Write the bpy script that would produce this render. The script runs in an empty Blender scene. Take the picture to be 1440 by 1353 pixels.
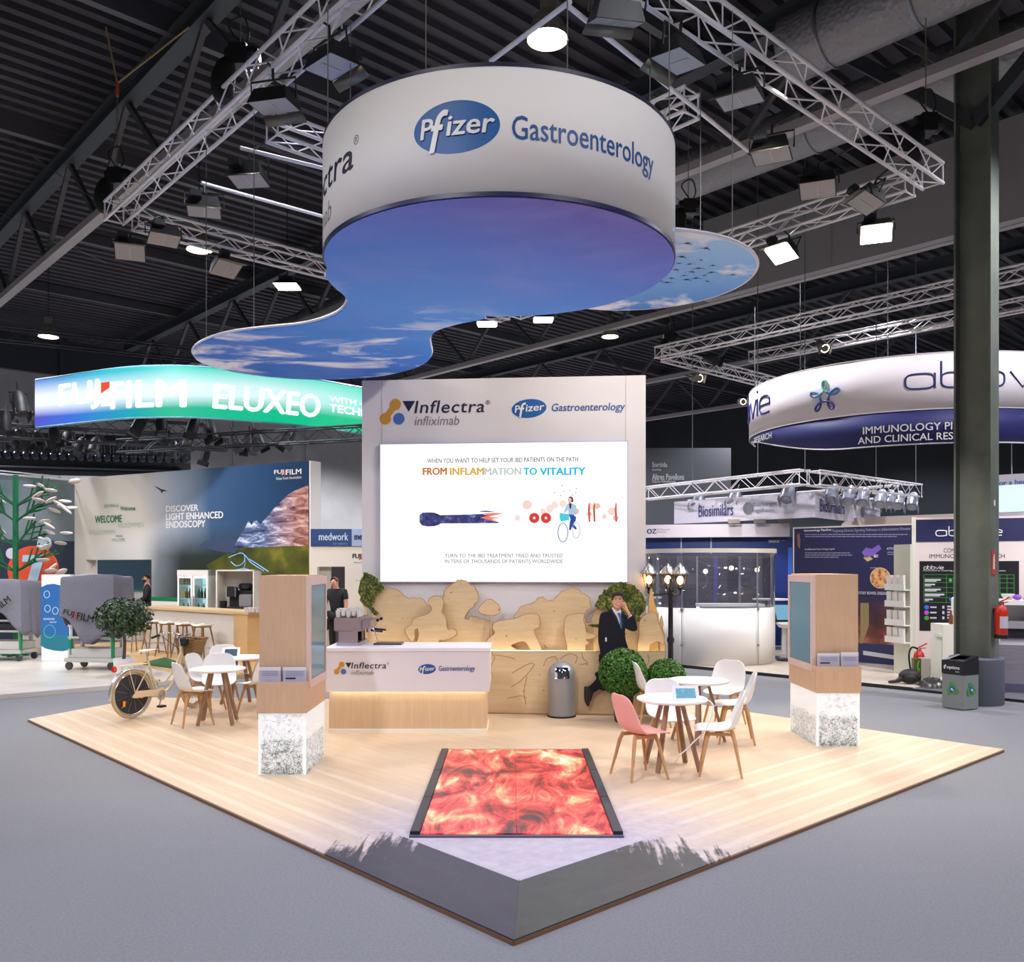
import bpy, bmesh, math, random
from mathutils import Vector, Matrix, Euler
random.seed(7)
R = math.radians
SC = bpy.context.scene
COL = SC.collection
# ------------------------------------------------------------------ camera, exposure, world, lights
F = 1253.0; HZ = 795.0; CX = 720.0; EH = 2.14      # focal length in pixels, horizon row, centre column, eye height
cam = bpy.data.cameras.new('camera'); camo = bpy.data.objects.new('camera', cam); COL.objects.link(camo)
camo.location = (0, 0, EH); camo.rotation_euler = (R(90), 0, 0)
cam.sensor_fit = 'HORIZONTAL'; cam.sensor_width = 36; cam.lens = 36 * F / 1440; cam.shift_y = (HZ - 676.5) / 1440
cam.clip_start = 0.05; cam.clip_end = 300
SC.camera = camo
SC.view_settings.view_transform = 'Standard'; SC.view_settings.look = 'None'
SC.view_settings.exposure = 0.0; SC.view_settings.gamma = 1.0; SC.view_settings.use_curve_mapping = False
SC.cycles.use_denoising = True
SC.cycles.max_bounces = 6; SC.cycles.transparent_max_bounces = 12
SC.cycles.sample_clamp_indirect = 4.0
SC.cycles.caustics_reflective = False; SC.cycles.caustics_refractive = False
w = bpy.data.worlds.new('hall_air'); SC.world = w; w.use_nodes = True
w.node_tree.nodes['Background'].inputs[0].default_value = (0.6, 0.66, 0.8, 1)
w.node_tree.nodes['Background'].inputs[1].default_value = 0.10

E1 = Vector((0.735, 0.678, 0)); E2 = Vector((-0.678, 0.735, 0))     # the hall's two building directions
def P(px, py, Y): return Vector(((px - CX) * Y / F, Y, EH + (HZ - py) * Y / F))   # photo point at a known distance
def G(px, py, z=0.0): return P(px, py, F * (EH - z) / (py - HZ))                  # photo point on a floor of height z
def HT(px, py, z): return P(px, py, F * (z - EH) / (HZ - py))                     # photo point at a known height overhead

def lamp(name, loc, aim, watts, col, angle=80, blend=0.6, r=0.2):
    d = bpy.data.lights.new(name, 'SPOT'); d.energy = watts; d.color = col; d.spot_size = R(angle); d.spot_blend = blend
    d.shadow_soft_size = r
    o = bpy.data.objects.new(name, d); COL.objects.link(o); o.location = loc
    o.rotation_euler = (Vector(aim) - Vector(loc)).to_track_quat('-Z', 'Y').to_euler()
    return o
WARM = (1.0, 0.90, 0.77); NEUT = (1.0, 0.95, 0.88); BLUE = (0.62, 0.66, 1.0); COOL = (0.88, 0.895, 1.0)
# floods clamped under the silver rigging over the stand: photo position, what they aim at, watts
FLOODS = [(465, 78, -1.5, 9.5, 1.3), (385, 135, -2.5, 10.5, 1.3), (350, 243, -3.6, 11, 1.4), (287, 287, -4.2, 12, 1.4), (230, 328, -4.5, 12.4, 1.2),
          (183, 348, -5.0, 11.2, 1.2), (316, 372, -2, 12.6, 1.2), (868, 12, 0.4, 11.5, 1.3), (955, 70, 1.2, 9.5, 1.4), (1040, 125, 2.4, 9.6, 1.4),
          (1085, 207, 2.9, 10.4, 1.5), (1150, 257, 3.4, 10.2, 1.5), (1222, 276, 1.5, 11.8, 1.5), (1102, 350, 0.9, 12.0, 1.2), (1232, 322, 4.3, 10.2, 1.5)]
FZ = 7.35
FL_W = 228
for i, (px, py, ax, ay, k) in enumerate(FLOODS):
    c = HT(px, py, FZ); t = Vector((ax, ay, 0.0)); d = (t - c).normalized()
    lamp('flood_light', c + d * 0.24, t, FL_W * k, WARM if i % 3 else NEUT, 62, 0.7, 0.16)
# unseen floods added to brighten the drum, the front floor and the screen wall
for x, y, ax, ay, az, k, an in ((-3.4, 3.2, -0.6, 7.2, 5.3, 1.1, 95), (3.2, 3.2, 0.7, 7.2, 5.3, 1.05, 95), (-1.6, 5.2, -1.2, 7.0, 0, 1.5, 62), (1.6, 5.4, 1.2, 7.0, 0.0, 1.5, 62),
                              (4.4, 8.4, -0.2, 13, 3.4, 4.0, 50), (3.3, 10.3, -1.0, 13, 3.0, 2.6, 70)):
    lamp('flood_light', (x, y, 7.6), (ax, ay, az), FL_W * k, BLUE if y > 5 and abs(x) < 2 else NEUT, an, 0.8, 0.2)
# high bay lamps of the hall: e1, e2 position
BAY_W = 1750
for a in (-3, 6, 15, 24, 33, 42):
    for t in (-6, 2.5, 11, 20, 29, 36.5):
        p = E1 * a + E2 * t
        k = 2.2 if t > 30 else 1.0  # rear row added and boosted to brighten the back wall
        if 0 < p.x + 7 < 13 and 4 < p.y < 14: k = 0.15
        lamp('high_bay_light', (p.x, p.y, 9.1), (p.x, p.y, 0), BAY_W * k, COOL, 150, 0.5, 0.25)

# spots added to brighten the neighbours' stands, as from their rigging: place, aim, watts
for x, y, z, ax, ay, az, wt in ((-11.5, 20.0, 5.1, -12, 24.2, 2.6, 300), (-9.5, 19.4, 5.1, -9.6, 23.4, 2.6, 270), (-7.6, 18.6, 5.1, -7.6, 22.4, 2.6, 240), (-6.0, 17.6, 5.2, -5.4, 21.5, 2.7, 220),
                                (-9.0, 17.5, 5.2, -8, 20.5, 0.4, 350), (-12.5, 17.5, 5.2, -11.5, 18, 0.6, 450), (-10, 14.5, 5.2, -9, 17.5, 0.5, 350), (-14, 17.5, 5.2, -14, 22, 2, 450), (-4.2, 17.6, 5.2, -4.0, 20.5, 2, 300),
                                (5.6, 15.6, 5.2, 4.5, 18.6, 0.8, 380), (7.2, 16.4, 4.6, 7.2, 19.4, 1.6, 200), (9.4, 13.2, 4.9, 9.2, 16.6, 1.6, 330), (4.6, 20.4, 4.0, 5.0, 23.4, 2.0, 300), (5.6, 12.6, 4.9, 6.2, 15.2, 0, 300), (10.5, 12.4, 4.9, 10, 15, 1, 350)):
    lamp('added_stage_light', (x, y, z), (ax, ay, az), wt, NEUT, 85, 0.9, 0.1)

# ------------------------------------------------------------------ helpers
def lin(c):
    return tuple((x / 12.92 if x <= 0.04045 else ((x + 0.055) / 1.055) ** 2.4) for x in (v / 255 for v in c)) + (1,)

class MB:
    """collects geometry, then links it as ONE mesh object"""
    def __init__(s): s.v = []; s.f = []
    def add(s, vs, fs):
        o = len(s.v); s.v += [Vector(v) for v in vs]; s.f += [[i + o for i in f] for f in fs]; return s
    def box(s, x0, y0, z0, x1, y1, z1):
        return s.add([(x0,y0,z0),(x1,y0,z0),(x1,y1,z0),(x0,y1,z0),(x0,y0,z1),(x1,y0,z1),(x1,y1,z1),(x0,y1,z1)],
                     [(0,3,2,1),(4,5,6,7),(0,1,5,4),(1,2,6,5),(2,3,7,6),(3,0,4,7)])
    def cbox(s, c, size, rot=None):
        n = len(s.v); a, b, d = (q / 2 for q in size); s.box(-a,-b,-d,a,b,d)
        M = rot.to_matrix() if isinstance(rot, Euler) else (rot or Matrix.Identity(3))
        for i in range(n, len(s.v)): s.v[i] = M @ s.v[i] + Vector(c)
        return s
    def bar(s, p, q, w, h=None, up=(0,0,1)):
        p = Vector(p); q = Vector(q); d = (q - p).normalized(); h = h or w
        u = Vector(up)
        if abs(d.dot(u)) > 0.98: u = Vector((1,0,0))
        a = d.cross(u).normalized() * w / 2; b = a.cross(d).normalized() * h / 2
        return s.add([p-a-b,p+a-b,p+a+b,p-a+b,q-a-b,q+a-b,q+a+b,q-a+b], [(0,3,2,1),(4,5,6,7),(0,1,5,4),(1,2,6,5),(2,3,7,6),(3,0,4,7)])
    def tube(s, pts, r, n=8, closed=False, cap=True):
        pts = [Vector(p) for p in pts]; k = len(pts); rs = r if isinstance(r, (list, tuple)) else [r] * k
        vs = []; prev = None
        for i in range(k):
            if closed: d = pts[(i+1) % k] - pts[i-1]
            else: d = pts[min(i+1,k-1)] - pts[max(i-1,0)]
            d = d.normalized() if d.length > 1e-9 else Vector((0,0,1))
            if prev is None:
                u = Vector((0,0,1)) if abs(d.z) < 0.9 else Vector((1,0,0)); a = d.cross(u).normalized()
            else:
                a = (prev - d * prev.dot(d)); a = a.normalized() if a.length > 1e-6 else d.orthogonal().normalized()
            prev = a; b = d.cross(a)
            vs += [pts[i] + (a * math.cos(2*math.pi*j/n) + b * math.sin(2*math.pi*j/n)) * rs[i] for j in range(n)]
        fs = []
        for i in range(k if closed else k - 1):
            o, q = i * n, ((i + 1) % k) * n
            fs += [(o+j, o+(j+1) % n, q+(j+1) % n, q+j) for j in range(n)]
        if cap and not closed: fs += [tuple(range(n))[::-1], tuple(range((k-1)*n, k*n))]
        return s.add(vs, fs)
    def lathe(s, prof, n=24, c=(0,0,0), axis=None, cap=True):
        M = axis or Matrix.Identity(3); vs = []; fs = []; c = Vector(c)
        for r, z in prof: vs += [M @ Vector((r*math.cos(2*math.pi*j/n), r*math.sin(2*math.pi*j/n), z)) + c for j in range(n)]
        for i in range(len(prof) - 1): fs += [(i*n+j, i*n+(j+1) % n, (i+1)*n+(j+1) % n, (i+1)*n+j) for j in range(n)]
        if cap and prof[0][0] > 1e-6: fs.append(tuple(range(n))[::-1])
        if cap and prof[-1][0] > 1e-6: fs.append(tuple(range((len(prof)-1)*n, len(prof)*n)))
        return s.add(vs, fs)
    def prism(s, poly, y0, y1):                      # outline in x, z pushed along y
        n = len(poly)
        return s.add([(x,y0,z) for x,z in poly] + [(x,y1,z) for x,z in poly], [tuple(range(n)), tuple(range(n,2*n))[::-1]] + [(i,i+n,(i+1)%n+n,(i+1)%n) for i in range(n)])
    def slab(s, poly, z0, z1):                       # outline in x, y pushed along z
        n = len(poly)
        return s.add([(x,y,z0) for x,y in poly] + [(x,y,z1) for x,y in poly], [tuple(range(n))[::-1], tuple(range(n,2*n))] + [(i,(i+1)%n,(i+1)%n+n,i+n) for i in range(n)])
    def ball(s, c, r, n=12, m=8, sc=(1,1,1)):
        prof = [(math.sin(math.pi*i/m), -math.cos(math.pi*i/m)) for i in range(m+1)]
        k = len(s.v); s.lathe(prof, n)
        for i in range(k, len(s.v)): v = s.v[i]; s.v[i] = Vector((v.x*r*sc[0], v.y*r*sc[1], v.z*r*sc[2])) + Vector(c)
        return s
    def ring(s, c, rad, r, n=28, m=8, M=None):
        M = M or Matrix.Identity(3)
        return s.tube([Vector(c) + M @ Vector((rad*math.cos(2*math.pi*i/n), rad*math.sin(2*math.pi*i/n), 0)) for i in range(n)], r, m, closed=True)
    def moved(s, M):
        s.v = [M @ v for v in s.v]; return s
    def build(s, name, mat, parent=None, smooth=False, bevel=0, loc=None, sub=0, solid=0, kind=None, rotz=0, label=None):
        me = bpy.data.meshes.new(name); bm = bmesh.new()
        vs = [bm.verts.new(v) for v in s.v]
        for f in s.f:
            g = []
            for i in f:
                if not g or vs[i] is not g[-1]: g.append(vs[i])
            try: bm.faces.new(g)
            except ValueError: pass
        bmesh.ops.remove_doubles(bm, verts=bm.verts, dist=1e-6)
        bmesh.ops.recalc_face_normals(bm, faces=bm.faces)
        if bevel:
            es = [e for e in bm.edges if len(e.link_faces) == 2 and e.calc_face_angle(0) > 0.6]
            bmesh.ops.bevel(bm, geom=es, offset=bevel, segments=2, affect='EDGES', clamp_overlap=True)
        bm.to_mesh(me); bm.free()
        if smooth or sub:
            me.polygons.foreach_set('use_smooth', [True] * len(me.polygons))
            if smooth is not True or not sub: me.set_sharp_from_angle(angle=R(38))
        o = bpy.data.objects.new(name, me); COL.objects.link(o); me.materials.append(mat)
        if parent is not None: o.parent = parent
        if loc is not None: o.location = loc
        if rotz: o.rotation_euler = (0, 0, rotz)
        if solid:
            m = o.modifiers.new('t', 'SOLIDIFY'); m.thickness = solid; m.offset = 0
        if sub:
            m = o.modifiers.new('s', 'SUBSURF'); m.levels = sub; m.render_levels = sub
        if solid or sub: bake(o)
        if kind: o['kind'] = kind
        if label: o['label'] = label
        return o
def bake(o):
    bpy.context.view_layer.update()
    me = bpy.data.meshes.new_from_object(o.evaluated_get(bpy.context.evaluated_depsgraph_get()))
    o.modifiers.clear(); o.data = me
    me.polygons.foreach_set('use_smooth', [True] * len(me.polygons))
def tag(o, label, cat, group=None):
    o['label'] = label; o['category'] = cat
    if group: o['group'] = group
    return o
def thing(name, label, cat, loc=(0,0,0), rotz=0, group=None):
    o = bpy.data.objects.new(name, None); COL.objects.link(o); o.empty_display_size = 0.1
    o.location = loc; o.rotation_euler = (0, 0, rotz)
    return tag(o, label, cat, group)
def dup(root, loc, rotz=0, label=None, group=None):
    r = root.copy(); COL.objects.link(r); r.location = loc; r.rotation_euler = (root.rotation_euler.x, root.rotation_euler.y, rotz)
    if label: r['label'] = label
    if group: r['group'] = group
    for ch in list(root.children):
        c = ch.copy(); COL.objects.link(c); c.parent = r
        for g in list(ch.children):
            d = g.copy(); COL.objects.link(d); d.parent = c
    return r
def rim(pts, k=8):                                   # smooth closed outline through points
    n = len(pts); out = []
    for i in range(n):
        p0, p1, p2, p3 = (Vector(pts[(i+j) % n]) for j in (-1, 0, 1, 2))
        for q in range(k):
            t = q / k
            out.append(0.5 * ((2*p1) + (p2-p0)*t + (2*p0-5*p1+4*p2-p3)*t*t + (3*p1-p0-3*p2+p3)*t**3))
    return out
def path(pts, k=6):                                  # smooth open line through points
    pts = [Vector(p) for p in pts]; n = len(pts); out = []
    for i in range(n - 1):
        p0, p1, p2, p3 = pts[max(i-1,0)], pts[i], pts[i+1], pts[min(i+2,n-1)]
        for q in range(k):
            t = q / k
            out.append(0.5 * ((2*p1) + (p2-p0)*t + (2*p0-5*p1+4*p2-p3)*t*t + (3*p1-p0-3*p2+p3)*t**3))
    return out + [pts[-1]]

class Pl:
    """upright plane through two floor points; u runs along it, v is height; built locally as (u, -off, v)"""
    def __init__(s, a, b, z0=0):
        s.a = Vector((a[0], a[1], 0)); d = Vector((b[0]-a[0], b[1]-a[1], 0)); s.L = d.length; s.d = d.normalized()
        s.n = Vector((s.d.y, -s.d.x, 0)); s.rot = math.atan2(s.d.y, s.d.x); s.z0 = z0
        s.o = Vector((a[0], a[1], z0))
    def uv(s, px, py, off=0):
        r = Vector(((px-CX)/F, 1, (HZ-py)/F)); t = ((s.a + s.n*off).dot(s.n)) / r.dot(s.n)
        p = r * t; return ((p - s.a).dot(s.d), p.z + EH - s.z0)
    def loc(s, u, v, off=0): return Vector((u, -off, v))
    def pts(s, lst, off=0, x0=0, y0=0, k=1.0): return [s.uv(x0 + x/k, y0 + y/k, off) for x, y in lst]
class Sf:
    """upright sheet along a line of floor points; built locally from the first point, unrotated"""
    def __init__(s, pts, z0=0):
        s.p = [Vector((p[0], p[1])) for p in pts]; s.z0 = z0; s.o = Vector((s.p[0].x, s.p[0].y, z0)); s.c = [0]
        for a, b in zip(s.p, s.p[1:]): s.c.append(s.c[-1] + (b-a).length)
    def uv(s, px, py, off=0):
        r = Vector(((px-CX)/F, 1)); best = None
        for i, (a, b) in enumerate(zip(s.p, s.p[1:])):
            d = b - a; den = r.x*d.y - r.y*d.x
            if abs(den) < 1e-9: continue
            t = (a.x*d.y - a.y*d.x) / den; q = (a.x*r.y - a.y*r.x) / den
            if -1e-6 <= q <= 1+1e-6 and t > 0 and (best is None or t < best[0]): best = (t, s.c[i] + q*d.length)
        t, u = best
        return (u, EH + (HZ-py)*t/F - s.z0)
    def loc(s, u, v, off=0):
        i = 0
        while i < len(s.p)-2 and u > s.c[i+1]: i += 1
        a, b = s.p[i], s.p[i+1]; d = (b-a).normalized(); q = a + d*(u - s.c[i]) - s.p[0]
        def nn(j):
            e = s.p[min(j+1, len(s.p)-1)] - s.p[max(j-1, 0)]; return Vector((e.y, -e.x)).normalized()
        f = (u - s.c[i]) / max(1e-6, (b-a).length); n = nn(i)*(1-f) + nn(i+1)*f
        return Vector((q.x + n.x*off, q.y + n.y*off, v))

_tc = {}
def glyphs(body, bold=0, shear=0, sp=1.0):
    key = (body, bold, shear, sp)
    if key not in _tc:
        cu = bpy.data.curves.new('t', 'FONT'); cu.body = body; cu.size = 1; cu.offset = bold; cu.shear = shear; cu.space_character = sp
        cu.resolution_u = 3
        o = bpy.data.objects.new('t', cu); me = bpy.data.meshes.new_from_object(o)
        vs = [v.co.copy() for v in me.vertices]; fs = [list(p.vertices) for p in me.polygons]
        bpy.data.objects.remove(o); bpy.data.curves.remove(cu); bpy.data.meshes.remove(me)
        x0 = min(v.x for v in vs); x1 = max(v.x for v in vs); y0 = min(v.y for v in vs); y1 = max(v.y for v in vs)
        _tc[key] = ([((v.x-x0)/(x1-x0), (v.y-y0)/(y1-y0)) for v in vs], fs)
    return _tc[key]
def write(parent, body, sf, box, mat, off=0.006, bold=0.0, shear=0.0, sp=1.0, name='lettering', uvbox=False, label=None):
    """writing in the mark of box (photo x0, y0, x1, y1) on a surface"""
    vs, fs = glyphs(body, 0, shear, sp)
    if uvbox: u0, v0, u1, v1 = box
    else:
        xc = (box[0] + box[2])/2; u0 = sf.uv(box[0], box[3])[0]; u1 = sf.uv(box[2], box[1])[0]; v0 = sf.uv(xc, box[3])[1]; v1 = sf.uv(xc, box[1])[1]
    mb = MB(); k = bold*1.5*abs(v1-v0)                   # bold: struck several times a hair apart
    for i, (du, dv) in enumerate(((0, 0),) if not bold else ((-k, 0), (k, 0), (0, -k*.6), (0, k*.6))):
        mb.add([sf.loc(u0 + du + x*(u1-u0), v0 + dv + y*(v1-v0), off + i*.0007) for x, y in vs], fs)
    return mb.build(name, mat, parent, label=label)
def blob(sf, c, a, b, off, mb=None, n=40, tilt=0):    # ellipse laid on a surface
    mb = mb or MB(); ct, st = math.cos(tilt), math.sin(tilt); vs = []; fs = []
    for i in range(n + 1):
        t = -math.cos(math.pi * i / n); h = math.sqrt(max(0, 1 - t*t))
        for sgn in (-1, 1):
            x, y = a*t, sgn*b*h
            vs.append(sf.loc(c[0] + x*ct - y*st, c[1] + x*st + y*ct, off))
    for i in range(n): fs.append((2*i, 2*i+2, 2*i+3, 2*i+1))
    return mb.add(vs, fs)
def patch(sf, u0, v0, u1, v1, off, mb=None, n=1):
    mb = mb or MB(); vs = []; fs = []
    for i in range(n + 1):
        u = u0 + (u1-u0)*i/n; vs += [sf.loc(u, v0, off), sf.loc(u, v1, off)]
    for i in range(n): fs.append((2*i, 2*i+2, 2*i+3, 2*i+1))
    return mb.add(vs, fs)
# ------------------------------------------------------------------ materials
_mc = {}
def M(col, rough=0.5, metal=0.0, emit=0.0, spec=0.5, name=None, bump=0, bscale=200):
    key = (tuple(col), rough, metal, emit, spec, bump, bscale)
    if key in _mc: return _mc[key]
    m = bpy.data.materials.new(name or 'paint'); m.use_nodes = True
    b = m.node_tree.nodes['Principled BSDF']; c = lin(col)
    b.inputs['Base Color'].default_value = c; b.inputs['Roughness'].default_value = rough; b.inputs['Metallic'].default_value = metal
    b.inputs['Specular IOR Level'].default_value = spec
    if emit: b.inputs['Emission Color'].default_value = c; b.inputs['Emission Strength'].default_value = emit
    if bump:
        nt = NT(m); nt.bump(nt.noise(bscale, 3), bump)
    _mc[key] = m; return m
class NT:
    """short hand for node trees"""
    def __init__(s, m): s.m = m; s.t = m.node_tree; s.b = s.t.nodes['Principled BSDF']; s._o = None
    def n(s, k): return s.t.nodes.new(k)
    def l(s, a, b): s.t.links.new(a, b)
    def put(s, sock, v):
        if hasattr(v, 'is_output'): s.l(v, sock)
        elif isinstance(v, (tuple, list)) and len(v) == 3 and sock.type == 'RGBA': sock.default_value = lin(v)
        else: sock.default_value = v
    def obj(s):
        if not s._o: s._o = s.n('ShaderNodeTexCoord').outputs['Object']
        return s._o
    def map(s, scale=(1,1,1), rot=(0,0,0), loc=(0,0,0), v=None):
        n = s.n('ShaderNodeMapping'); s.l(v or s.obj(), n.inputs[0]); n.inputs['Scale'].default_value = scale
        n.inputs['Rotation'].default_value = rot; n.inputs['Location'].default_value = loc; return n.outputs[0]
    def xyz(s, v=None):
        n = s.n('ShaderNodeSeparateXYZ'); s.l(v or s.obj(), n.inputs[0]); return n.outputs
    def noise(s, scale=5, detail=4, v=None, rough=0.5, dist=0.0):
        n = s.n('ShaderNodeTexNoise'); s.l(v or s.obj(), n.inputs['Vector']); n.inputs['Scale'].default_value = scale
        n.inputs['Detail'].default_value = detail; n.inputs['Roughness'].default_value = rough; n.inputs['Distortion'].default_value = dist
        return n.outputs[0]
    def vor(s, scale=5, v=None, feat='F1', out=0):
        n = s.n('ShaderNodeTexVoronoi'); n.feature = feat; s.l(v or s.obj(), n.inputs['Vector']); n.inputs['Scale'].default_value = scale
        return n.outputs[out]
    def ramp(s, fac, stops, interp='LINEAR'):
        n = s.n('ShaderNodeValToRGB'); s.l(fac, n.inputs[0]); e = n.color_ramp.elements; n.color_ramp.interpolation = interp
        while len(e) < len(stops): e.new(0.5)
        for i, (p, c) in enumerate(stops):
            e[i].position = p; e[i].color = lin(c) if len(c) == 3 else c
        return n.outputs[0]
    def step(s, fac, a, b): return s.mapr(fac, a, b, 0, 1)
    def mapr(s, v, a, b, c, d):
        n = s.n('ShaderNodeMapRange'); s.l(v, n.inputs[0])
        for i, q in enumerate((a, b, c, d)): n.inputs[1+i].default_value = q
        return n.outputs[0]
    def math(s, op, a, b=0.0):
        n = s.n('ShaderNodeMath'); n.operation = op; s.put(n.inputs[0], a); s.put(n.inputs[1], b); return n.outputs[0]
    def mix(s, f, a, b, mode='MIX'):
        n = s.n('ShaderNodeMix'); n.data_type = 'RGBA'; n.blend_type = mode; s.put(n.inputs[0], f); s.put(n.inputs[6], a); s.put(n.inputs[7], b); return n.outputs[2]
    def color(s, c): s.put(s.b.inputs['Base Color'], c)
    def emit(s, c, k=1.0): s.put(s.b.inputs['Emission Color'], c); s.put(s.b.inputs['Emission Strength'], k)
    def bump(s, h, k=0.2, d=0.01):
        n = s.n('ShaderNodeBump'); s.l(h, n.inputs['Height']); n.inputs['Strength'].default_value = k; n.inputs['Distance'].default_value = d
        s.l(n.outputs[0], s.b.inputs['Normal'])
def new(name, rough=0.5, spec=0.5, metal=0.0):
    m = bpy.data.materials.new(name); m.use_nodes = True; t = NT(m)
    t.b.inputs['Roughness'].default_value = rough; t.b.inputs['Specular IOR Level'].default_value = spec; t.b.inputs['Metallic'].default_value = metal
    return m, t
def wood(name, a, b, scale=(1, 1, 14), rough=0.45, fine=30, bump=0.05):
    m, t = new(name, rough)
    v = t.map(scale)
    g = t.noise(3, 5, v, 0.6, 0.6); f = t.noise(fine, 2, v, 0.6)
    t.color(t.ramp(t.math('ADD', t.math('MULTIPLY', g, 0.7), t.math('MULTIPLY', f, 0.3)), [(0.3, a), (0.7, b)]))
    t.bump(f, bump); return m
WHITE = M((238, 236, 234), 0.45); OFFW = M((226, 222, 216), 0.55); BLACK = M((16, 16, 19), 0.45); DARK = M((34, 35, 40), 0.5)
CHROME = M((205, 207, 212), 0.2, 1.0); ALU = M((244, 238, 238), 0.45, 0.0); STEEL = M((150, 150, 155), 0.35, 0.9); RUBBER = M((22, 22, 24), 0.7)
NAVY = M((26, 33, 82), 0.5); LOGOBLUE = M((28, 92, 160), 0.5); INK = M((42, 40, 62), 0.5); GREYINK = M((120, 118, 124), 0.5)
TXTBLUE = M((36, 84, 152), 0.5); AMBER = M((206, 148, 52), 0.5); MIDBLUE = M((72, 112, 178), 0.5)
KIOSKWOOD = wood('beech_veneer', (205, 166, 132), (219, 183, 149), (10, 10, 0.8))
COUNTERWOOD = wood('counter_veneer', (208, 176, 138), (224, 195, 158), (9, 9, 0.8))
LEGWOOD = wood('oak', (178, 130, 82), (205, 160, 110), (20, 20, 3))
TABLEWOOD = wood('smoked_oak', (132, 100, 76), (160, 126, 98), (20, 20, 3))
SHELL = M((240, 236, 234), 0.45); PINK = M((252, 186, 174), 0.5)
GREEN = M((20, 130, 84), 0.5); FGREEN = M((16, 120, 62), 0.6)
REDP = M((196, 42, 26), 0.35)

def m_carpet():
    m, t = new('grey_needle_felt', 0.95, 0.15)
    f = t.noise(420, 2); g = t.noise(9, 4); h = t.noise(60, 2)
    c = t.ramp(t.math('ADD', t.math('MULTIPLY', f, 0.7), t.math('MULTIPLY', h, 0.3)), [(0.32, (108, 107, 110)), (0.68, (152, 151, 153))])
    t.color(t.mix(t.math('MULTIPLY', g, 0.25), c, (124, 124, 130))); t.bump(f, 0.5, 0.004); return m
def m_plywood():
    m, t = new('knotty_plywood', 0.55, 0.3)
    v = t.map((0.9, 1, 7)); g = t.noise(2.2, 5, v, 0.6, 1.4)
    c = t.ramp(g, [(0.3, (210, 180, 138)), (0.5, (216, 188, 148)), (0.72, (222, 197, 158))])
    k = t.vor(6.5, t.map((1, 1, 1.5)))
    c = t.mix(t.ramp(k, [(0.05, (255,255,255)), (0.11, (0,0,0))]), c, (128, 88, 52))
    lnz = t.noise(3.0, 3, t.map((0.6, 1, 16)), 0.5, 2.0)
    c = t.mix(t.ramp(lnz, [(0.66, (0,0,0)), (0.75, (60,60,60))]), c, (180, 134, 88)); t.color(c); return m
PLY = m_plywood()
def m_led(name, col, k):
    m, t = new(name, 0.6); t.color((0, 0, 0)); t.emit(col, k); return m
LEDWARM = m_led('warm_led_strip', (255, 230, 186), 4.5); LEDWHITE = m_led('white_led_strip', (255, 244, 225), 7.0)
LAMPGLOW = m_led('lamp_glow', (255, 240, 214), 22.0); LANTERNGLOW = m_led('lantern_bulb', (255, 214, 150), 14.0)
def m_glass(name='clear_glass', tint=(235, 240, 245), a=0.12, rough=0.02):
    m = bpy.data.materials.new(name); m.use_nodes = True; t = m.node_tree; t.nodes.clear()
    o = t.nodes.new('ShaderNodeOutputMaterial'); tr = t.nodes.new('ShaderNodeBsdfTransparent'); gl = t.nodes.new('ShaderNodeBsdfGlossy')
    fr = t.nodes.new('ShaderNodeLayerWeight'); pw = t.nodes.new('ShaderNodeMath'); pw.operation = 'POWER'; mx = t.nodes.new('ShaderNodeMixShader'); ad = t.nodes.new('ShaderNodeMath'); ad.operation = 'ADD'
    tr.inputs[0].default_value = lin(tint); gl.inputs['Roughness'].default_value = rough; fr.inputs[0].default_value = 0.5
    t.links.new(fr.outputs[1], pw.inputs[0]); pw.inputs[1].default_value = 4.5; t.links.new(pw.outputs[0], ad.inputs[0]); ad.inputs[1].default_value = a - 0.07
    t.links.new(ad.outputs[0], mx.inputs[0]); t.links.new(tr.outputs[0], mx.inputs[1]); t.links.new(gl.outputs[0], mx.inputs[2]); t.links.new(mx.outputs[0], o.inputs[0])
    return m
GLASS = m_glass()
def m_leaf(name, a, b, scale=40):
    m, t = new(name, 0.45, 0.4); t.color(t.ramp(t.noise(scale, 2), [(0.3, a), (0.7, b)])); return m
BOXLEAF = m_leaf('boxwood_leaf', (16, 56, 12), (84, 140, 40), 26); TREELEAF = m_leaf('tree_leaf', (30, 52, 28), (72, 98, 56), 12)
BARK = M((92, 70, 52), 0.8, bump=0.4, bscale=60)
def m_cloth():
    m, t = new('grey_cover_cloth', 0.9, 0.1); t.color(t.ramp(t.noise(90, 2), [(0.3, (112, 112, 124)), (0.7, (138, 138, 150))])); t.bump(t.noise(6, 3), 0.3, 0.03); return m
CLOTH = m_cloth()
def m_screen():
    m, t = new('touch_screen', 0.12, 0.5); z = t.xyz()[2]
    t.color((12, 22, 26)); t.emit(t.ramp(t.math('ADD', t.math('MULTIPLY', z, 0.75), t.math('MULTIPLY', t.noise(4, 3), 0.12)), [(0.0, (104, 138, 146)), (0.45, (64, 110, 124)), (0.62, (84, 150, 172)), (0.7, (100, 132, 146)), (1.0, (92, 134, 150))]), 0.55); return m
SCREEN = m_screen()

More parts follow.
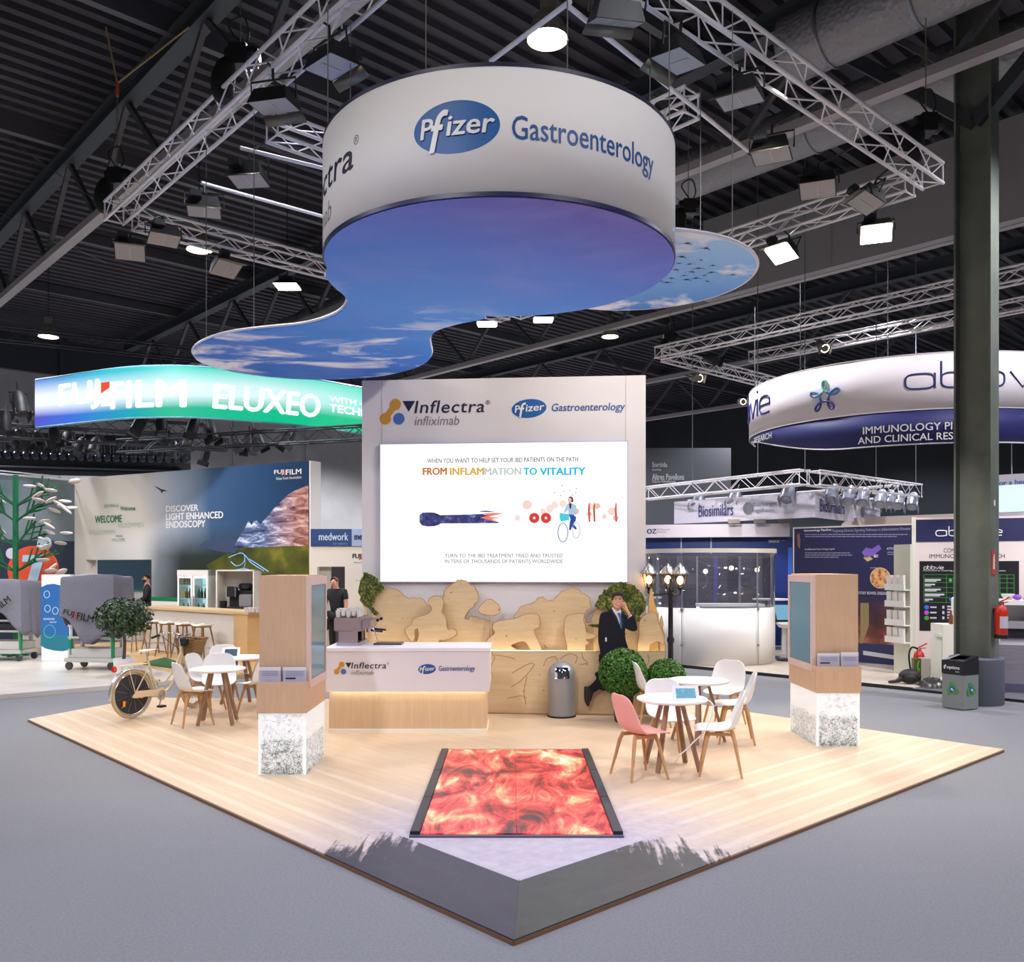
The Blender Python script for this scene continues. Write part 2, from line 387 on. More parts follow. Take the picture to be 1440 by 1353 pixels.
# ------------------------------------------------------------------ the hall
def struct(o): o['kind'] = 'structure'; return o
b = MB(); q = [E1*a + E2*t for a, t in ((-16, -16), (48, -16), (48, 42), (-16, 42))]
b.slab([(p.x, p.y) for p in q], -0.2, 0.0); struct(b.build('floor', m_carpet()))
ROOF = 12.0
def m_deck():
    m, t = new('roof_deck', 0.6, 0.4); t.color(t.ramp(t.noise(0.6, 3), [(0.3, (40, 37, 43)), (0.7, (58, 54, 60))])); return m
b = MB(); prof = []
t0 = -16.0
while t0 < 42:
    prof += [(t0, ROOF), (t0+0.17, ROOF), (t0+0.21, ROOF+0.11), (t0+0.38, ROOF+0.11)]; t0 += 0.42
vs = []; fs = []
for t_, z in prof:
    for a in (-16, 48):
        p = E1*a + E2*t_; vs.append((p.x, p.y, z))
for i in range(len(prof)-1): fs.append((2*i, 2*i+1, 2*i+3, 2*i+2))
b.add(vs, fs); struct(b.build('ceiling', m_deck()))
def m_wall(name, top, low, zs):
    m, t = new(name, 0.85, 0.2); z = t.xyz()[2]; n = t.noise(0.7, 5)
    c = t.ramp(t.step(z, 0, 12), [(zs/12-0.004, low), (zs/12+0.004, top)]); t.color(t.mix(t.math('MULTIPLY', n, 0.5), c, (70, 70, 74))); return m
# the grey rear wall: concrete below, dark cladding above
wm = m_wall('rear_concrete', (52, 56, 64), (182, 180, 176), 10.4)
for nm, pa, pb, mt in (('wall_back', (-16, 42), (48, 42), wm), ('wall_right', (48, -16), (48, 42), m_wall('dark_cladding', (44, 50, 54), (54, 62, 66), 4.5))):
    p = E1*pa[0] + E2*pa[1]; q = E1*pb[0] + E2*pb[1]; pl = Pl(p, q); b = MB(); b.box(0, 0, 0, pl.L, 0.3, ROOF)
    if nm == 'wall_back':
        for k in range(1, 16): b.box(k*4-0.15, -0.12, 0, k*4+0.15, 0, ROOF)
    else:
        for k in range(1, 20): b.box(k*3-0.1, -0.15, 0, k*3+0.1, 0, ROOF)
        for z in (3.2, 5.6, 8.0): b.box(0, -0.1, z, pl.L, 0, z+0.15)
    struct(b.build(nm, mt, None, loc=pl.o, rotz=pl.rot))

# roof girders: along E2, one every 7.4 m
GIRD = M((86, 84, 88), 0.5, 0.2); LIT_CHORD = M((168, 160, 158), 0.55, 0.1); BEAMG = M((60, 64, 68), 0.55, 0.2)
def girder(a, t0, t1, label, step=3.7):
    o = E1*a + E2*t0; L = t1 - t0
    g = thing('roof_girder', label, 'girder', (o.x, o.y, 9.55), math.atan2(E2.y, E2.x), 'roof girders')
    b = MB(); b.box(0, -0.16, 1.8, L, 0.16, 1.84); b.box(0, -0.16, 2.16, L, 0.16, 2.2); b.box(0, -0.02, 1.84, L, 0.02, 2.16); b.build('upper_chord', BEAMG, g)
    b = MB(); b.box(0, -0.11, 0, L, 0.11, 0.16); b.build('lower_chord', LIT_CHORD, g)  # uplight on this chord is put into its paler colour
    b = MB(); x = 0.0; k = 0
    while x + step/2 <= L:
        b.bar((x, 0, 0.1), (x+step/2, 0, 1.86), 0.1); b.bar((x+step/2, 0, 1.86), (min(x+step, L), 0, 0.1), 0.1); x += step
    b.build('bracing', GIRD, g)
girder(6.45, -2, 40, 'long lattice roof girder passing over the upper end of the silver rigging')
girder(13.9, -2, 40, 'lattice roof girder above the screen wall, next one after the rigging girder')
girder(21.3, -4, 40, 'lattice roof girder passing over the tall steel column')
girder(28.7, -6, 40, 'lattice roof girder over the round white and navy sign')
girder(36.1, -8, 40, 'far lattice roof girder near the dark side wall')
girder(-0.95, 6, 40, 'lattice roof girder over the lit curved banner, nearest the entrance side')
# purlins and conduit pipes across
def rod(name, label, cat, p, q, r, mat, n=6, group=None):
    p = Vector(p); q = Vector(q); b = MB(); b.tube([(0,0,0), q - p], r, n); o = b.build(name, mat, None, loc=p, smooth=True); return tag(o, label, cat, group)
for i, t_ in enumerate((4, 10, 16, 22, 28, 34)):
    p = E1*-8 + E2*t_; q = E1*46 + E2*t_
    b = MB(); b.bar((0, 0, 0), q - p, 0.16, 0.3); o = b.build('roof_purlin', GIRD, None, loc=(p.x, p.y, 11.85))
    tag(o, 'dark steel purlin running under the corrugated roof deck', 'purlin', 'roof purlins')
for i, (a, z, x) in enumerate(((13.0, 10.4, 'wide round silver air duct hanging between the rigging and the steel column'), (16.3, 10.8, 'second round air duct passing behind the top of the steel column'))):
    p = E1*a + E2*(-4.5 if i == 0 else -6); q = E1*a + E2*(4.6 if i == 0 else 30)
    p = E1*a + E2*-9; q = E1*a + E2*(30 if i else 7.5)
    d = thing('air_duct', x, 'duct', (p.x, p.y, z)); b = MB(); v = q - p; b.tube([(0,0,0), v], 0.5, 28); 
    m, t = new('duct_skin', 0.45, 0.5, 0.35); t.color((142, 140, 142)); t.bump(t.vor(14), 0.5, 0.03); b.build('duct_pipe', m, d, smooth=True)
    for k in range(12):
        c = v * ((k+0.5)/12); b = MB(); Mx = v.to_track_quat('Z', 'Y').to_matrix(); b.ring(c, 0.51, 0.025, 28, 6, Mx); b.build('duct_band', STEEL, d, smooth=True)

# grey bulkhead panel closing one girder line
p = E1*20.7 + E2*-8; q = E1*20.7 + E2*14.6; pl = Pl(q, p); b = MB(); b.box(0, 0, 9.5, pl.L, .3, 11.7)
for k in range(1, 6): b.box(pl.L*k/6-.03, -.02, 9.5, pl.L*k/6+.03, 0, 11.7)
tag(b.build('roof_bulkhead', M((150, 146, 146), 0.8), None, loc=pl.o, rotz=pl.rot), 'wide grey bulkhead panel under the roof, beyond the two lit floods', 'bulkhead')
# tall steel column with its round concrete foot
cpx = G(1376, 998)
CC = Vector((7.22, 13.86, 0))
col = thing('steel_column', 'tall green-grey steel column on a round concrete foot beside the recycling bin', 'column', CC, R(-47.3))
b = MB(); b.lathe([(0.38, 0), (0.39, 0.02), (0.39, 0.70), (0.37, 0.72)], 40); b.build('concrete_foot', M((92, 96, 106), 0.8, bump=0.3, bscale=30), col, smooth=True)
m, t = new('column_paint', 0.5, 0.4); t.color(t.ramp(t.noise(3, 4), [(0.3, (96, 102, 92)), (0.7, (112, 116, 104))])); t.bump(t.noise(60, 2), 0.1)
b = MB(); b.box(-0.27, -0.17, 0.72, -0.24, 0.17, ROOF); b.box(0.24, -0.17, 0.72, 0.27, 0.17, ROOF); b.box(-0.24, -0.01, 0.72, 0.24, 0.01, ROOF); b.build('column_shaft', m, col)
b = MB(); b.box(0.272, -0.15, 2.0, 0.28, 0.01, 2.36); b.build('fire_sign', M((196, 64, 54), 0.5), col)
b = MB(); b.box(0.281, -0.10, 2.08, 0.284, -0.05, 2.27); b.box(0.281, -0.08, 2.27, 0.284, -0.05, 2.31); b.build('sign_symbol', WHITE, col)
b = MB(); b.box(0.272, -0.06, 3.05, 0.28, -0.01, 3.14); b.build('small_plate', WHITE, col)
for dx, dy in ((E2.x, E2.y), (-E2.x, -E2.y)):
    p = CC + Vector((0, 0, 9.0)); q = p + Vector((dx, dy, 0)) * 2.6 + Vector((0, 0, 2.4))
    b = MB(); b.bar(Vector((0, 0, 9.0)), Matrix.Rotation(R(47.3), 3, 'Z') @ (q - CC), 0.24, 0.2); b.build('column_brace', BEAMG, col)
# ------------------------------------------------------------------ the stand: platform, screen wall, cutouts, counter, kiosks, drum sign
PT = 0.035
FC = Vector((0.01, 5.01, 0))
def m_platform():
    m, t = new('printed_wood_deck', 0.36, 0.22)
    v = t.obj(); x, y, z = t.xyz(v)                       # x runs along the right edge, y along the left edge from the front corner
    g = t.noise(2.0, 5, t.map((0.5, 7, 1)), 0.6, 0.5); g2 = t.noise(2.0, 5, t.map((7, 0.5, 1)), 0.6, 0.5)
    side = t.math('LESS_THAN', x, y)
    wa = t.ramp(g, [(0.3, (213, 184, 152)), (0.7, (222, 196, 166))]); wb = t.ramp(g2, [(0.3, (211, 182, 150)), (0.7, (222, 196, 166))])
    wd = t.mix(side, wa, wb)
    mn = t.math('MINIMUM', x, y); mx = t.math('MAXIMUM', x, y)
    # printed pale lines that follow both edges
    ln = t.math('ABSOLUTE', t.math('SUBTRACT', t.math('FRACT', t.math('MULTIPLY', mn, 3.4)), 0.5))
    inb = t.math('LESS_THAN', mn, 1.5)
    wd = t.mix(t.math('MULTIPLY', t.math('LESS_THAN', ln, 0.12), t.math('MULTIPLY', inb, 0.3)), wd, (246, 232, 210))
    # charred corner print: dark band along both edges that ends in streaks
    streak = t.noise(9, 4, t.map((1, 1, 1)), 0.7)
    sx = t.noise(3.0, 3, t.map((0.6, 16, 1))); sy = t.noise(3.0, 3, t.map((16, 0.6, 1)))
    st = t.math('ADD', t.math('MULTIPLY', t.math('SUBTRACT', sx, 0.5), t.math('SUBTRACT', 1.0, side)), t.math('MULTIPLY', t.math('SUBTRACT', sy, 0.5), side))
    cb = t.n('ShaderNodeCombineXYZ'); t.put(cb.inputs[0], t.math('MULTIPLY', t.math('SUBTRACT', x, y), 9.0)); t.put(cb.inputs[1], t.math('MULTIPLY', t.math('ADD', x, y), 0.7)); dsv = cb.outputs[0]
    blade = t.noise(1.0, 3, dsv, 0.65)
    edge = t.math('ADD', t.math('ADD', mx, t.math('MULTIPLY', t.math('SUBTRACT', blade, 0.5), 1.6)), t.math('MULTIPLY', t.math('SUBTRACT', streak, 0.5), 0.5))
    band = t.math('MULTIPLY', t.math('LESS_THAN', mn, 0.66), t.mapr(edge, 1.9, 2.12, 1, 0))
    dn = t.noise(5, 5, None, 0.65); scr = t.ramp(t.noise(2.6, 4, dsv, 0.7), [(0.64, (0, 0, 0)), (0.74, (150, 150, 150))])
    dk = t.mix(side, t.ramp(dn, [(0.3, (32, 40, 40)), (0.7, (50, 58, 57))]), t.ramp(dn, [(0.3, (24, 27, 48)), (0.7, (38, 43, 64))])); dk = t.mix(t.math('MULTIPLY', scr, 0.5), dk, (170, 166, 160))
    # pale ash print between band and fire floor, lavender light painted into its tint
    ash = t.math('MULTIPLY', t.mapr(t.math('ADD', mx, t.math('MULTIPLY', t.math('SUBTRACT', streak, 0.5), 1.2)), 1.9, 3.2, 1, 0), t.mapr(mn, 0.4, 0.7, 0.6, 1))
    ashc = t.ramp(streak, [(0.35, (168, 162, 186)), (0.65, (192, 186, 204))])
    c = t.mix(t.math('MULTIPLY', ash, 0.8), wd, ashc)
    c = t.mix(t.math('MULTIPLY', band, 0.93), c, dk)
    t.color(c); t.bump(g, 0.03); return m
plat = thing('exhibition_platform', 'large pale wooden stand floor with a charred dark print at its front corner', 'platform', (FC.x, FC.y, 0), math.atan2(E1.y, E1.x))
def PLc(p): d = Vector((p[0], p[1], 0)) - FC; return (d.dot(E1), d.dot(E2))
ol = [PLc(p) for p in ((0.01, 5.01), (5.63, 10.2), (3.35, 12.83), (2.75, 13.6), (-2.4, 14.0), (-5.87, 14.19), (-6.62, 12.19))]
MP = m_platform()
b = MB(); b.slab(ol, 0.012, PT); b.build('deck', MP, plat)
b = MB(); n = len(ol)
for i in range(n):
    a, c = ol[i], ol[(i+1) % n]; b.bar((a[0], a[1], 0.012), (c[0], c[1], 0.012), 0.012, 0.024)
b.build('edge_strip', M((120, 84, 58), 0.5), plat)
b = MB(); b.bar((0.0, 0.0, PT), (0.68, 0.68, PT), 0.004, 0.002); b.build('mitre_seam', M((60, 62, 70), 0.6), plat)

# fire floor: six light panels between two black rails
m, t = new('burning_video', 0.25, 0.4)
v = t.map((1.7, 0.6, 1)); n1 = t.noise(2.0, 9, v, 0.66, 1.5); n2 = t.noise(1.0, 3, t.map((1.2, 1.2, 1), (0, 0, 0), (3, 1, 0)), 0.5, 0.8)
f = t.math('ADD', t.math('MULTIPLY', n1, 0.85), t.math('MULTIPLY', t.math('SUBTRACT', n2, 0.5), 0.55))
t.color((30, 20, 20)); t.emit(t.ramp(f, [(0.27, (60, 18, 34)), (0.35, (180, 24, 40)), (0.42, (242, 74, 76)), (0.48, (250, 132, 108)), (0.54, (255, 194, 140)), (0.62, (255, 246, 220))]), 1.15)
FIRE = m
ff = thing('fire_floor', 'glowing video floor of flames set flush in the wooden platform', 'video floor', (0.035, 6.93, PT))
for i in range(2):
    for j in range(3):
        x0 = -0.75 + i*0.75; y0 = j*1.05
        b = MB(); b.box(x0+0.002, y0+0.002, 0, x0+0.748, y0+1.048, 0.02); b.build('light_panel', FIRE, ff)
for s in (-1, 1):
    for j in range(3):
        b = MB(); b.box(s*0.755, j*1.05+0.004, 0, s*0.83, j*1.05+1.046, 0.035); b.build('side_rail', M((38, 42, 54), 0.4), ff, bevel=0.004)
b = MB(); b.box(-0.83, -0.05, 0, 0.83, -0.005, 0.012); b.build('end_ramp', M((80, 72, 92), 0.4), ff)
b = MB(); b.box(-0.83, 3.155, 0, 0.83, 3.2, 0.015); b.build('end_ramp', M((90, 80, 80), 0.4), ff)

# screen wall
WL = Pl((-2.231, 13.25), (1.931, 12.87), PT + 0.001)
m, t = new('stretched_white_fabric', 0.7, 0.2); t.color(t.ramp(t.noise(0.8, 3), [(0.3, (222, 216, 216)), (0.7, (230, 224, 224))]))
WALLFAB = m
sw = thing('screen_wall', 'tall white stand wall with printed logos above a big video screen', 'exhibition wall', WL.o, WL.rot)
b = MB(); b.box(0, 0, 0, WL.L, 0.32, 4.85); b.build('fabric_panel', WALLFAB, sw)
b = MB()
for px in (537, 880): u, _ = WL.uv(px, 600); b.box(u-0.004, -0.003, 3.85, u+0.004, 0, 4.85)
b.build('panel_seam', M((190, 184, 184), 0.6), sw)
def inflectra(par, sf, x0, y0, s, off=0.004, reg=True):
    """three joined dots, a dark triangle and two lines of writing; x0, y0 the mark's top-left corner in the photo, s its scale"""
    X = lambda x: x0 + x*s; Y = lambda y: y0 + y*s
    c1 = sf.uv(X(22), Y(6)); c2 = sf.uv(X(8), Y(26)); c3 = sf.uv(X(27), Y(26)); r = (sf.uv(X(8), 0)[0] - sf.uv(X(0), 0)[0])
    b = MB(); blob(sf, c1, r, r, off, b, 24); blob(sf, c2, r, r, off, b, 24)
    d = (Vector(c2) - Vector(c1)); nrm = Vector((-d.y, d.x)).normalized() * r * 0.55; d = d.normalized()
    a1, a2, b2, b1 = [sf.loc(*q, off+.0012) for q in (Vector(c1)+nrm, Vector(c1)-nrm, Vector(c2)-nrm, Vector(c2)+nrm)]
    b.add([a1, a2, b2, b1], [(0,1,2,3)]); b.build('logo_mark', AMBER, par)
    b = MB(); blob(sf, c3, r, r, off, b, 24); b.build('logo_mark', MIDBLUE, par)
    b = MB(); b.add([sf.loc(*sf.uv(X(32), Y(1)), off), sf.loc(*sf.uv(X(50), Y(1)), off), sf.loc(*sf.uv(X(41), Y(16)), off)], [(0,1,2)]); b.build('logo_mark', M((36, 34, 62), 0.5), par)
    write(par, 'Inflectra', sf, (X(49), Y(0), X(147), Y(17.5)), INK, off, 0.012, 0.15, 1.08)
    if reg: write(par, '®', sf, (X(149), Y(0), X(155.5), Y(6)), INK, off)
    write(par, 'infliximab', sf, (X(49), Y(22), X(112), Y(35)), GREYINK, off, 0.0, 0.2)
def pill(par, sf, c, a, bb, off, tilt=0.0):
    b = blob(sf, c, a, bb, off, None, 48, tilt); b.build('logo_oval', LOGOBLUE, par)
    ct, st = math.cos(tilt), math.sin(tilt)
    class T_:
        def loc(s, u, v, o): return sf.loc(c[0] + u*ct - v*st, c[1] + u*st + v*ct, o)
        def uv(s, *k): return (0, 0)
    T = T_()
    T_W = WHITE
    write(par, 'P', T, (-0.82*a, -0.32*bb, -0.52*a, 0.42*bb), T_W, off*1.9, 0.02, 0.15, uvbox=True)
    write(par, 'f', T, (-0.60*a, -0.88*bb, -0.16*a, 0.66*bb), T_W, off*1.9+.002, 0.012, 0.3, uvbox=True)
    write(par, 'izer', T, (-0.20*a, -0.32*bb, 0.88*a, 0.40*bb), T_W, off*1.9, 0.02, 0.15, uvbox=True)
inflectra(sw, WL, 534, 563, 1.0)
def oval_at(par, sf, x0, y0, x1, y1, off=0.004, tilt=0.08):
    a = sf.uv(x0, y1); c = sf.uv(x1, y0); pill(par, sf, ((a[0]+c[0])/2, (a[1]+c[1])/2), (c[0]-a[0])/2, (c[1]-a[1])/2, off, tilt)
oval_at(sw, WL, 719.5, 561, 768.5, 588)
write(sw, 'Gastroenterology', WL, (776, 567, 879, 581), TXTBLUE, 0.004, 0.01, 0.15)

# the video screen hung on the wall
u0, v0 = WL.uv(536, 818); u1, v1 = WL.uv(882, 621.5)
sc = thing('video_screen', 'bright white video screen showing a burnt match and a cyclist', 'screen', WL.o, WL.rot)
b = MB(); b.box(u0-0.01, -0.05, v0-0.01, u1+0.01, -0.003, v1+0.01); b.build('screen_frame', M((150, 150, 186), 0.4), sc)
LEDSCR = m_led('lit_screen', (250, 250, 252), 1.25)
b = MB(); b.box(u0, -0.056, v0, u1, -0.051, v1); b.build('screen_face', LEDSCR, sc)
def E(c, k=1.0): 
    key = ('E', c, k)
    if key not in _mc: _mc[key] = m_led('screen_ink', c, k)
    return _mc[key]
so = 0.060
write(sc, 'WHEN YOU WANT TO HELP SET YOUR IBD PATIENTS ON THE PATH', WL, (602, 644.5, 813, 651), E((92, 92, 96)), so, .012)
for wd, x0, x1, c in (('FROM', 596, 629, (196, 116, 34)), ('INFLAM', 634, 681, (222, 170, 70)), ('MATION', 682.5, 733, (196, 206, 200)), ('TO', 737, 755, (50, 190, 220)), ('VITALITY', 760, 823, (24, 186, 226))):
    write(sc, wd, WL, (x0, 658.5, x1, 668.5), E(c), so, 0.04)
write(sc, 'TURN TO THE IBD TREATMENT TRIED AND TRUSTED', WL, (626.5, 778.8, 791.5, 784), E((120, 118, 124)), so, .012)
write(sc, 'IN TENS OF THOUSANDS OF PATIENTS WORLDWIDE', WL, (626.5, 786.8, 791.5, 792), E((120, 118, 124)), so, .012)
def shape(par, name, sf, pts, mat, off, x0=0, y0=0, k=1.0, sm=0, thick=0.0):
    q = sf.pts(pts, 0, x0, y0, k)
    if sm: q = [(p.x, p.y) for p in rim(q, sm)]
    b = MB()
    if thick: b.prism(q, -off, -off+thick)
    else: b.add([sf.loc(u, v, off) for u, v in q], [tuple(range(len(q)))])
    return b.build(name, mat, par)
k2 = 1440/380
S = lambda name, pts, c, o=so, sm=0, k=1.0: shape(sc, name, WL, pts, E(c, k), o, 520, 680, k2, sm)
m, t = new('charred_match_picture', 0.6); t.color((0, 0, 0)); t.emit(t.ramp(t.noise(9, 5, None, 0.7), [(0.35, (24, 26, 70)), (0.55, (60, 64, 128)), (0.75, (168, 178, 232))])); MATCH = m
shape(sc, 'match_picture', WL, [(268,190),(270,170),(285,156),(315,155),(345,156),(370,165),(378,170),(460,168),(540,166),(600,163),(640,172),(600,182),(640,196),(690,207),(690,212),(560,213),(460,214),(382,214),(370,222),(345,229),(310,230),(282,224),(270,208)], MATCH, so, 520, 680, k2)
S('flame_picture', [(590,183),(640,172),(600,160),(660,158),(720,160),(690,166),(650,174),(640,180),(700,184),(650,190),(690,202),(640,197)], (244, 120, 100), so+0.002)
S('flame_picture', [(580,149),(620,146),(672,151),(640,154),(600,153)], (90, 70, 120))
random.seed(3)
for cx, cy, rr in ((790,185,16),(840,115,26),(925,150,18),(960,135,22),(985,115,20),(1030,110,20),(1100,150,18),(1180,125,18),(1210,120,18),(1250,175,15),(1290,150,24),(1310,185,16),(1170,165,14)):
    S('park_picture', [(cx+rr*(0.75+0.4*random.random())*math.cos(a), cy+rr*(0.75+0.4*random.random())*math.sin(a)) for a in [i*math.pi/6 for i in range(12)]], random.choice([(248, 214, 206), (246, 224, 218), (238, 190, 178)]), so)
for cx in (878, 940):
    b = MB(); c = WL.uv(520+cx/k2, 680+185/k2); blob(WL, c, 0.075, 0.075, so+0.002, b, 20); b.build('bicycle_picture', E((214, 60, 46)), sc)
    b = MB(); blob(WL, c, 0.02, 0.02, so+0.004, b, 12); b.build('bicycle_picture', E((250, 230, 225)), sc)
for cx in (1168, 1195, 1310): S('park_picture', [(cx,100),(cx+5,110),(cx+8,205),(cx-2,205),(cx-6,140)], (206, 92, 74), so+0.001)
def loop(par, name, sf, cx, cy, rx, ry, wd, mat, off, n=28):
    c = sf.uv(cx, cy); e = sf.uv(cx+rx, cy-ry); a, h = e[0]-c[0], e[1]-c[1]
    b = MB(); b.tube([sf.loc(c[0]+a*math.cos(2*math.pi*i/n), c[1]+h*math.sin(2*math.pi*i/n), off) for i in range(n)], wd, 4, closed=True); return b.build(name, mat, par)
for cx, cy, rx, c in ((1030,262,26,(60, 96, 150)), (1100,250,20,(170, 180, 205))): loop(sc, 'bicycle_picture', WL, 520+cx/k2, 680+cy/k2, rx/k2, 50/k2*(1 if cx < 1050 else 0.85), 0.006, E(c), so+0.003)
S('rider_picture', [(1060,165),(1080,163),(1100,180),(1098,200),(1085,215),(1105,240),(1098,248),(1078,232),(1072,250),(1062,248),(1065,215),(1070,190)], (40, 70, 160), so+0.005)
S('rider_picture', [(1050,115),(1060,105),(1080,108),(1100,118),(1104,150),(1098,168),(1060,166),(1058,140),(1040,160),(1034,155)], (176, 196, 220), so+0.006)
S('rider_picture', [(1062,108),(1076,106),(1074,135),(1066,135)], (40, 44, 70), so+0.007)
S('rider_picture', [(1060,75),(1072,70),(1082,76),(1086,90),(1084,106),(1078,100),(1064,106),(1058,92)], (120, 60, 60), so+0.007)
S('rider_picture', [(1060,80),(1070,78),(1076,88),(1070,102),(1062,98)], (240, 200, 186), so+0.008)
S('rider_picture', [(1014,158),(1062,165),(1064,196),(1020,204),(1012,185)], (70, 206, 220), so+0.008)
for bx, by in ((1024,12),(1035,45),(1018,65),(985,50),(1066,38),(1100,28),(1098,50),(1080,62)): S('leaf_picture', [(bx-4,by),(bx,by-4),(bx+5,by+2),(bx,by+4)], (110, 140, 160))

# plywood park scenery: back skyline, lower panel, figures, printed trees, printed man
PB = Pl(WL.a + WL.n*0.13, WL.a + WL.d*WL.L + WL.n*0.13, PT + 0.003)       # back panel plane
PM = Pl(WL.a + WL.n*0.26, WL.a + WL.d*WL.L + WL.n*0.26, PT + 0.003)       # figures
PF = Pl(WL.a + WL.n*0.42, WL.a + WL.d*WL.L + WL.n*0.42, PT + 0.003)       # lower panel
PN = Pl(WL.a + WL.n*0.50, WL.a + WL.d*WL.L + WL.n*0.50, PT + 0.003)       # the man
kx = 1440/440
PS_ = Pl(WL.a + WL.n*0.22, WL.a + WL.d*WL.L + WL.n*0.22, PT + 0.003)
EDGE = M((168, 124, 80), 0.7)
def cut(name, label, cat, pl, pts, mat=PLY, thick=0.018, sm=3, foot=None, x0=500, y0=780, k=kx, group=None):
    o = thing(name, label, cat, pl.o, pl.rot, group)
    q = pl.pts(pts, 0, x0, y0, k); q = [(p.x, max(0.0, p.y)) for p in rim(q, sm)] if sm else [(x, max(0, y)) for x, y in q]
    b = MB(); b.prism(q, 0, thick); b.build('board', mat, o)
    b = MB(); b.tube([(x, .001, z) for x, z in q], .0045, 4, closed=True); b.build('cut_edge', EDGE, o)
    return o, q
random.seed(11)
def bumpy(pts, amp=5, n=3):                          # leafy edge between traced points
    out = []
    for (x0, y0), (x1, y1) in zip(pts, pts[1:]):
        for i in range(n):
            f = i/n; out.append((x0+(x1-x0)*f + random.uniform(-amp, amp), y0+(y1-y0)*f + random.uniform(-amp, amp)))
    return out + [pts[-1]]
sky = bumpy([(70,300),(76,250),(80,212),(88,188),(112,174),(132,156),(165,152),(195,165),(218,186),(240,204),(270,199),(303,204),(330,226),(350,244),(395,262),(405,250),(402,215),(404,190),(412,160),(430,142),(455,130),(470,117),(500,118),(512,128),(525,135),(550,150),(562,168),(568,200),(560,215),(545,222),(545,240),(520,252),(508,275),(505,300),(527,294),(532,282),(560,286),(600,302),(640,310),(690,318),(728,292),(742,264),(770,240),(800,230),(838,202),(860,197),(882,210),(908,214),(925,190),(945,170),(975,155),(992,148),(1015,155),(1035,175),(1064,186),(1077,206),(1086,246),(1062,256),(1052,276),(1056,300),(1070,320),(1088,300),(1092,270),(1105,252),(1125,246),(1160,250),(1200,300),(1290,310),(1300,290)], 4.5, 3)
sky = [(32, 300)] + sky + [(1310,320),(1330,330),(1340,445),(1340,735),(32,735)]
cut('plywood_skyline', 'wide plywood cutout of round tree tops standing against the white wall', 'cutout', PB, sky, sm=0)
o, _ = cut('plywood_fence', 'low plywood fence with carved outlines behind the domed bin', 'panel', PF, [(28,445),(1424,445),(1424,738),(28,732)], sm=0)
m = M((176, 136, 92), 0.6)
for ln in ([(625,450),(640,475),(622,520),(630,560)], [(640,460),(700,470),(735,480)], [(715,610),(760,580),(815,520),(818,500),(790,505),(720,545)], [(865,515),(880,480),(920,470),(930,500),(905,520)], [(940,480),(985,455),(1020,470),(1010,500)], [(1040,450),(1050,480),(1068,498),(1030,505)], [(1300,460),(1310,490),(1325,520)], [(1345,460),(1350,490),(1340,510)], [(790,560),(775,630),(785,690)], [(700,660),(760,650),(790,660)]):
    b = MB(); b.tube([PF.loc(u, v, 0.001) for u, v in PF.pts([(q.x, q.y) for q in path(ln, 5)], 0, 500, 780, kx)], 0.005, 5); b.build('carved_line', m, o)
b = MB(); u_, v_ = PF.uv(500+1424/kx, 916); b.box(0.1, 0.03, v_-0.06, u_-0.02, 0.07, v_-0.01); b.build('light_strip', LEDWARM, o)
cut('plywood_runner', 'plywood cutout of a running figure rising behind the counter', 'cutout', PM, [(334,218),(345,198),(370,190),(396,196),(406,218),(401,246),(396,266),(406,276),(418,300),(420,330),(428,346),(442,340),(458,346),(466,360),(455,376),(430,387),(400,395),(388,392),(381,425),(384,520),(330,735),(290,735),(262,520),(264,424),(270,410),(284,396),(290,372),(285,340),(272,350),(274,378),(262,400),(243,384),(227,350),(234,334),(258,321),(263,300),(282,289),(325,275),(345,262),(350,245)])
cut('plywood_gardener', 'plywood cutout of a bent-over figure left of the domed bin', 'cutout', PM, [(600,430),(606,394),(640,362),(630,338),(636,316),(660,305),(720,296),(746,290),(770,279),(800,272),(838,277),(848,300),(845,334),(822,345),(826,365),(840,395),(855,430),(862,439),(925,437),(920,446),(860,452),(812,446),(790,412),(772,401),(745,406),(716,421),(752,450),(700,520),(690,735),(640,735),(625,560),(600,470)])
cut('plywood_child', 'plywood cutout of a standing child above the domed bin', 'cutout', PM, [(965,292),(990,276),(1028,271),(1052,274),(1049,300),(1058,328),(1064,358),(1096,364),(1110,376),(1090,387),(1062,390),(1076,408),(1064,416),(1058,448),(1050,735),(985,735),(975,448),(968,400),(960,358)])
cut('plywood_walker', 'plywood cutout of a walking figure behind the lamp post', 'cutout', PM, [(1305,318),(1318,290),(1340,272),(1364,263),(1386,274),(1391,300),(1402,330),(1420,385),(1415,416),(1396,402),(1372,406),(1352,446),(1350,735),(1310,735),(1298,446),(1304,380)])
cut('plywood_sapling', 'small plywood cutout of a round tree between runner and bent figure', 'cutout', PS_, [(565,256),(575,235),(600,211),(625,206),(650,224),(664,242),(660,270),(634,281),(628,290),(630,450),(630,735),(612,735),(616,450),(620,290),(615,280),(580,272)])
cut('plywood_cypress', 'narrow plywood cypress cutout, its yellow light painted on, at the end of the scenery', 'cutout', PB, [(1345,735),(1345,280),(1350,200),(1358,150),(1366,160),(1372,200),(1376,225),(1384,240),(1386,260),(1394,270),(1398,735)], sm=0, mat=M((236, 196, 120), 0.5))  # plywood lit yellow: the light is put into its colour
cut('plywood_spruce', 'short jagged plywood cutout at the outer end of the scenery', 'cutout', PB, [(1400,735),(1400,300),(1408,280),(1416,320),(1412,340),(1422,370),(1418,390),(1426,420),(1424,735)], sm=0, mat=M((236, 200, 130), 0.5))  # yellow light painted into this cutout's colour too
m, t = new('printed_foliage', 0.6, 0.2)
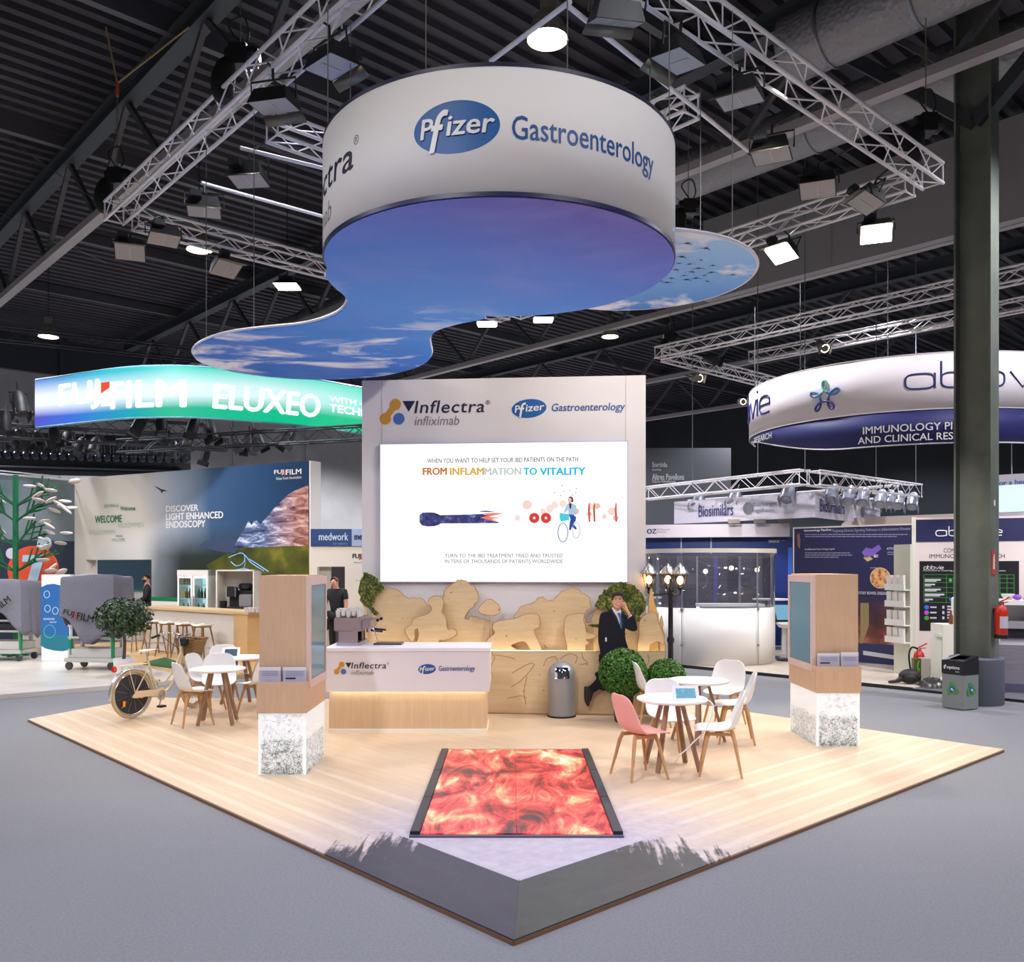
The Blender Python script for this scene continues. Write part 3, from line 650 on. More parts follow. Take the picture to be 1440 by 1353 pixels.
t.color(t.ramp(t.math('ADD', t.math('MULTIPLY', t.noise(30, 4, None, 0.8), 0.6), t.math('MULTIPLY', t.noise(6, 6, None, 0.7), 0.4)), [(0.40, (24, 34, 14)), (0.48, (62, 74, 32)), (0.55, (118, 124, 60)), (0.64, (186, 182, 112))])); PRLEAF = m
def printed_tree(label, pl, crown, trunk):
    o = thing('printed_tree', label, 'cutout', pl.o, pl.rot); q = pl.pts(bumpy(crown, 6, 4), 0, 500, 780, kx); b = MB(); b.prism(q, 0, 0.012); b.build('leaf_crown', PRLEAF, o)
    b = MB(); q = [(x, max(0, y)) for x, y in pl.pts(trunk, 0, 500, 780, kx)]; b.prism(q, 0.002, 0.014); b.build('board', PLY, o)
PG = Pl(WL.a + WL.n*0.19, WL.a + WL.d*WL.L + WL.n*0.19, PT + 0.003)
printed_tree('green printed tree cutout behind the man in the suit', PG, [(1100,232),(1118,200),(1140,170),(1170,145),(1210,128),(1240,126),(1275,140),(1305,165),(1325,195),(1335,225),(1325,260),(1310,285),(1330,310),(1300,312),(1280,290),(1230,285),(1170,262),(1140,250),(1112,248),(1100,232)], [(1180,250),(1250,270),(1250,735),(1180,735)])
printed_tree('green printed tree cutout at the end behind the coffee machine', PG, [(18,210),(15,130),(35,85),(60,88),(95,105),(118,135),(132,155),(118,178),(90,190),(84,220),(70,235),(95,255),(105,275),(92,282),(70,262),(40,235),(18,210)], [(34,215),(52,225),(60,735),(34,735)])
b = MB(); q = PG.pts([(1065,325),(1085,318),(1105,322),(1122,318),(1140,330),(1118,336),(1090,334)], 0, 500, 780, kx); 
o = thing('printed_hedge', 'small green printed shrub cutout beside the man in the suit', 'cutout', PG.o, PG.rot); b.prism(q, 0, 0.012); b.build('leaf_crown', PRLEAF, o)
b = MB(); q = [(x, max(0, y)) for x, y in PG.pts([(1095,330),(1115,330),(1115,735),(1095,735)], 0, 500, 780, kx)]; b.prism(q, 0.002, 0.014); b.build('board', PLY, o)

# printed man: a flat display figure, every colour area a shaped layer with a little relief
man = thing('printed_man', 'printed display figure of a striding man in dark suit holding a phone', 'cutout', PN.o, PN.rot)
kz = 712/100
def relief(name, pts, mat, d0, d1, sm=4, shrink=0.86):
    q = [Vector(p) for p in PN.pts(pts, 0, 820, 820, kz)]
    q = rim(q, sm) if sm else q; n = len(q); c = sum(q, Vector((0, 0))) / n; b = MB(); vs = []; fs = []
    lev = [(1.0, d0), (1.0, d0 + (d1-d0)*0.35), (0.5+shrink/2, d0 + (d1-d0)*0.8), (shrink, d1)]
    for s_, d in lev:
        for i, p in enumerate(q):
            tg = (q[(i+1) % n] - q[i-1]).normalized(); nr = Vector((tg.y, -tg.x)); 
            w_ = (1-s_) * 0.12
            pp = p.lerp(c, 0) + (c - p).normalized() * min(w_, (c-p).length*0.5); vs.append(PN.loc(pp.x, pp.y, d))
    for l in range(len(lev)-1): fs += [(l*n+i, l*n+(i+1) % n, (l+1)*n+(i+1) % n, (l+1)*n+i) for i in range(n)]
    fs += [tuple(range(n))[::-1], tuple(range((len(lev)-1)*n, len(lev)*n))]
    return b.add(vs, fs).build(name, mat, man)
SUIT = M((30, 30, 40), 0.75, 0, 0, 0.2); SKINP = M((214, 158, 128), 0.5); SHIRT = M((226, 222, 232), 0.6); TIE = M((40, 112, 176), 0.45)
relief('trousers', [(170,735),(455,705),(450,800),(420,900),(390,1000),(360,1130),(380,1260),(330,1300),(290,1130),(255,1060),(210,1078),(165,1065),(130,1085),(95,1105),(68,1190),(20,1180),(10,1060),(20,1035),(60,1030),(130,960),(115,910),(150,880),(180,850)], SUIT, 0.0, 0.018)
relief('shoe', [(12,1060),(30,1035),(60,1040),(84,1100),(75,1160),(62,1225),(46,1232),(20,1195),(10,1130)], M((26, 24, 30), 0.35), 0.012, 0.026)
relief('jacket', [(186,296),(250,276),(285,250),(310,290),(350,330),(400,300),(440,330),(448,362),(478,330),(505,320),(530,380),(542,440),(538,470),(510,482),(470,470),(428,450),(420,500),(430,580),(452,650),(462,705),(420,712),(330,705),(255,742),(165,746),(158,720),(170,690),(150,560),(155,430),(165,340)], SUIT, 0.014, 0.036)
relief('shirt', [(285,250),(300,244),(340,270),(372,262),(378,290),(384,380),(384,440),(372,430),(340,350),(305,290)], SHIRT, 0.030, 0.040, 3)
relief('tie', [(342,306),(352,295),(372,296),(376,315),(382,380),(387,430),(380,460),(370,425),(362,360)], TIE, 0.036, 0.046, 3)
relief('lapel', [(285,252),(275,280),(300,330),(345,400),(380,470),(384,458),(350,380),(310,300)], M((22, 22, 30), 0.7), 0.033, 0.041, 3)
relief('lapel', [(378,290),(392,320),(410,380),(400,440),(386,470),(384,420),(382,340)], M((22, 22, 30), 0.7), 0.033, 0.041, 3)
relief('pocket_square', [(220,545),(236,542),(236,584),(222,584)], WHITE, 0.035, 0.038, 0)
relief('face', [(290,150),(300,120),(340,105),(385,115),(404,150),(404,190),(392,225),(366,250),(335,258),(308,240),(290,205),(284,175)], SKINP, 0.030, 0.052)
relief('ear', [(282,170),(290,166),(294,195),(288,204)], M((196, 138, 110), 0.5), 0.030, 0.040, 2)
relief('neck', [(300,228),(370,240),(372,275),(345,300),(310,270)], M((186, 132, 104), 0.5), 0.028, 0.040, 3)
relief('hair', [(288,178),(284,140),(300,105),(335,86),(375,88),(405,108),(410,150),(404,168),(398,140),(380,125),(340,122),(310,130),(298,150)], M((44, 34, 30), 0.7), 0.046, 0.060)
for ex in (326, 368):
    relief('eyebrow', [(ex-16,152),(ex,145),(ex+16,150),(ex,150)], M((52, 38, 32), 0.6), 0.052, 0.055, 2)
    relief('eye', [(ex-10,160),(ex,155),(ex+10,160),(ex,164)], M((40, 32, 34), 0.4), 0.052, 0.055, 2)
relief('nose', [(345,160),(352,160),(360,186),(350,194),(338,188)], M((222, 164, 134), 0.5), 0.052, 0.060, 2)
relief('mouth', [(326,206),(350,210),(374,202),(368,218),(348,226),(332,218)], M((170, 92, 84), 0.5), 0.052, 0.055, 2)
relief('teeth', [(332,209),(350,212),(369,206),(362,215),(348,218)], WHITE, 0.055, 0.057, 2)
relief('hand', [(384,215),(398,190),(410,182),(420,196),(432,226),(448,262),(470,300),(482,318),(460,332),(444,316),(428,286),(400,262),(386,240)], SKINP, 0.036, 0.056, 3)
for fx in ((398,190,384,222),(408,184,398,232),(418,192,410,240),(424,206,420,250)):
    b = MB(); b.tube([PN.loc(*PN.uv(820+fx[0]/kz, 820+fx[1]/kz), 0.056), PN.loc(*PN.uv(820+(fx[0]+fx[2])/2/kz-0.6, 820+(fx[1]+fx[3])/2/kz), 0.060), PN.loc(*PN.uv(820+fx[2]/kz, 820+fx[3]/kz), 0.056)], [0.011, 0.010, 0.008], 7); b.build('finger', SKINP, man, smooth=True)
relief('phone', [(394,178),(406,176),(400,204),(392,202)], DARK, 0.050, 0.060, 0)
relief('cuff', [(452,330),(478,316),(488,326),(464,344)], SHIRT, 0.034, 0.048, 2)
relief('hand', [(190,745),(255,738),(250,770),(225,800),(195,790)], SKINP, 0.010, 0.030, 3)

# counter
cn = thing('reception_counter', 'wooden reception counter with white logo front and glowing edge', 'counter', (-2.33, 11.1, PT))
CP = Pl((-2.33, 11.1), (-0.28, 11.1), PT); L = CP.L
b = MB(); b.box(0.03, 0.10, 0.05, L-0.04, 0.82, 0.53); b.build('wood_body', COUNTERWOOD, cn)
b = MB(); b.box(0.03, 0.07, 0, L-0.03, 0.80, 0.05); b.build('plinth', M((246, 238, 220), 0.5), cn)
m, t = new('counter_fascia', 0.4); t.color((232, 224, 226)); 
b = MB(); b.box(0, 0, 0.53, L, 0.02, 1.03); b.build('logo_front', m, cn)
b = MB(); b.box(0, 0.02, 0.56, 0.02, 0.80, 1.03); b.box(L-0.02, 0.02, 0.56, L, 0.80, 1.03); b.build('end_panel', m, cn)
b = MB(); b.box(0.05, 0.03, 0.535, L-0.05, 0.06, 0.56); b.build('light_strip', LEDWHITE, cn)
b = MB(); b.box(-0.01, -0.01, 1.03, L+0.01, 0.84, 1.075); b.build('worktop', M((240, 238, 246), 0.3), cn, bevel=0.004)
inflectra(cn, CP, 469.5, 931.5, 0.5, 0.003)
oval_at(cn, CP, 588, 934, 613, 948, 0.003)
write(cn, 'Gastroenterology', CP, (617, 936.5, 668, 945.5), TXTBLUE, 0.003, 0.01, 0.15)
ym = 1.075 + PT

# kiosks
def sticks(sf_w, h, seed, face, n, mb):
    rr = random.Random(seed)
    for i in range(n):
        v = (h*.56*rr.random()**1.5 if rr.random() < .84 else h*.98*rr.random()) + .004; u = rr.uniform(0.03, sf_w-0.03); a = rr.uniform(0, math.pi); l = rr.uniform(0.02, 0.045) * (1 if v < h*0.3 else 1.2)
        w_ = 0.0009; du, dv = math.cos(a)*l/2, math.sin(a)*l/2; nu, nv = -math.sin(a)*w_, math.cos(a)*w_
        pts = []
        for su, sv in ((1, 1), (1, -1), (-1, -1), (-1, 1)):
            uu = min(max(u + su*du + sv*nu, 0), sf_w); vv = min(max(v + su*dv + sv*nv, 0), h); pts.append(face(uu, vv))
        mb.add(pts, [(0,1,2,3)])
m, t = new('lit_white_box', 0.5, 0.3); z = t.xyz()[2]
t.color((238, 240, 240)); t.emit((244, 248, 248), 0.32); LITBOX = m
STICK = M((118, 120, 104), 0.6)
LEAFLET = M((226, 224, 228), 0.5); ACRYL = m_glass('acrylic', (245, 245, 250), 0.1)
def kiosk(label, x0, x1, y0, y1, screen_side, seed):
    """x0..x1 across, y0 front, y1 back; the screen is on the long side that faces the middle"""
    k = thing('info_kiosk', label, 'kiosk', (x0, y0, PT)); W = x1-x0; D = y1-y0; H = 0.62
    b = MB(); b.box(0.015, 0.015, 0, W-0.015, D-0.015, H); b.build('light_box', LITBOX, k)
    b = MB(); e = 0.012
    sticks(W-0.03, H, seed, lambda u, v: (0.015+u, e, v), 1100, b)
    if screen_side > 0: sticks(D-0.03, H, seed+1, lambda u, v: (W-e, 0.015+u, v), 1500, b)
    else: sticks(D-0.03, H, seed+1, lambda u, v: (e, 0.015+u, v), 1500, b)
    b.build('match_pattern', STICK, k)['kind'] = 'stuff'
    b = MB(); b.box(0, 0, H, W, D, 0.93); b.build('tray_box', KIOSKWOOD, k, bevel=0.003)
    i = 0.02
    sx0 = i if screen_side > 0 else 0; sx1 = W if screen_side > 0 else W-i
    fr = 0.13
    b = MB(); b.box(0.0 if screen_side > 0 else 0.031, fr*0 + 0.10, 0.93, W-0.031 if screen_side > 0 else W, D, 2.0); b.build('tower', KIOSKWOOD, k, bevel=0.003)
    xs = W if screen_side > 0 else 0; d = 0.012*screen_side
    b = MB(); a0, a1 = sorted((xs-0.03*screen_side, xs+d)); 
    for bx in ((0.10, 0.86, 0.16, 1.985), (D-0.06, 0.86, D, 1.985), (0.16, 0.86, D-0.06, 0.94), (0.16, 1.90, D-0.06, 1.985)): b.box(a0, bx[0], bx[1], a1, bx[2], bx[3])
    b.build('screen_frame', M((224, 194, 182), 0.45), k)
    b = MB(); a0, a1 = sorted((xs-0.01*screen_side, xs+0.003*screen_side)); b.box(a0, 0.165, 0.945, a1, D-0.065, 1.895); s = b.build('touch_screen', SCREEN, k)
    return k
kl = kiosk('tall wooden info kiosk beside the reception counter, leaflets on its ledge', -2.565, -2.06, 8.94, 9.86, 1, 5)
kr = kiosk('tall wooden info kiosk beside the round white tables, screen facing the stand', 3.53, 4.06, 10.35, 11.36, -1, 9)
def leaflet(label, x, y, w_, pic, rise=0.0):
    o = thing('leaflet_stack', label, 'leaflet', (x, y, 0.93 + PT)); b = MB()
    for i in range(5): b.box(0.004, 0.020+i*0.005, 0.0, w_-0.004, 0.023+i*0.005, 0.15+rise-i*0.001)
    b.build('paper', LEAFLET, o)
    b = MB(); b.box(0, 0.006, 0, w_, 0.010, 0.12); b.box(0, 0.055, 0, w_, 0.058, 0.15); b.build('acrylic_holder', ACRYL, o)
    b = MB()
    for i in range(3): b.box(0.03, 0.0175, 0.10-i*0.018, w_-0.03, 0.0195, 0.107-i*0.018)
    b.build('printed_line', M((184, 182, 192), 0.6), o)
    if pic: b = MB(); b.box(0.03, 0.0175, 0.028, w_*0.55, 0.0195, 0.045); b.build('match_picture', M((60, 52, 60), 0.6), o)
leaflet('white leaflet stack without picture on the ledge of the kiosk by the counter', -2.55, 8.95, 0.225, False)
leaflet('white leaflet stack with a match picture on the ledge of the kiosk by the counter', -2.31, 8.95, 0.24, True)
leaflet('white leaflet stack with a match picture on the ledge of the kiosk by the tables', 3.56, 10.36, 0.26, True)
leaflet('plain white leaflet stack on the ledge of the kiosk by the tables', 3.83, 10.36, 0.21, False, 0.01)

# drum sign over the fire floor, with its printed canopy
DC = Vector((-0.12, 8.5)); DR = 1.64; ZB = 5.0; ZT = 5.99
cyl = Sf([(DC.x + DR*math.sin(a), DC.y - DR*math.cos(a)) for a in [R(-110 + 220*i/110) for i in range(111)]], ZB)
dr = thing('hanging_drum_sign', 'white round hanging sign with blue sky canopy over the flame floor', 'hanging sign', cyl.o)
off0 = Vector((DC.x, DC.y, ZB)) - cyl.o
m, t = new('drum_fabric', 0.65, 0.2); t.color((236, 230, 228))
b = MB(); b.lathe([(DR, 0), (DR, ZT-ZB)], 128, off0, None, False); b.build('drum_band', m, dr, smooth=True, solid=0.02)
b = MB(); b.lathe([(DR+0.012, -0.02), (DR+0.012, 0.015), (DR-0.03, 0.015), (DR-0.03, -0.02), (DR+0.012, -0.02)], 128, off0, None, False); b.build('lower_rim', M((30, 30, 70), 0.4), dr, smooth=True)
b = MB(); b.lathe([(DR+0.012, ZT-ZB-0.012), (DR+0.012, ZT-ZB+0.02), (DR-0.04, ZT-ZB+0.02), (DR-0.04, ZT-ZB-0.012), (DR+0.012, ZT-ZB-0.012)], 128, off0, None, False); b.build('upper_rim', M((40, 40, 66), 0.4), dr, smooth=True)
def canopy(name, pts, z0, th, mat):
    b = MB(); b.slab([(x - cyl.o.x, y - cyl.o.y) for x, y in pts], z0, z0+th); return b.build(name, mat, dr)
def Cz(px, py, z): q = HT(px, py, z); return (q.x, q.y)
m, t = new('sky_print', 0.6, 0.25); v = t.map((1, 1, 0), (0, 0, 0), (cyl.o.x, cyl.o.y, 0)); x, y, z = t.xyz(v)
s_ = t.math('ADD', t.math('MULTIPLY', y, 0.9), t.math('MULTIPLY', x, -0.55))
base = t.ramp(t.math('MULTIPLY', t.math('SUBTRACT', s_, 5.6), 0.11), [(0.0, (112, 84, 152)), (0.08, (90, 94, 184)), (0.2, (74, 116, 208)), (0.42, (66, 136, 220)), (0.72, (38, 110, 198)), (1.0, (26, 92, 182))])
n1 = t.noise(0.9, 6, t.map((1.0, 1.5, 0)), 0.6, 0.5)
streaks = t.math('MULTIPLY', t.math('SUBTRACT', n1, 0.45), 1.2)
base = t.mix(streaks, base, (124, 136, 212))
cl = t.math('MULTIPLY', t.ramp(t.noise(0.8, 7, t.map((0.8, 1.6, 0), (0, 0, 0.5), (2.3, 0.4, 0)), 0.6, 0.6), [(0.51, (0,0,0)), (0.62, (255,255,255))]), t.mapr(s_, 8.9, 10.4, 0, 1))
c_ = t.mix(cl, base, (214, 222, 240)); t.color(t.mix(1.0, c_, (1.45, 1.45, 1.5, 1), 'MULTIPLY')); SKYP = m  # print colour raised to stand in for light from below
pts = [(DC.x + DR*math.cos(a), DC.y + DR*math.sin(a)) for a in [R(97 - i*4) for i in range(70)]]
tail = [(458,386),(470,400),(484,412),(488,422),(478,436),(455,447),(420,455),(370,460),(320,467),(285,479),(271,492),(279,505),(305,515),(350,524),(410,530),(470,531),(530,527),(570,519),(598,508),(607,495),(605,482),(605,472),(614,462),(642,453),(682,445)]
tl = [Cz(x, y, ZB) for x, y in tail]; tl = [(p.x, p.y) for p in path(tl, 4)]
canopy('printed_canopy', pts + tl, -0.03, 0.03, SKYP)
m, t = new('bright_sky_print', 0.6, 0.25); v = t.map((1, 1, 0), (0, 0, 0), (cyl.o.x, cyl.o.y, 0)); x, y, z = t.xyz(v)
c_ = t.ramp(t.math('MULTIPLY', t.math('SUBTRACT', y, 7.9), 0.4), [(0, (150, 196, 238)), (0.6, (104, 160, 222)), (1, (60, 118, 196))])
cl = t.ramp(t.noise(1.1, 7, v, 0.6, 0.5), [(0.5, (0,0,0)), (0.62, (255,255,255))]); c_ = t.mix(t.math('MULTIPLY', cl, 0.85), c_, (226, 232, 244)); t.color(t.mix(1.0, c_, (1.5, 1.45, 1.4, 1), 'MULTIPLY'))  # disc print also raised in colour, in place of light
Z2 = 0.16; canopy('bird_sky_disc', [(1.24 + 1.25*math.cos(a), 9.2 + 1.25*math.sin(a)) for a in [2*math.pi*i/72 for i in range(72)]], Z2-0.03, 0.03, m)
b = MB()
for ring_pts, zz in ((tl, 0.0), ([(1.24 + 1.25*math.cos(a), 9.2 + 1.25*math.sin(a)) for a in [R(-80 + i*5) for i in range(37)]], Z2-0.015)):
    b.tube([(x - cyl.o.x, y - cyl.o.y, zz) for x, y in ring_pts], 0.018, 6)
b.build('canopy_piping', M((226, 228, 240), 0.5), dr, smooth=True)
random.seed(5); b = MB()
for px, py in ((966,343),(992,350),(958,362),(970,372),(950,380),(985,366),(1002,374),(944,392),(962,388),(978,392),(990,388),(930,396),(920,395),(1000,384),(955,371),(972,383),(982,378),(1030,387),(938,398),(965,394),(994,396)):
    x, y = Cz(px, py, ZB+Z2-0.035); x -= cyl.o.x; y -= cyl.o.y; a = random.uniform(-0.5, 0.5); s = random.uniform(0.05, 0.09); c, n_ = math.cos(a), math.sin(a)
    f = lambda u, v_: (x + u*c - v_*n_, y + u*n_ + v_*c, Z2-0.034)
    b.add([f(-s, s*0.5), f(-s*0.3, 0), f(0, s*0.15), f(s*0.3, 0), f(s, s*0.6), f(s*0.2, -s*0.25), f(0, -s*0.4), f(-s*0.2, -s*0.2)], [(0,1,7), (1,2,6,7), (2,3,5,6), (3,4,5)])
b.build('bird_print', M((56, 60, 84), 0.6), dr)
for px0, px1, y0, y1, tx in ((720, 917, 179, 240, 'Gastroenterology'),):
    ua = cyl.uv(px0, 200)[0]; ub = cyl.uv(px1, 200)[0]
    write(dr, tx, cyl, (ua, 0.36, ub, 0.60), TXTBLUE, 0.012, 0.004, 0.0, uvbox=True)
ca = cyl.uv(641, 191); pill(dr, cyl, (ca[0], 0.525), 0.345, 0.205, 0.011, 0.02)
ua = cyl.uv(506, 210)[0]; write(dr, 'Inflectra', cyl, (ua-1.62, 0.42, ua-0.08, 0.66), INK, 0.011, 0.012, 0.12, 1.05, uvbox=True)
write(dr, '®', cyl, (ua-0.07, 0.60, ua, 0.68), INK, 0.011, uvbox=True)
ub = cyl.uv(466, 290)[0]; write(dr, 'infliximab', cyl, (ub-0.95, 0.14, ub+0.03, 0.32), GREYINK, 0.011, 0, 0.2, uvbox=True)
def wire(par, p, q, r=0.005):
    b = MB(); b.tube([p, q], r, 5); b.build('hanging_wire', M((96, 94, 94), 0.6), par)
for a in (20, 70, 110, 160, 200, 250, 290, 340):
    x, y = off0.x + (DR-0.02)*math.cos(R(a)), off0.y + (DR-0.02)*math.sin(R(a)); wire(dr, (x, y, ZT-ZB), (x, y, 2.62))
for px, py in ((290,480),(357,463),(592,480)):
    x, y = Cz(px, py, ZB); wire(dr, (x-cyl.o.x, y-cyl.o.y, 0), (x-cyl.o.x, y-cyl.o.y, 2.62), .006)
for px, py in ((1030,365),(985,425)):
    x, y = Cz(px, py, ZB+Z2); wire(dr, (x-cyl.o.x, y-cyl.o.y, Z2), (x-cyl.o.x, y-cyl.o.y, 2.62))
# ------------------------------------------------------------------ furniture and things on the stand
def make_chair(mat, name='shell_chair'):
    t = thing(name, '', 'chair')
    prof = [(.235,.430,.150,.0),(.232,.446,.195,.004),(.19,.458,.212,.008),(.10,.452,.224,.014),(.0,.446,.232,.022),(-.09,.448,.236,.036),(-.155,.470,.238,.060),(-.195,.52,.238,.075),(-.218,.59,.236,.070),(-.235,.67,.228,.055),(-.248,.745,.214,.040),(-.257,.800,.185,.026),(-.262,.828,.130,.016),(-.264,.836,.07,.012)]
    NU = 12; vs = []; fs = []
    for i, (y, z, w_, lift) in enumerate(prof):
        a = prof[max(i-1, 0)]; c = prof[min(i+1, len(prof)-1)]; d = Vector((c[0]-a[0], c[1]-a[1])).normalized(); nx, nz = -d.y, d.x
        if nz < 0 and i < 6: nx, nz = -nx, -nz
        nx, nz = (d.y, -d.x)
        for j in range(NU + 1):
            u = -1 + 2*j/NU; k = lift*abs(u)**2.5
            vs.append((w_*u*(1 - 0.0*u*u), y + nx*k, z + nz*k))
    n = NU + 1
    for i in range(len(prof)-1): fs += [(i*n+j, i*n+j+1, (i+1)*n+j+1, (i+1)*n+j) for j in range(NU)]
    b = MB(); b.add(vs, fs); b.build('seat_shell', mat, t, smooth=True, solid=0.012, sub=1)
    for sx in (-1, 1):
        for sy in (-1, 1):
            b = MB(); b.tube([(sx*.12, sy*.11-.02, .43), (sx*.145, sy*.135-.02, .36), (sx*.215, sy*.205-.02, 0)], [.020, .020, .0115], 10); b.build('leg', LEGWOOD, t, smooth=True)
    b = MB()
    for sx in (-1, 1): b.bar((sx*.12, -.13, .415), (sx*.12, .09, .415), .03, .03)
    b.bar((-.13, .0, .412), (.13, .0, .412), .06, .026); b.build('seat_frame', LEGWOOD, t)
    return t
def face_to(x, y, tx, ty): return math.atan2(ty-y, tx-x) - math.pi/2
GRP = 'shell chairs around the round tables'
chair0 = None
def chair(px, py, ang, label, mat=None, first=[]):
    """px, py: photo point of the floor under the seat's centre; ang: heading in degrees, 0 = away from the camera, 90 = to the left"""
    p = G(px, py, PT)
    if mat is not None: c = make_chair(mat)
    elif not first: c = make_chair(SHELL); first.append(c)
    else: c = dup(first[0], (0, 0, 0))
    c.location = (p.x, p.y, PT); c.rotation_euler = (0, 0, R(ang)); c['label'] = label; c['group'] = GRP; return c
chair(901, 1092, -68, 'pale pink shell chair at the front table with a tablet', PINK)
chair(1010, 1087, 78, 'white shell chair at the front table facing the pink chair')
chair(943, 1066, 195, 'white shell chair right behind the tablet on the front table')
chair(1032, 1043, 80, 'white shell chair at the rear table, back half hiding its tabletop')
chair(1018, 1020, 145, 'white shell chair standing behind the rear empty table, towards the glass booth')
chair(918, 1020, -85, 'white shell chair between the boxwood balls and the rear empty table')
chair(273, 1019, -50, 'white shell chair at the front bicycle-side table, its back towards the bicycle wheel')
chair(291, 1001, -100, 'white shell chair close to the bicycle, half hidden by the front bicycle-side table')
chair(308, 1004, 197, 'white shell chair behind the small front table near the bicycle')
chair(315, 983, 200, 'white shell chair behind the second tablet by the bar stools')
chair(362, 1006, 62, 'white shell chair mostly hidden behind the kiosk, at the front bicycle-side table')
chair(364, 988, 62, 'white shell chair beside the kiosk at the table with the second tablet')

def make_table():
    t = thing('round_table', '', 'table', (0,0,0), 0, 'round white tables')
    b = MB(); b.lathe([(0, .705), (.33, .705), (.36, .718), (.362, .728), (.36, .735), (0, .735)], 56); b.build('tabletop', WHITE, t, smooth=True)
    for i in range(4):
        a = math.pi/2*i + math.pi/4; c, s = math.cos(a), math.sin(a)
        b = MB(); b.bar((c*.11, s*.11, .705), (c*.31, s*.31, 0.012), .048, .034, (c, s, 0.3)); b.build('leg', TABLEWOOD, t, bevel=0.004)
    b = MB(); b.box(-.13, -.13, .69, .13, .13, .705); b.build('leg_plate', TABLEWOOD, t)
    return t
tb = make_table()
def table(cx, Y, label, rot, first=[]):
    x = (cx-CX)*Y/F; o = tb if not first else dup(tb, (0,0,0)); first.append(1); o.location = (x, Y, PT); o.rotation_euler = (0,0,R(rot)); o['label'] = label; return o
table(945, 9.2, 'round white table with a lit tablet beside the pink chair', 8)
table(982, 10.65, 'round white table with nothing on it, behind the tablet table', 30)
table(306, 11.85, 'small round white table near the bicycle, empty top', 10)
table(338, 13.35, 'round white table with a dark tablet, half hidden by the kiosk', 35)

def tablet(label, x, y, rot, face, tilt, w_=0.27, h=0.16):
    o = thing('tablet', label, 'tablet', (x, y, .735 + PT), R(rot)); T_ = Matrix.Rotation(R(-tilt), 3, 'X')
    b = MB(); pts = rim([(-w_/2,0.004),(-w_/2+.02,0),(w_/2-.02,0),(w_/2,0.004),(w_/2,h-.02),(w_/2-.02,h),(-w_/2+.02,h),(-w_/2,h-.02)], 3)
    b.prism([(p.x, p.y) for p in pts], 0, 0.016); b.moved(T_.to_4x4()); b.build('case', WHITE, o)
    b = MB(); b.box(-w_/2+.035, -.002, .03, w_/2-.035, 0, h-.03); b.moved(T_.to_4x4()); b.build('display', face, o)
    d = h*math.sin(R(tilt)); b = MB(); b.add([(-.07, .016, 0), (.07, .016, 0), (.07, d+.05, 0), (-.07, d+.05, 0), (-.06, d*.7+.014, h*.66*math.cos(R(tilt))), (.06, d*.7+.014, h*.66*math.cos(R(tilt)))], [(0,1,2,3), (0,4,5,1), (2,5,4,3), (0,3,4), (1,5,2)]); b.build('stand', WHITE, o)
    return o
m, t = new('tablet_page', 0.15); t.color((10, 16, 24)); t.emit(t.ramp(t.noise(22, 1), [(0.5, (120, 184, 214)), (0.62, (150, 206, 226)), (0.7, (86, 150, 160))]), 0.9)
tablet('white tablet with lit blue page on the table by the pink chair', 1.76, 8.99, 4, m, 22)
tablet('white tablet with dark screen on the half hidden table by the kiosk', -4.17, 13.2, 12, M((52, 78, 96), 0.15), 42, 0.25, 0.19)
# charging cable of the near tablet
b = MB(); b.tube(path([(1.78, 9.06, .744+PT), (1.97, 9.0, .745+PT), (2.02, 8.93, .70), (1.95, 8.95, .5), (1.78, 8.9, .34), (1.66, 8.92, .22), (1.6, 8.95, .16), (1.44, 9.0, .20)], 6), 0.006, 6)
tag(b.build('charging_cable', WHITE, None, smooth=True), 'thin white cable hanging from the tablet table by the pink chair', 'cable')

# domed bin
p = Vector((0.69, 12.42, PT))
bn = thing('dome_bin', 'brushed metal waste bin with domed lid in front of the plywood panel', 'bin', p)
m, t = new('brushed_metal', 0.42, 0.5, 0.55); t.color(t.ramp(t.noise(160, 2), [(0.3, (156, 158, 162)), (0.7, (166, 168, 172))]))
b = MB(); b.lathe([(.185, .02), (.185, .52), (.19, .52), (.19, .53)], 40); b.build('body', m, bn, smooth=True)
b = MB(); b.lathe([(.20, 0), (.20, .018), (.187, .022)], 40); b.build('base_ring', BLACK, bn, smooth=True)
b = MB(); b.lathe([(.188, .53), (.188, .60), (.178, .65), (.15, .70), (.11, .735), (.055, .757), (0, .762)], 40); b.build('dome', m, bn, smooth=True)
b = MB(); vs = []
for i in range(9):
    a = R(-90 - 32 + 64*i/8)
    vs += [(math.cos(a)*.192, math.sin(a)*.192, .545), (math.cos(a)*.186, math.sin(a)*.186, .64), (math.cos(a)*.155, math.sin(a)*.155, .698)]
fs = []
for i in range(8): fs += [(3*i, 3*i+3, 3*i+4, 3*i+1), (3*i+1, 3*i+4, 3*i+5, 3*i+2)]
b.add(vs, fs); b.build('push_flap', M((214, 214, 222), 0.06, 1.0), bn, smooth=True)

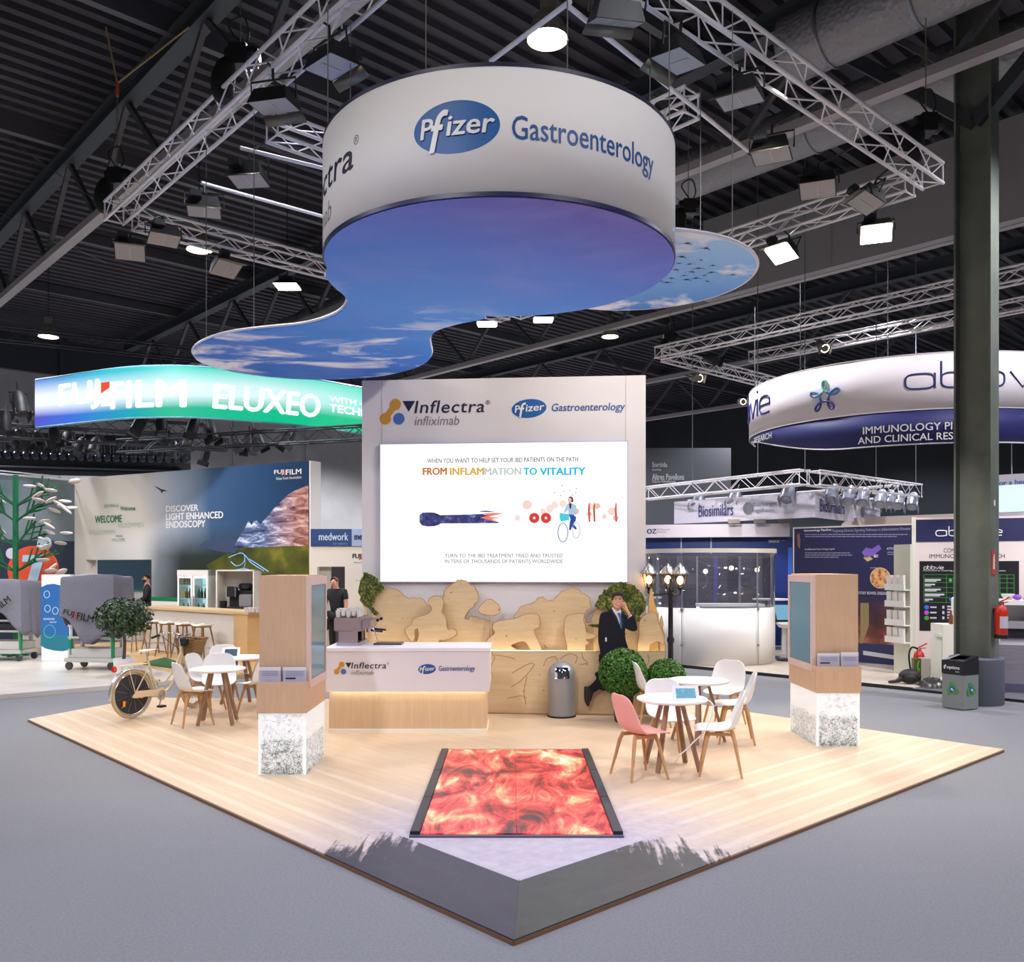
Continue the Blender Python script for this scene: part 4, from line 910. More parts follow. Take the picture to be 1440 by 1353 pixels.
# boxwood balls: leaves are one part
def leaves(c, r, n, size, seed, flat=1.0, shell=0.75):
    rr = random.Random(seed); b = MB(); c = Vector(c)
    for i in range(n):
        d = Vector((rr.gauss(0,1), rr.gauss(0,1), rr.gauss(0,1))).normalized(); p = c + Vector((d.x, d.y, d.z*flat)) * r * (shell + (1-shell)*rr.random()**0.6)
        nrm = (d + Vector((rr.uniform(-.8,.8), rr.uniform(-.8,.8), rr.uniform(-.3,1.0)))).normalized(); a = nrm.orthogonal().normalized()
        a = Matrix.Rotation(rr.uniform(0, 6.28), 3, nrm) @ a; q = nrm.cross(a); s = size*rr.uniform(.7, 1.3)
        b.add([p - a*s, p + q*s*.5 + nrm*s*.12, p + a*s, p - q*s*.5 + nrm*s*.12], [(0,1,2,3)])
    return b
def boxwood(label, x, y, r, zc, seed):
    o = thing('boxwood_ball', label, 'shrub', (x, y, PT)); zc -= PT
    leaves((0,0,zc), r, 6500, .021, seed, 1.0, .80).build('leaves', BOXLEAF, o)
    b = MB(); b.ball((0,0,zc), r*.84, 20, 12); b.build('twigs', M((22, 40, 14), 0.9), o, smooth=True)
    b = MB(); b.lathe([(.10, 0), (.11, .02), (.15, max(.1, zc-r*.86)), (.17, max(.1, zc-r*.84)), (.15, max(.08, zc-r*.80)), (0, max(.08, zc-r*.80))], 28); b.build('pot', M((52, 40, 38), 0.7), o, smooth=True)
boxwood('big clipped boxwood ball before the legs of the printed man', 1.49, 11.98, .33, .70, 21)
boxwood('smaller clipped boxwood ball at the foot of the lamp post', 2.10, 12.12, .27, .60, 22)

# street lamp with three lanterns
lx, ly = (943-CX)*12.75/F, 12.75
sl = thing('lamp_post', 'black park lamp post with three lit lanterns beside the printed scenery', 'street lamp', (lx, ly, 0))
b = MB(); b.lathe([(.13, 0), (.13, .04), (.09, .07), (.075, .30), (.055, .34), (.042, .40), (.038, 1.02), (.052, 1.05), (.052, 1.09), (.036, 1.12), (.033, 1.68), (.055, 1.74), (.05, 1.80), (.025, 1.86), (.02, 1.95)], 20); b.build('post', BLACK, sl, smooth=True)
LG = m_glass('lantern_glass', (255, 240, 220), 0.1)
for a, rr in ((165, .36), (20, .10), (-20, .16)):
    c, s = math.cos(R(a))*rr*1.0, math.sin(R(a))*rr
    if a == 165: c = -.30; s = .06
    if a == 20: c = .02; s = .34
    if a == -20: c = .08; s = -.30
    b = MB(); b.tube(path([(0,0,1.76), (c*.5, s*.5, 1.72), (c, s, 1.74), (c, s, 1.80)], 5), .014, 6); b.ball((c, s, 1.81), .03); b.build('arm', BLACK, sl, smooth=True)
    ln = MB(); ln.lathe([(.05, 1.83), (.10, 2.02)], 6, (c, s, 0), None, False); h = ln.build('lantern_glass', LG, sl)
    b = MB(); b.lathe([(.125, 2.015), (.13, 2.03), (.07, 2.10), (.062, 2.12), (.05, 2.125), (.025, 2.15), (.0, 2.17)], 12, (c, s, 0)); b.build('lantern_roof', M((180, 178, 176), 0.25, 0.9), h, smooth=True)
    b = MB(); b.ball((c, s, 1.93), .045, 12, 8, (1, 1, 1.3)); b.build('bulb', LANTERNGLOW, h, smooth=True)
    b = MB(); b.lathe([(.052, 1.815), (.055, 1.83), (.03, 1.835)], 12, (c, s, 0))
    for i in range(6): b.tube([(c+.05*math.cos(i*math.pi/3), s+.05*math.sin(i*math.pi/3), 1.83), (c+.10*math.cos(i*math.pi/3), s+.10*math.sin(i*math.pi/3), 2.02)], .005, 4)
    b.build('lantern_frame', BLACK, h)
    d = bpy.data.lights.new('lantern_light', 'POINT'); d.energy = 9; d.color = (1, .8, .55); d.shadow_soft_size = .05; lo = bpy.data.objects.new('lantern_light', d); COL.objects.link(lo); lo.location = (lx+c, ly+s, 1.93)

# coffee machine, cups and grinder on the counter
cf = thing('espresso_machine', 'silver espresso machine standing on the end of the reception counter', 'coffee machine', (-2.27, 11.36, ym))
STEELM = M((176, 172, 190), 0.28, 0.85)
b = MB(); b.box(0.03, 0.0, 0.0, 0.33, 0.62, 0.045); b.build('drip_base', STEELM, cf, bevel=.006)
b = MB(); b.box(0.04, 0.02, 0.045, 0.17, 0.60, 0.19); b.build('rear_body', M((120, 116, 134), 0.25, 0.8), cf)
for y in (.0, .58): 
    b = MB(); b.box(0.06, y, 0.045, 0.30, y+.02, 0.19); b.build('side_leg', STEELM, cf)
b = MB(); b.box(0.0, -0.01, 0.185, 0.35, 0.63, 0.36); b.build('boiler_housing', STEELM, cf, bevel=.012)
b = MB(); b.box(0.35, 0.02, 0.22, 0.46, 0.60, 0.33); b.build('group_panel', STEELM, cf, bevel=.01)
for y in (.15, .45):
    b = MB(); b.lathe([(.03, .17), (.035, .22)], 16, (.42, y, 0)); h = b.build('group_head', CHROME, cf, smooth=True)
    b = MB(); b.tube([(.44, y, .19), (.60, y, .175)], .013, 8); b.build('handle', BLACK, h, smooth=True)
    b = MB(); b.ball((.53, y+.04, .32), .024); b.build('steam_knob', BLACK, cf, smooth=True)
b = MB(); b.tube(path([(.44, .04, .25), (.50, .04, .22), (.53, .04, .12), (.55, .04, .06)], 4), .005, 6); b.build('steam_wand', CHROME, cf, smooth=True)
b = MB(); b.tube([(0.02, 0, .37), (0.02, .62, .37)], .006, 6); b.tube([(.33, 0, .37), (.33, .62, .37)], .006, 6); b.build('cup_rail', CHROME, cf)
cup = MB(); cup.lathe([(.026, 0), (.036, .085), (.039, .088), (.035, .088), (.025, .006), (0, .006)], 16); cup0 = cup.build('paper_cup', WHITE, None, smooth=True)
k = 0
for j in range(4):
    for i in range(5):
        o = cup0 if k == 0 else cup0.copy()
        if k: COL.objects.link(o)
        o.location = (-2.27 + .045 + i*.066, 11.42 + j*.08, ym + .362 + (.02 if (i + j) % 2 else 0)); tag(o, 'white cup among the rows stacked on the espresso machine', 'cup', 'cups on the espresso machine'); k += 1
gr = thing('coffee_grinder', 'coffee grinder with blue-lidded hopper behind the espresso machine', 'grinder', (-1.93, 12.12, 1.0))
gz = 0
b = MB(); b.box(-.09, -.10, 0.06, .09, .12, 0.10); b.box(-.08, -.09, 0.10, .08, .10, .30); b.build('grinder_body', M((90, 88, 98), 0.3, 0.6), gr)
b = MB(); b.lathe([(.05, .30), (.10, .36), (.10, .50)], 20); b.build('hopper', m_glass('hopper_glass', (220, 225, 230), 0.15), gr, smooth=True)
b = MB(); b.lathe([(0, .50), (.11, .50), (.11, .52), (0, .525)], 20); b.build('hopper_lid', M((38, 70, 110), 0.4), gr, smooth=True)
gr.location = (-2.06, 11.84, ym - .06)
tr = MB(); tr.box(0, 0, 0, .36, .30, .02); tag(tr.build('drain_tray', M((86, 82, 90), 0.35, 0.6), None, loc=(-1.79, 11.5, ym), bevel=.004), 'flat dark metal tray on the reception counter beside the espresso machine', 'tray')

# cream bicycle with basket
BK = Vector((-5.22, 12.24, PT)); ha = R(62)
bk = thing('bicycle', 'cream city bicycle with a wicker basket parked at the stand edge', 'bicycle', BK, ha)
CREAM = M((232, 208, 168), 0.35); TYRE = M((196, 172, 130), 0.7); rw = .335; wb = 1.07
ZY = Matrix.Rotation(R(90), 3, 'X')
def wheel(name, x, steer=0.0, rear=False):
    S_ = Matrix.Rotation(steer, 3, 'Z'); Mx = S_ @ ZY; c = Vector((x, 0, rw))
    b = MB(); b.ring(c, rw-.022, .022, 40, 8, Mx); w_ = b.build('wheel', TYRE, bk, smooth=True, label='cream tyre of the rear wheel' if rear else 'cream tyre of the front wheel')
    b = MB(); b.ring(c, rw-.052, .011, 40, 6, Mx); b.build('wheel_rim', CHROME, w_, smooth=True)
    b = MB(); b.tube([c + S_ @ Vector((0, -.05, 0)), c + S_ @ Vector((0, .05, 0))], .028 if rear else .02, 12)
    b.build('hub', STEEL, w_, smooth=True)
    b = MB()
    for i in range(24):
        a = 2*math.pi*i/24; b.tube([c + S_ @ Vector((0, (-1)**i*.03, 0)), c + S_ @ Vector(((rw-.055)*math.cos(a), 0, (rw-.055)*math.sin(a)))], .0022, 4)
    b.build('spoke', STEEL, w_)
    b = MB(); pr = []
    for i in range(25):
        a = R(-10 + 200*i/24) if rear else R(10 + 175*i/24)
        pr.append((a, rw + .022))
    vs = []; fs = []
    for a, r_ in pr:
        for dy, dr_ in ((-.032, -.012), (-.02, .004), (.02, .004), (.032, -.012)):
            vs.append(c + S_ @ Vector(((r_+dr_)*math.cos(a), dy, (r_+dr_)*math.sin(a))))
    for i in range(24): fs += [(4*i+j, 4*i+j+1, 4*i+j+5, 4*i+j+4) for j in range(3)]
    b.add(vs, fs); b.build('mudguard', M((226, 220, 214), 0.25, 0.7), bk, smooth=True, solid=.003)
    return w_
wheel('rear', 0, 0, True); wheel('front', wb, R(18))
tub = lambda pts, r, name, mat, n=10: MB().tube(path(pts, 4) if len(pts) > 2 else pts, r, n).build(name, mat, bk, smooth=True)
bb = (.43, 0, .29)
fr = MB(); fr.tube([bb, (.26, 0, .78)], .016, 10); fr.tube(path([(.86, 0, .80), (.74, 0, .48), (.60, 0, .32), bb], 5), .021, 10); fr.tube(path([(.85, 0, .86), (.70, 0, .58), (.52, 0, .44), (.36, 0, .50)], 5), .016, 10); fr.tube([(.875, 0, .70), (.835, 0, .92)], .022, 10)
for s in (-1, 1): fr.tube([bb, (.2, s*.05, .30), (0, s*.06, rw)], .010, 8); fr.tube([(.28, 0, .70), (.15, s*.045, .55), (0, s*.06, rw)], .009, 8)
fr.build('frame', CREAM, bk, smooth=True)
fk = MB()
for s in (-1, 1): fk.tube(path([(.87, s*.03, .72), (.92, s*.05, .60), (1.0, s*.055, .42), (wb, s*.055, rw)], 4), [.015]*13, 8)
fk.bar((.86, -.05, .72), (.88, .05, .72), .03); fk.build('fork', CREAM, bk, smooth=True)
tub([(.835, 0, .90), (.81, 0, 1.04), (.83, 0, 1.08)], .013, 'handlebar_stem', CHROME)
hb = tub([(.60, .30, 1.06), (.74, .28, 1.10), (.85, .18, 1.11), (.86, 0, 1.08), (.85, -.18, 1.11), (.74, -.28, 1.10), (.60, -.30, 1.06)], .011, 'handlebar', CHROME)
for s in (-1, 1):
    b = MB(); b.tube([(.70, s*.285, 1.088), (.58, s*.303, 1.052)], .017, 10); b.build('grip', RUBBER, hb, smooth=True)
    b = MB(); b.tube([(.76, s*.27, 1.09), (.66, s*.25, 1.05)], .006, 6); b.build('brake_lever', STEEL, hb)
b = MB(); b.add([(.10,-.10,.93),(.10,.10,.93),(.22,.10,.945),(.40,.03,.93),(.42,0,.925),(.40,-.03,.93),(.22,-.10,.945),(.12,-.09,.88),(.12,.09,.88),(.22,.08,.89),(.40,.025,.90),(.40,-.025,.90),(.22,-.08,.89)], [(0,1,2,3,4,5,6),(7,12,11,10,9,8),(0,7,8,1),(1,8,9,2),(2,9,10,3),(3,10,4),(4,10,11),(4,11,5),(5,11,12,6),(6,12,7,0)])
b.build('saddle', M((238, 226, 206), 0.5), bk, smooth=True, sub=1)
b = MB(); b.tube([(.26,0,.76),(.235,0,.90)], .012, 8); b.build('seat_post', CHROME, bk, smooth=True)
b = MB()
for y in (-.07, -.025, .025, .07): b.tube([(-.24, y, .74), (.20, y, .74)], .006, 6)
for x in (-.24, -.1, .05, .2): b.tube([(x, -.07, .74), (x, .07, .74)], .006, 6)
for s in (-1, 1): b.tube([(-.12, s*.07, .74), (0, s*.07, rw+.02)], .006, 6)
b.build('luggage_rack', CREAM, bk)
b = MB(); b.lathe([(0, 0), (.035, .005), (.045, .02), (.03, .05), (0, .055)], 16, (-.26, 0, .70), Matrix.Rotation(R(-90), 3, 'Y')); b.build('tail_lamp', M((196, 30, 18), 0.2, 0, 0.25), bk, smooth=True)
b = MB(); b.lathe([(0, -.03), (.14, -.03), (.30, -.022), (.30, -.015), (0, -.02)], 32, (0, -.02, rw), ZY); b.build('skirt_guard', M((44, 44, 48), 0.5), bk, smooth=True)
b = MB(); b.prism([(-.06,.30),(.02,.38),(.36,.36),(.47,.38),(.54,.30),(.48,.20),(.40,.20),(.33,.28),(.0,.28)], -.075, -.06); b.build('chain_case', CREAM, bk, bevel=.006)
b = MB(); b.tube([(.43, -.10, .29), (.36, -.11, .13)], .010, 8); b.tube([(.43, .06, .29), (.50, .08, .45)], .010, 8); b.lathe([(0,-.01),(.05,-.01),(.05,.01),(0,.01)], 16, (.43, -.085, .29), ZY); b.build('crank', CHROME, bk, smooth=True)
for c in ((.36, -.16, .13), (.50, .13, .45)):
    b = MB(); b.cbox(c, (.10, .09, .026)); b.build('pedal', RUBBER, bk, bevel=.004)
for c in ((.14, -.03, .30), (-.15, -.03, .22)):
    b = MB(); b.cbox(c, (.035, .012, .075)); b.build('wheel_reflector', M((250, 136, 20), 0.2, 0, 0.4), bk, bevel=.004)
for dx, dz in ((.14, .12), (-.15, -.08)):
    b = MB(); b.cbox((wb+dx, -.02, rw+dz), (.075, .012, .035)); b.build('wheel_reflector', M((250, 136, 20), 0.2, 0, 0.4), bk, bevel=.004)
b = MB(); b.tube(path([(.35, .03, .27), (.28, .16, .12), (.24, .22, 0.006)], 4), .010, 8); b.build('kickstand', STEEL, bk, smooth=True)
m, t = new('wicker', 0.7, 0.2); wv = t.n('ShaderNodeTexWave'); t.l(t.map((1, 1, 1)), wv.inputs[0]); wv.bands_direction = 'Z'; wv.inputs['Scale'].default_value = 16; wv.inputs['Distortion'].default_value = 1.0
t.color(t.ramp(wv.outputs[1], [(0.2, (112, 78, 44)), (0.7, (186, 146, 96))])); t.bump(wv.outputs[1], 0.8, 0.02)
b = MB(); x0, x1, w0, w1 = .90, 1.13, .15, .20
b.add([(x0+.02,-w0,.78),(x1-.03,-w0,.78),(x1-.03,w0,.78),(x0+.02,w0,.78),(x0,-w1,1.03),(x1+.03,-w1,1.03),(x1+.03,w1,1.03),(x0,w1,1.03),
       (x0+.015,-w1+.015,1.03),(x1+.015,-w1+.015,1.03),(x1+.015,w1-.015,1.03),(x0+.015,w1-.015,1.03),(x0+.035,-w0+.01,.795),(x1-.04,-w0+.01,.795),(x1-.04,w0-.01,.795),(x0+.035,w0-.01,.795)],
      [(0,3,2,1),(0,1,5,4),(1,2,6,5),(2,3,7,6),(3,0,4,7),(4,5,9,8),(5,6,10,9),(6,7,11,10),(7,4,8,11),(8,9,13,12),(9,10,14,13),(10,11,15,14),(11,8,12,15),(12,13,14,15)])
bs = b.build('basket', m, bk)
b = MB(); b.tube([(x0,-w1,1.03),(x1+.03,-w1,1.03),(x1+.03,w1,1.03),(x0,w1,1.03)], .014, 8, closed=True); b.build('basket_rim', m, bs, smooth=True)
b = MB(); b.cbox((x0-.02, -.02, .98), (.03, .16, .10), Euler((0, R(15), 0))); b.build('bar_bag', RUBBER, bk, bevel=.01)
b = MB(); b.tube(path([(.72, -.27, 1.08), (.80, -.20, .98), (.86, -.06, .90), (.88, -.04, .75)], 4), .004, 5); b.tube(path([(.72, .27, 1.08), (.84, .20, .96), (.90, .08, .86), (.88, .04, .74)], 4), .004, 5); b.build('brake_cable', RUBBER, bk)
# ------------------------------------------------------------------ silver rigging over the stand, floods, hoists, high bays
TZ = 7.8
TRS = []
def truss(label, p, q, mat=ALU, size=.29, group=None, step=.42, name='lighting_truss', cr=.025, lr=.010):
    p = Vector(p); q = Vector(q); TRS.append((p, q)); L = (q-p).length; d = (q-p).normalized(); u = Vector((0,0,1)); s = d.cross(u).normalized(); u = s.cross(d)
    t = thing(name, label, 'truss', p, 0, group); h = size/2
    cor = [(-h,-h),(h,-h),(h,h),(-h,h)]; pt = lambda c, l: s*c[0] + u*c[1] + d*l
    for c in cor: b = MB(); b.tube([pt(c, 0), pt(c, L)], cr, 8); b.build('chord', mat, t, smooth=True)
    b = MB(); n = max(2, int(L/step)); 
    for k in range(4):
        c0, c1 = cor[k], cor[(k+1) % 4]
        for i in range(n):
            a, e = (c0, c1) if i % 2 == 0 else (c1, c0)
            b.tube([pt(a, L*i/n), pt(e, L*(i+1)/n)], lr, 5, cap=False)
        for l in (0.02, L-0.02): b.tube([pt(c0, l), pt(c1, l)], lr*1.3, 5)
    b.build('lacing', mat, t); return t
def at_dir(p, d, l): return Vector(p) + d*l
F0 = Vector((-.17, 7.24, TZ)); LC = HT(160, 300, TZ); RC = HT(1312, 248, TZ)
RG = 'silver rigging trusses over the stand'
# left and right arms, then the cross arms
truss('silver lattice truss running from overhead to the hoist with black bag', LC, F0, group=None)
truss('silver lattice truss running from overhead to its outer end beside the steel column', RC, F0 + (RC-F0).normalized()*.5)
KC = LC + E1*(RC-F0).length
truss('silver lattice truss crossing behind the white drum from the hoist end', LC + E1*.32, KC)
truss('silver lattice truss crossing behind the white drum from the end near the column', RC + E2*.32, KC - E2*.32)
a1 = HT(345, 165, TZ); truss('short silver lattice truss meeting the drum from the arm with looped cable', a1 + E1*.35, a1 + E1*3.0)
a2 = HT(1008, 128, TZ); truss('silver lattice truss meeting the drum from the column side arm', a2 + E2*.35, a2 + E2*3.4)
for (x0, y0, x1, y1), lb in (((283, 257, 460, 306), 'silver pipe crossing below the hoist side rigging, lower one'), ((338, 208, 460, 238), 'silver pipe crossing below the hoist side rigging, upper one'),
                             ((690, 86, 802, 2), 'silver pipe above the drum, running up to the bell lamp'), ((796, 6, 1052, 212), 'silver pipe over the drum reaching down to a flood under the column side rigging')):
    b = MB(); p = HT(x0, y0, 7.6); q = HT(x1, y1, 7.6); b.tube([(0,0,0), q-p], .026, 10); tag(b.build('rigging_pipe', ALU, None, loc=p, smooth=True), lb, 'pipe')

# flood light: housing with reflector glass, barn door, yoke
REFL = M((160, 156, 152), 0.35, 0.2)
FBODY = M((30, 30, 32), 0.5); FBRASS = M((104, 98, 82), 0.4, 0.5)
GLOWF = m_led('flood_glow', (255, 240, 214), 18.0)
def make_flood(lit=False):
    t = thing('flood_lamp', '', 'flood light', (0,0,0), 0, 'flood lights under the silver rigging')
    # opening looks along -Z; built hanging under the origin
    b = MB(); w_, d, h = .24, .19, .15
    b.add([(-w_,-d,-.12),(w_,-d,-.12),(w_,d,-.12),(-w_,d,-.12),(-w_*.8,-d*.55,.06),(w_*.8,-d*.55,.06),(w_*.8,d*.8,.06),(-w_*.8,d*.8,.06),(-w_*.94,-d*.93,-.115),(w_*.94,-d*.93,-.115),(w_*.94,d*.93,-.115),(-w_*.94,d*.93,-.115)],
          [(0,1,5,4),(1,2,6,5),(2,3,7,6),(3,0,4,7),(4,5,6,7),(0,8,9,1),(1,9,10,2),(2,10,11,3),(3,11,8,0)])
    b.build('housing', FBODY, t, bevel=.008)
    b = MB(); b.add([(-w_*.93,-d*.92,-.116),(w_*.93,-d*.92,-.116),(w_*.93,d*.92,-.116),(-w_*.93,d*.92,-.116)], [(0,1,2,3)]); b.build('front_glass', GLOWF if lit else REFL, t)
    b = MB(); b.bar((0, -.12, -.119), (0, .12, -.119), .018, .004); b.build('lamp_tube', GLOWF if lit else M((180, 172, 160), 0.3), t)
    b = MB(); b.tube([(-w_-.03, 0, -.05), (-w_-.03, 0, .17), (w_+.03, 0, .17), (w_+.03, 0, -.05)], .012, 6); b.tube([(0,0,.17),(0,0,.30)], .016, 8); b.build('yoke', BLACK, t)
    b = MB(); b.add([(-w_,d,-.12),(w_,d,-.12),(w_*1.05,d+.10,-.20),(-w_*1.05,d+.10,-.20)], [(0,1,2,3)]); b.build('top_visor', FBRASS, t, solid=.006)
    b = MB(); b.cbox((.10, .22, .02), (.16, .10, .10)); b.build('gear_box', DARK, t, bevel=.008)
    return t
NAMES = ['flood under the drum side end of the left rising truss, nearest overhead', 'large flood on the rising truss below the folded cable hoist', 'flood hung under the middle of the rising truss with the black bag hoist',
 'flood below the lower silver pipe beside the rising truss', 'flood next to the hoist corner of the rigging', 'lowest flood hanging under the hoist corner of the rigging', 'flood hung under the cross truss beside the drum, above a lit lamp',
 'flood overhead above the drum at the picture top', 'big pale flood at the top of the truss going to the column', 'dark broad flood under the truss going to the column, second from the top', 'flood with orange plug where the pipe ends under the column side truss', 'flood turned almost flat under the column side truss',
 'flood hung over the lit flood near the steel column', 'lit flood under the cross truss beside the bird sky disc', 'lit flood with bright star glow near the steel column']
fl0 = make_flood(); fl1 = None
for i, (px, py, ax, ay, k) in enumerate(FLOODS):
    lit = i >= 13
    if lit and fl1 is None: fl1 = o = make_flood(True)
    else: o = fl0 if i == 0 else dup(fl1 if lit else fl0, (0,0,0))
    o.location = HT(px, py, FZ); dirn = (Vector((ax, ay, 0)) - o.location).normalized()
    qz = (-dirn).to_track_quat('Z', 'Y'); o.rotation_euler = qz.to_euler(); o['label'] = NAMES[i]; o['group'] = 'flood lights under the silver rigging'
    b = MB(); top = o.location.copy(); M4 = qz.to_matrix().transposed()
    best = None
    for p_, q_ in TRS[:6]:
        dd = (q_-p_); tt = max(0, min(1, (top-p_).dot(dd)/dd.length_squared)); n_ = p_ + dd*tt
        if best is None or (n_-top).length < (best-top).length: best = n_; sd_ = dd.normalized().cross(Vector((0,0,1))); off_ = sd_*(.14 if (top-n_).dot(sd_) > 0 else -.14) - Vector((0,0,.14))
    mid = M4 @ (best + off_ - top); b.tube([(0,0,.29), mid], .012, 6); b.build('clamp', BLACK, o)

# chain hoists with bags, slings
def hoist(px, py, label, sling=None, z=8.3):
    c = HT(px, py, z); t = thing('chain_hoist', label, 'hoist', c); t.scale = (.85,)*3
    b = MB(); b.cbox((0,0,.1), (.26, .34, .30)); b.lathe([(.13,-.2),(.15,-.1),(.15,.2),(.10,.28)], 16, (0,0,.12), Matrix.Rotation(R(90),3,'Y')); b.build('motor', M((30,28,28), 0.45), t, bevel=.01)
    b = MB(); b.tube(path([(-.14,-.05,.05),(-.2,-.06,-.1),(-.24,-.06,-.35),(-.2,-.05,-.55)],4), [.08,.1,.12,.14,.15,.16,.17,.17,.17,.16,.15,.13,.10], 12); b.build('chain_bag', M((22,20,20), 0.8), t, smooth=True)
    b = MB(); b.cbox((.18,.05,.05), (.12,.1,.12)); b.build('plug_box', M((184, 66, 40), 0.4), t, bevel=.01)
    b = MB(); b.tube(path([(0,-.05,.3),(-.15,-.05,.55),(.05,-.05,.68),(.14,-.05,.45),(.1,-.05,.3)],5), .014, 6); b.build('cable_loop', RUBBER, t, smooth=True)
    b = MB(); b.tube([(0,0,.25), (0,0,2.4 if not sling else (sling[0]-z))], .010, 5); b.build('chain', M((150,136,100), 0.4, 0.6), t)
    if sling:
        b = MB(); zt = sling[0]-z
        b.tube([(0,0,zt-.25),(0,0,zt)], .03, 8); b.build('hook', M((196,80,40), 0.4), t)
        for q in sling[1]:
            e = HT(q[0], q[1], q[2]) - c; b = MB(); b.tube([(0,0,zt), e], .018, 6); b.build('sling', M((176,150,104), 0.6), t)
    return t
hoist(165, 258, 'chain hoist with black bag and tan slings at the outer corner of the rigging', (HT(165,258,8.3).y*(795-92)/F+EH, ((146, 0, 11.4), (283, 0, 11.4))))
hoist(338, 92, 'chain hoist with looped cable on the rising truss of the rigging')
hoist(1302, 185, 'chain hoist with red plug at the rigging end beside the steel column')
hoist(968, 300, 'chain hoist over the rigging crossing right behind the drum')

# high bay lamps with glowing mouths
def make_bay(sq):
    t = thing('high_bay_lamp', '', 'ceiling lamp', (0,0,0), 0, None)
    if sq:
        b = MB(); b.cbox((0,0,.1), (.34,.34,.2)); b.add([(-.3,-.3,-.02),(.3,-.3,-.02),(.3,.3,-.02),(-.3,.3,-.02),(-.17,-.17,.1),(.17,-.17,.1),(.17,.17,.1),(-.17,.17,.1)], [(0,1,5,4),(1,2,6,5),(2,3,7,6),(3,0,4,7)]); b.build('housing', DARK, t)
        b = MB(); b.box(-.27,-.27,-.03,.27,.27,-.015); b.build('lamp_glass', LAMPGLOW, t)
    else:
        b = MB(); b.lathe([(.27,0),(.25,.12),(.17,.30),(.10,.36),(.10,.55),(0,.56)], 28, (0,0,0), None, False); b.build('bell_shade', M((150,140,128), 0.35, 0.4), t, smooth=True)
        b = MB(); b.lathe([(0,.01),(.25,.01),(.25,.02),(0,.02)], 28); b.build('lamp_glass', LAMPGLOW, t)
    b = MB(); b.tube([(0,0,.3),(0,0,3.1)], .012, 6); b.build('hanger', DARK, t)
    return t
BAYS = [(770, 56, 9.0, 0, 'big bell lamp lit above the drum, at the top of the pipe'), (280, 352, 9.0, 0, 'lit round lamp glowing below the hoist corner of the rigging'), (404, 402, 9.0, 1, 'lit square lamp with a star glow between rigging and canopy tail'),
        (685, 455, 9.2, 1, 'lit square lamp seen under the drum canopy, first from the canopy neck'), (764, 449, 9.4, 1, 'lit square lamp seen under the drum canopy, second from the canopy neck'), (858, 474, 9.4, 0, 'small lit lamp under the drum, farther than the two square ones'),
        (68, 474, 8.6, 0, 'lit lamp over the far end of the curved luminous banner'), (497, 262, 0, 0, '')]
b0 = make_bay(True); b1 = make_bay(False); used = set()
for px, py, z, sq, lb in BAYS:
    if not lb: continue
    src = b0 if sq else b1; o = src if sq not in used else dup(src, (0,0,0)); used.add(sq); o.location = HT(px, py, z); o['label'] = lb; o['group'] = 'high bay lamps'

# second rigging over the round white and navy sign
C2 = HT(925, 497, TZ)
truss('silver truss over the round white and navy sign, long arm behind the steel column', C2, C2 - E2*12)
truss('silver truss over the round white and navy sign, short arm going into the hall', C2 + E1*.32, C2 + E1*9)
truss('upper silver truss farther back over the round white and navy sign', C2 + E1*4.5 + Vector((0,0,.6)), C2 + E1*4.5 - E2*14 + Vector((0,0,.6)))
hoist(942, 480, 'chain hoist on the corner of the rigging over the round white and navy sign')
def make_spot(mat=M((44,42,44), 0.5), lit=False, cat='spotlight', name='spotlight'):
    t = thing(name, '', cat)
    b = MB(); b.lathe([(.06,-.02),(.10,0),(.105,.16),(.085,.30),(.05,.36),(0,.37)], 14); b.build('lamp_can', mat, t, smooth=True)
    b = MB(); b.lathe([(0,-.012),(.085,-.012),(.085,-.004),(0,-.004)], 14); b.build('lens', m_led('spot_glow',(255,230,190),12.0) if lit else M((150,150,160),0.1,0.6), t)
    b = MB(); b.tube([(-.12,0,.15),(-.12,0,.34),(.12,0,.34),(.12,0,.15)], .010, 5); b.tube([(0,0,.34),(0,0,.52)], .014, 5); b.build('yoke', BLACK, t)
    for s in (-1,1): b = MB(); b.bar((s*.11,-.1,-.03), (s*.11,.1,-.03), .004, .12); b.build('barn_door', mat, t)
    return t
sp_dark = make_spot(M((26,26,29), 0.55)); sp_lit = make_spot(M((120,116,112),0.4,0.4), True); sp_grey = make_spot(M((168,170,182),0.4,0.4)); _us = set()
def spot(src, p, aim, label, group, sc=1.0):
    o = src if src not in _us else dup(src, (0,0,0)); _us.add(src); o.location = p; dirn = (Vector(aim) - Vector(p)).normalized()
    o.rotation_euler = (-dirn).to_track_quat('Z', 'Y').to_euler(); o['label'] = label; o['group'] = group; o.scale = (sc,)*3; return o
g2 = 'spotlights on the rigging over the round white and navy sign'
spot(sp_lit, HT(984, 532, 7.4), (9, 19, 5), 'lit spotlight under the short arm of the rigging by the round sign', g2, 1.2)
spot(sp_lit, HT(1045, 565, 7.4), (8, 19, 5.5), 'lit spotlight beside the far edge of the round white and navy sign', g2, 1.1)
spot(sp_lit, HT(1160, 490, 7.4), (8, 18, 5), 'lit spotlight hanging over the top of the round white and navy sign', g2, 1.2)
spot(sp_dark, HT(1008, 508, 7.4), (9, 19, 5), 'unlit spotlight near the corner of the rigging by the round sign', g2, 1.2)
for px, py, x, y, z, wt in ((984, 532, 7.0, 16.8, 5.4, 160), (1160, 490, 8.6, 16.0, 5.4, 160)):
    p = HT(px, py, 7.3); lamp('sign_light', p + (Vector((x,y,z))-p).normalized()*.3, (x, y, z), wt, WARM, 60, .8, .08)

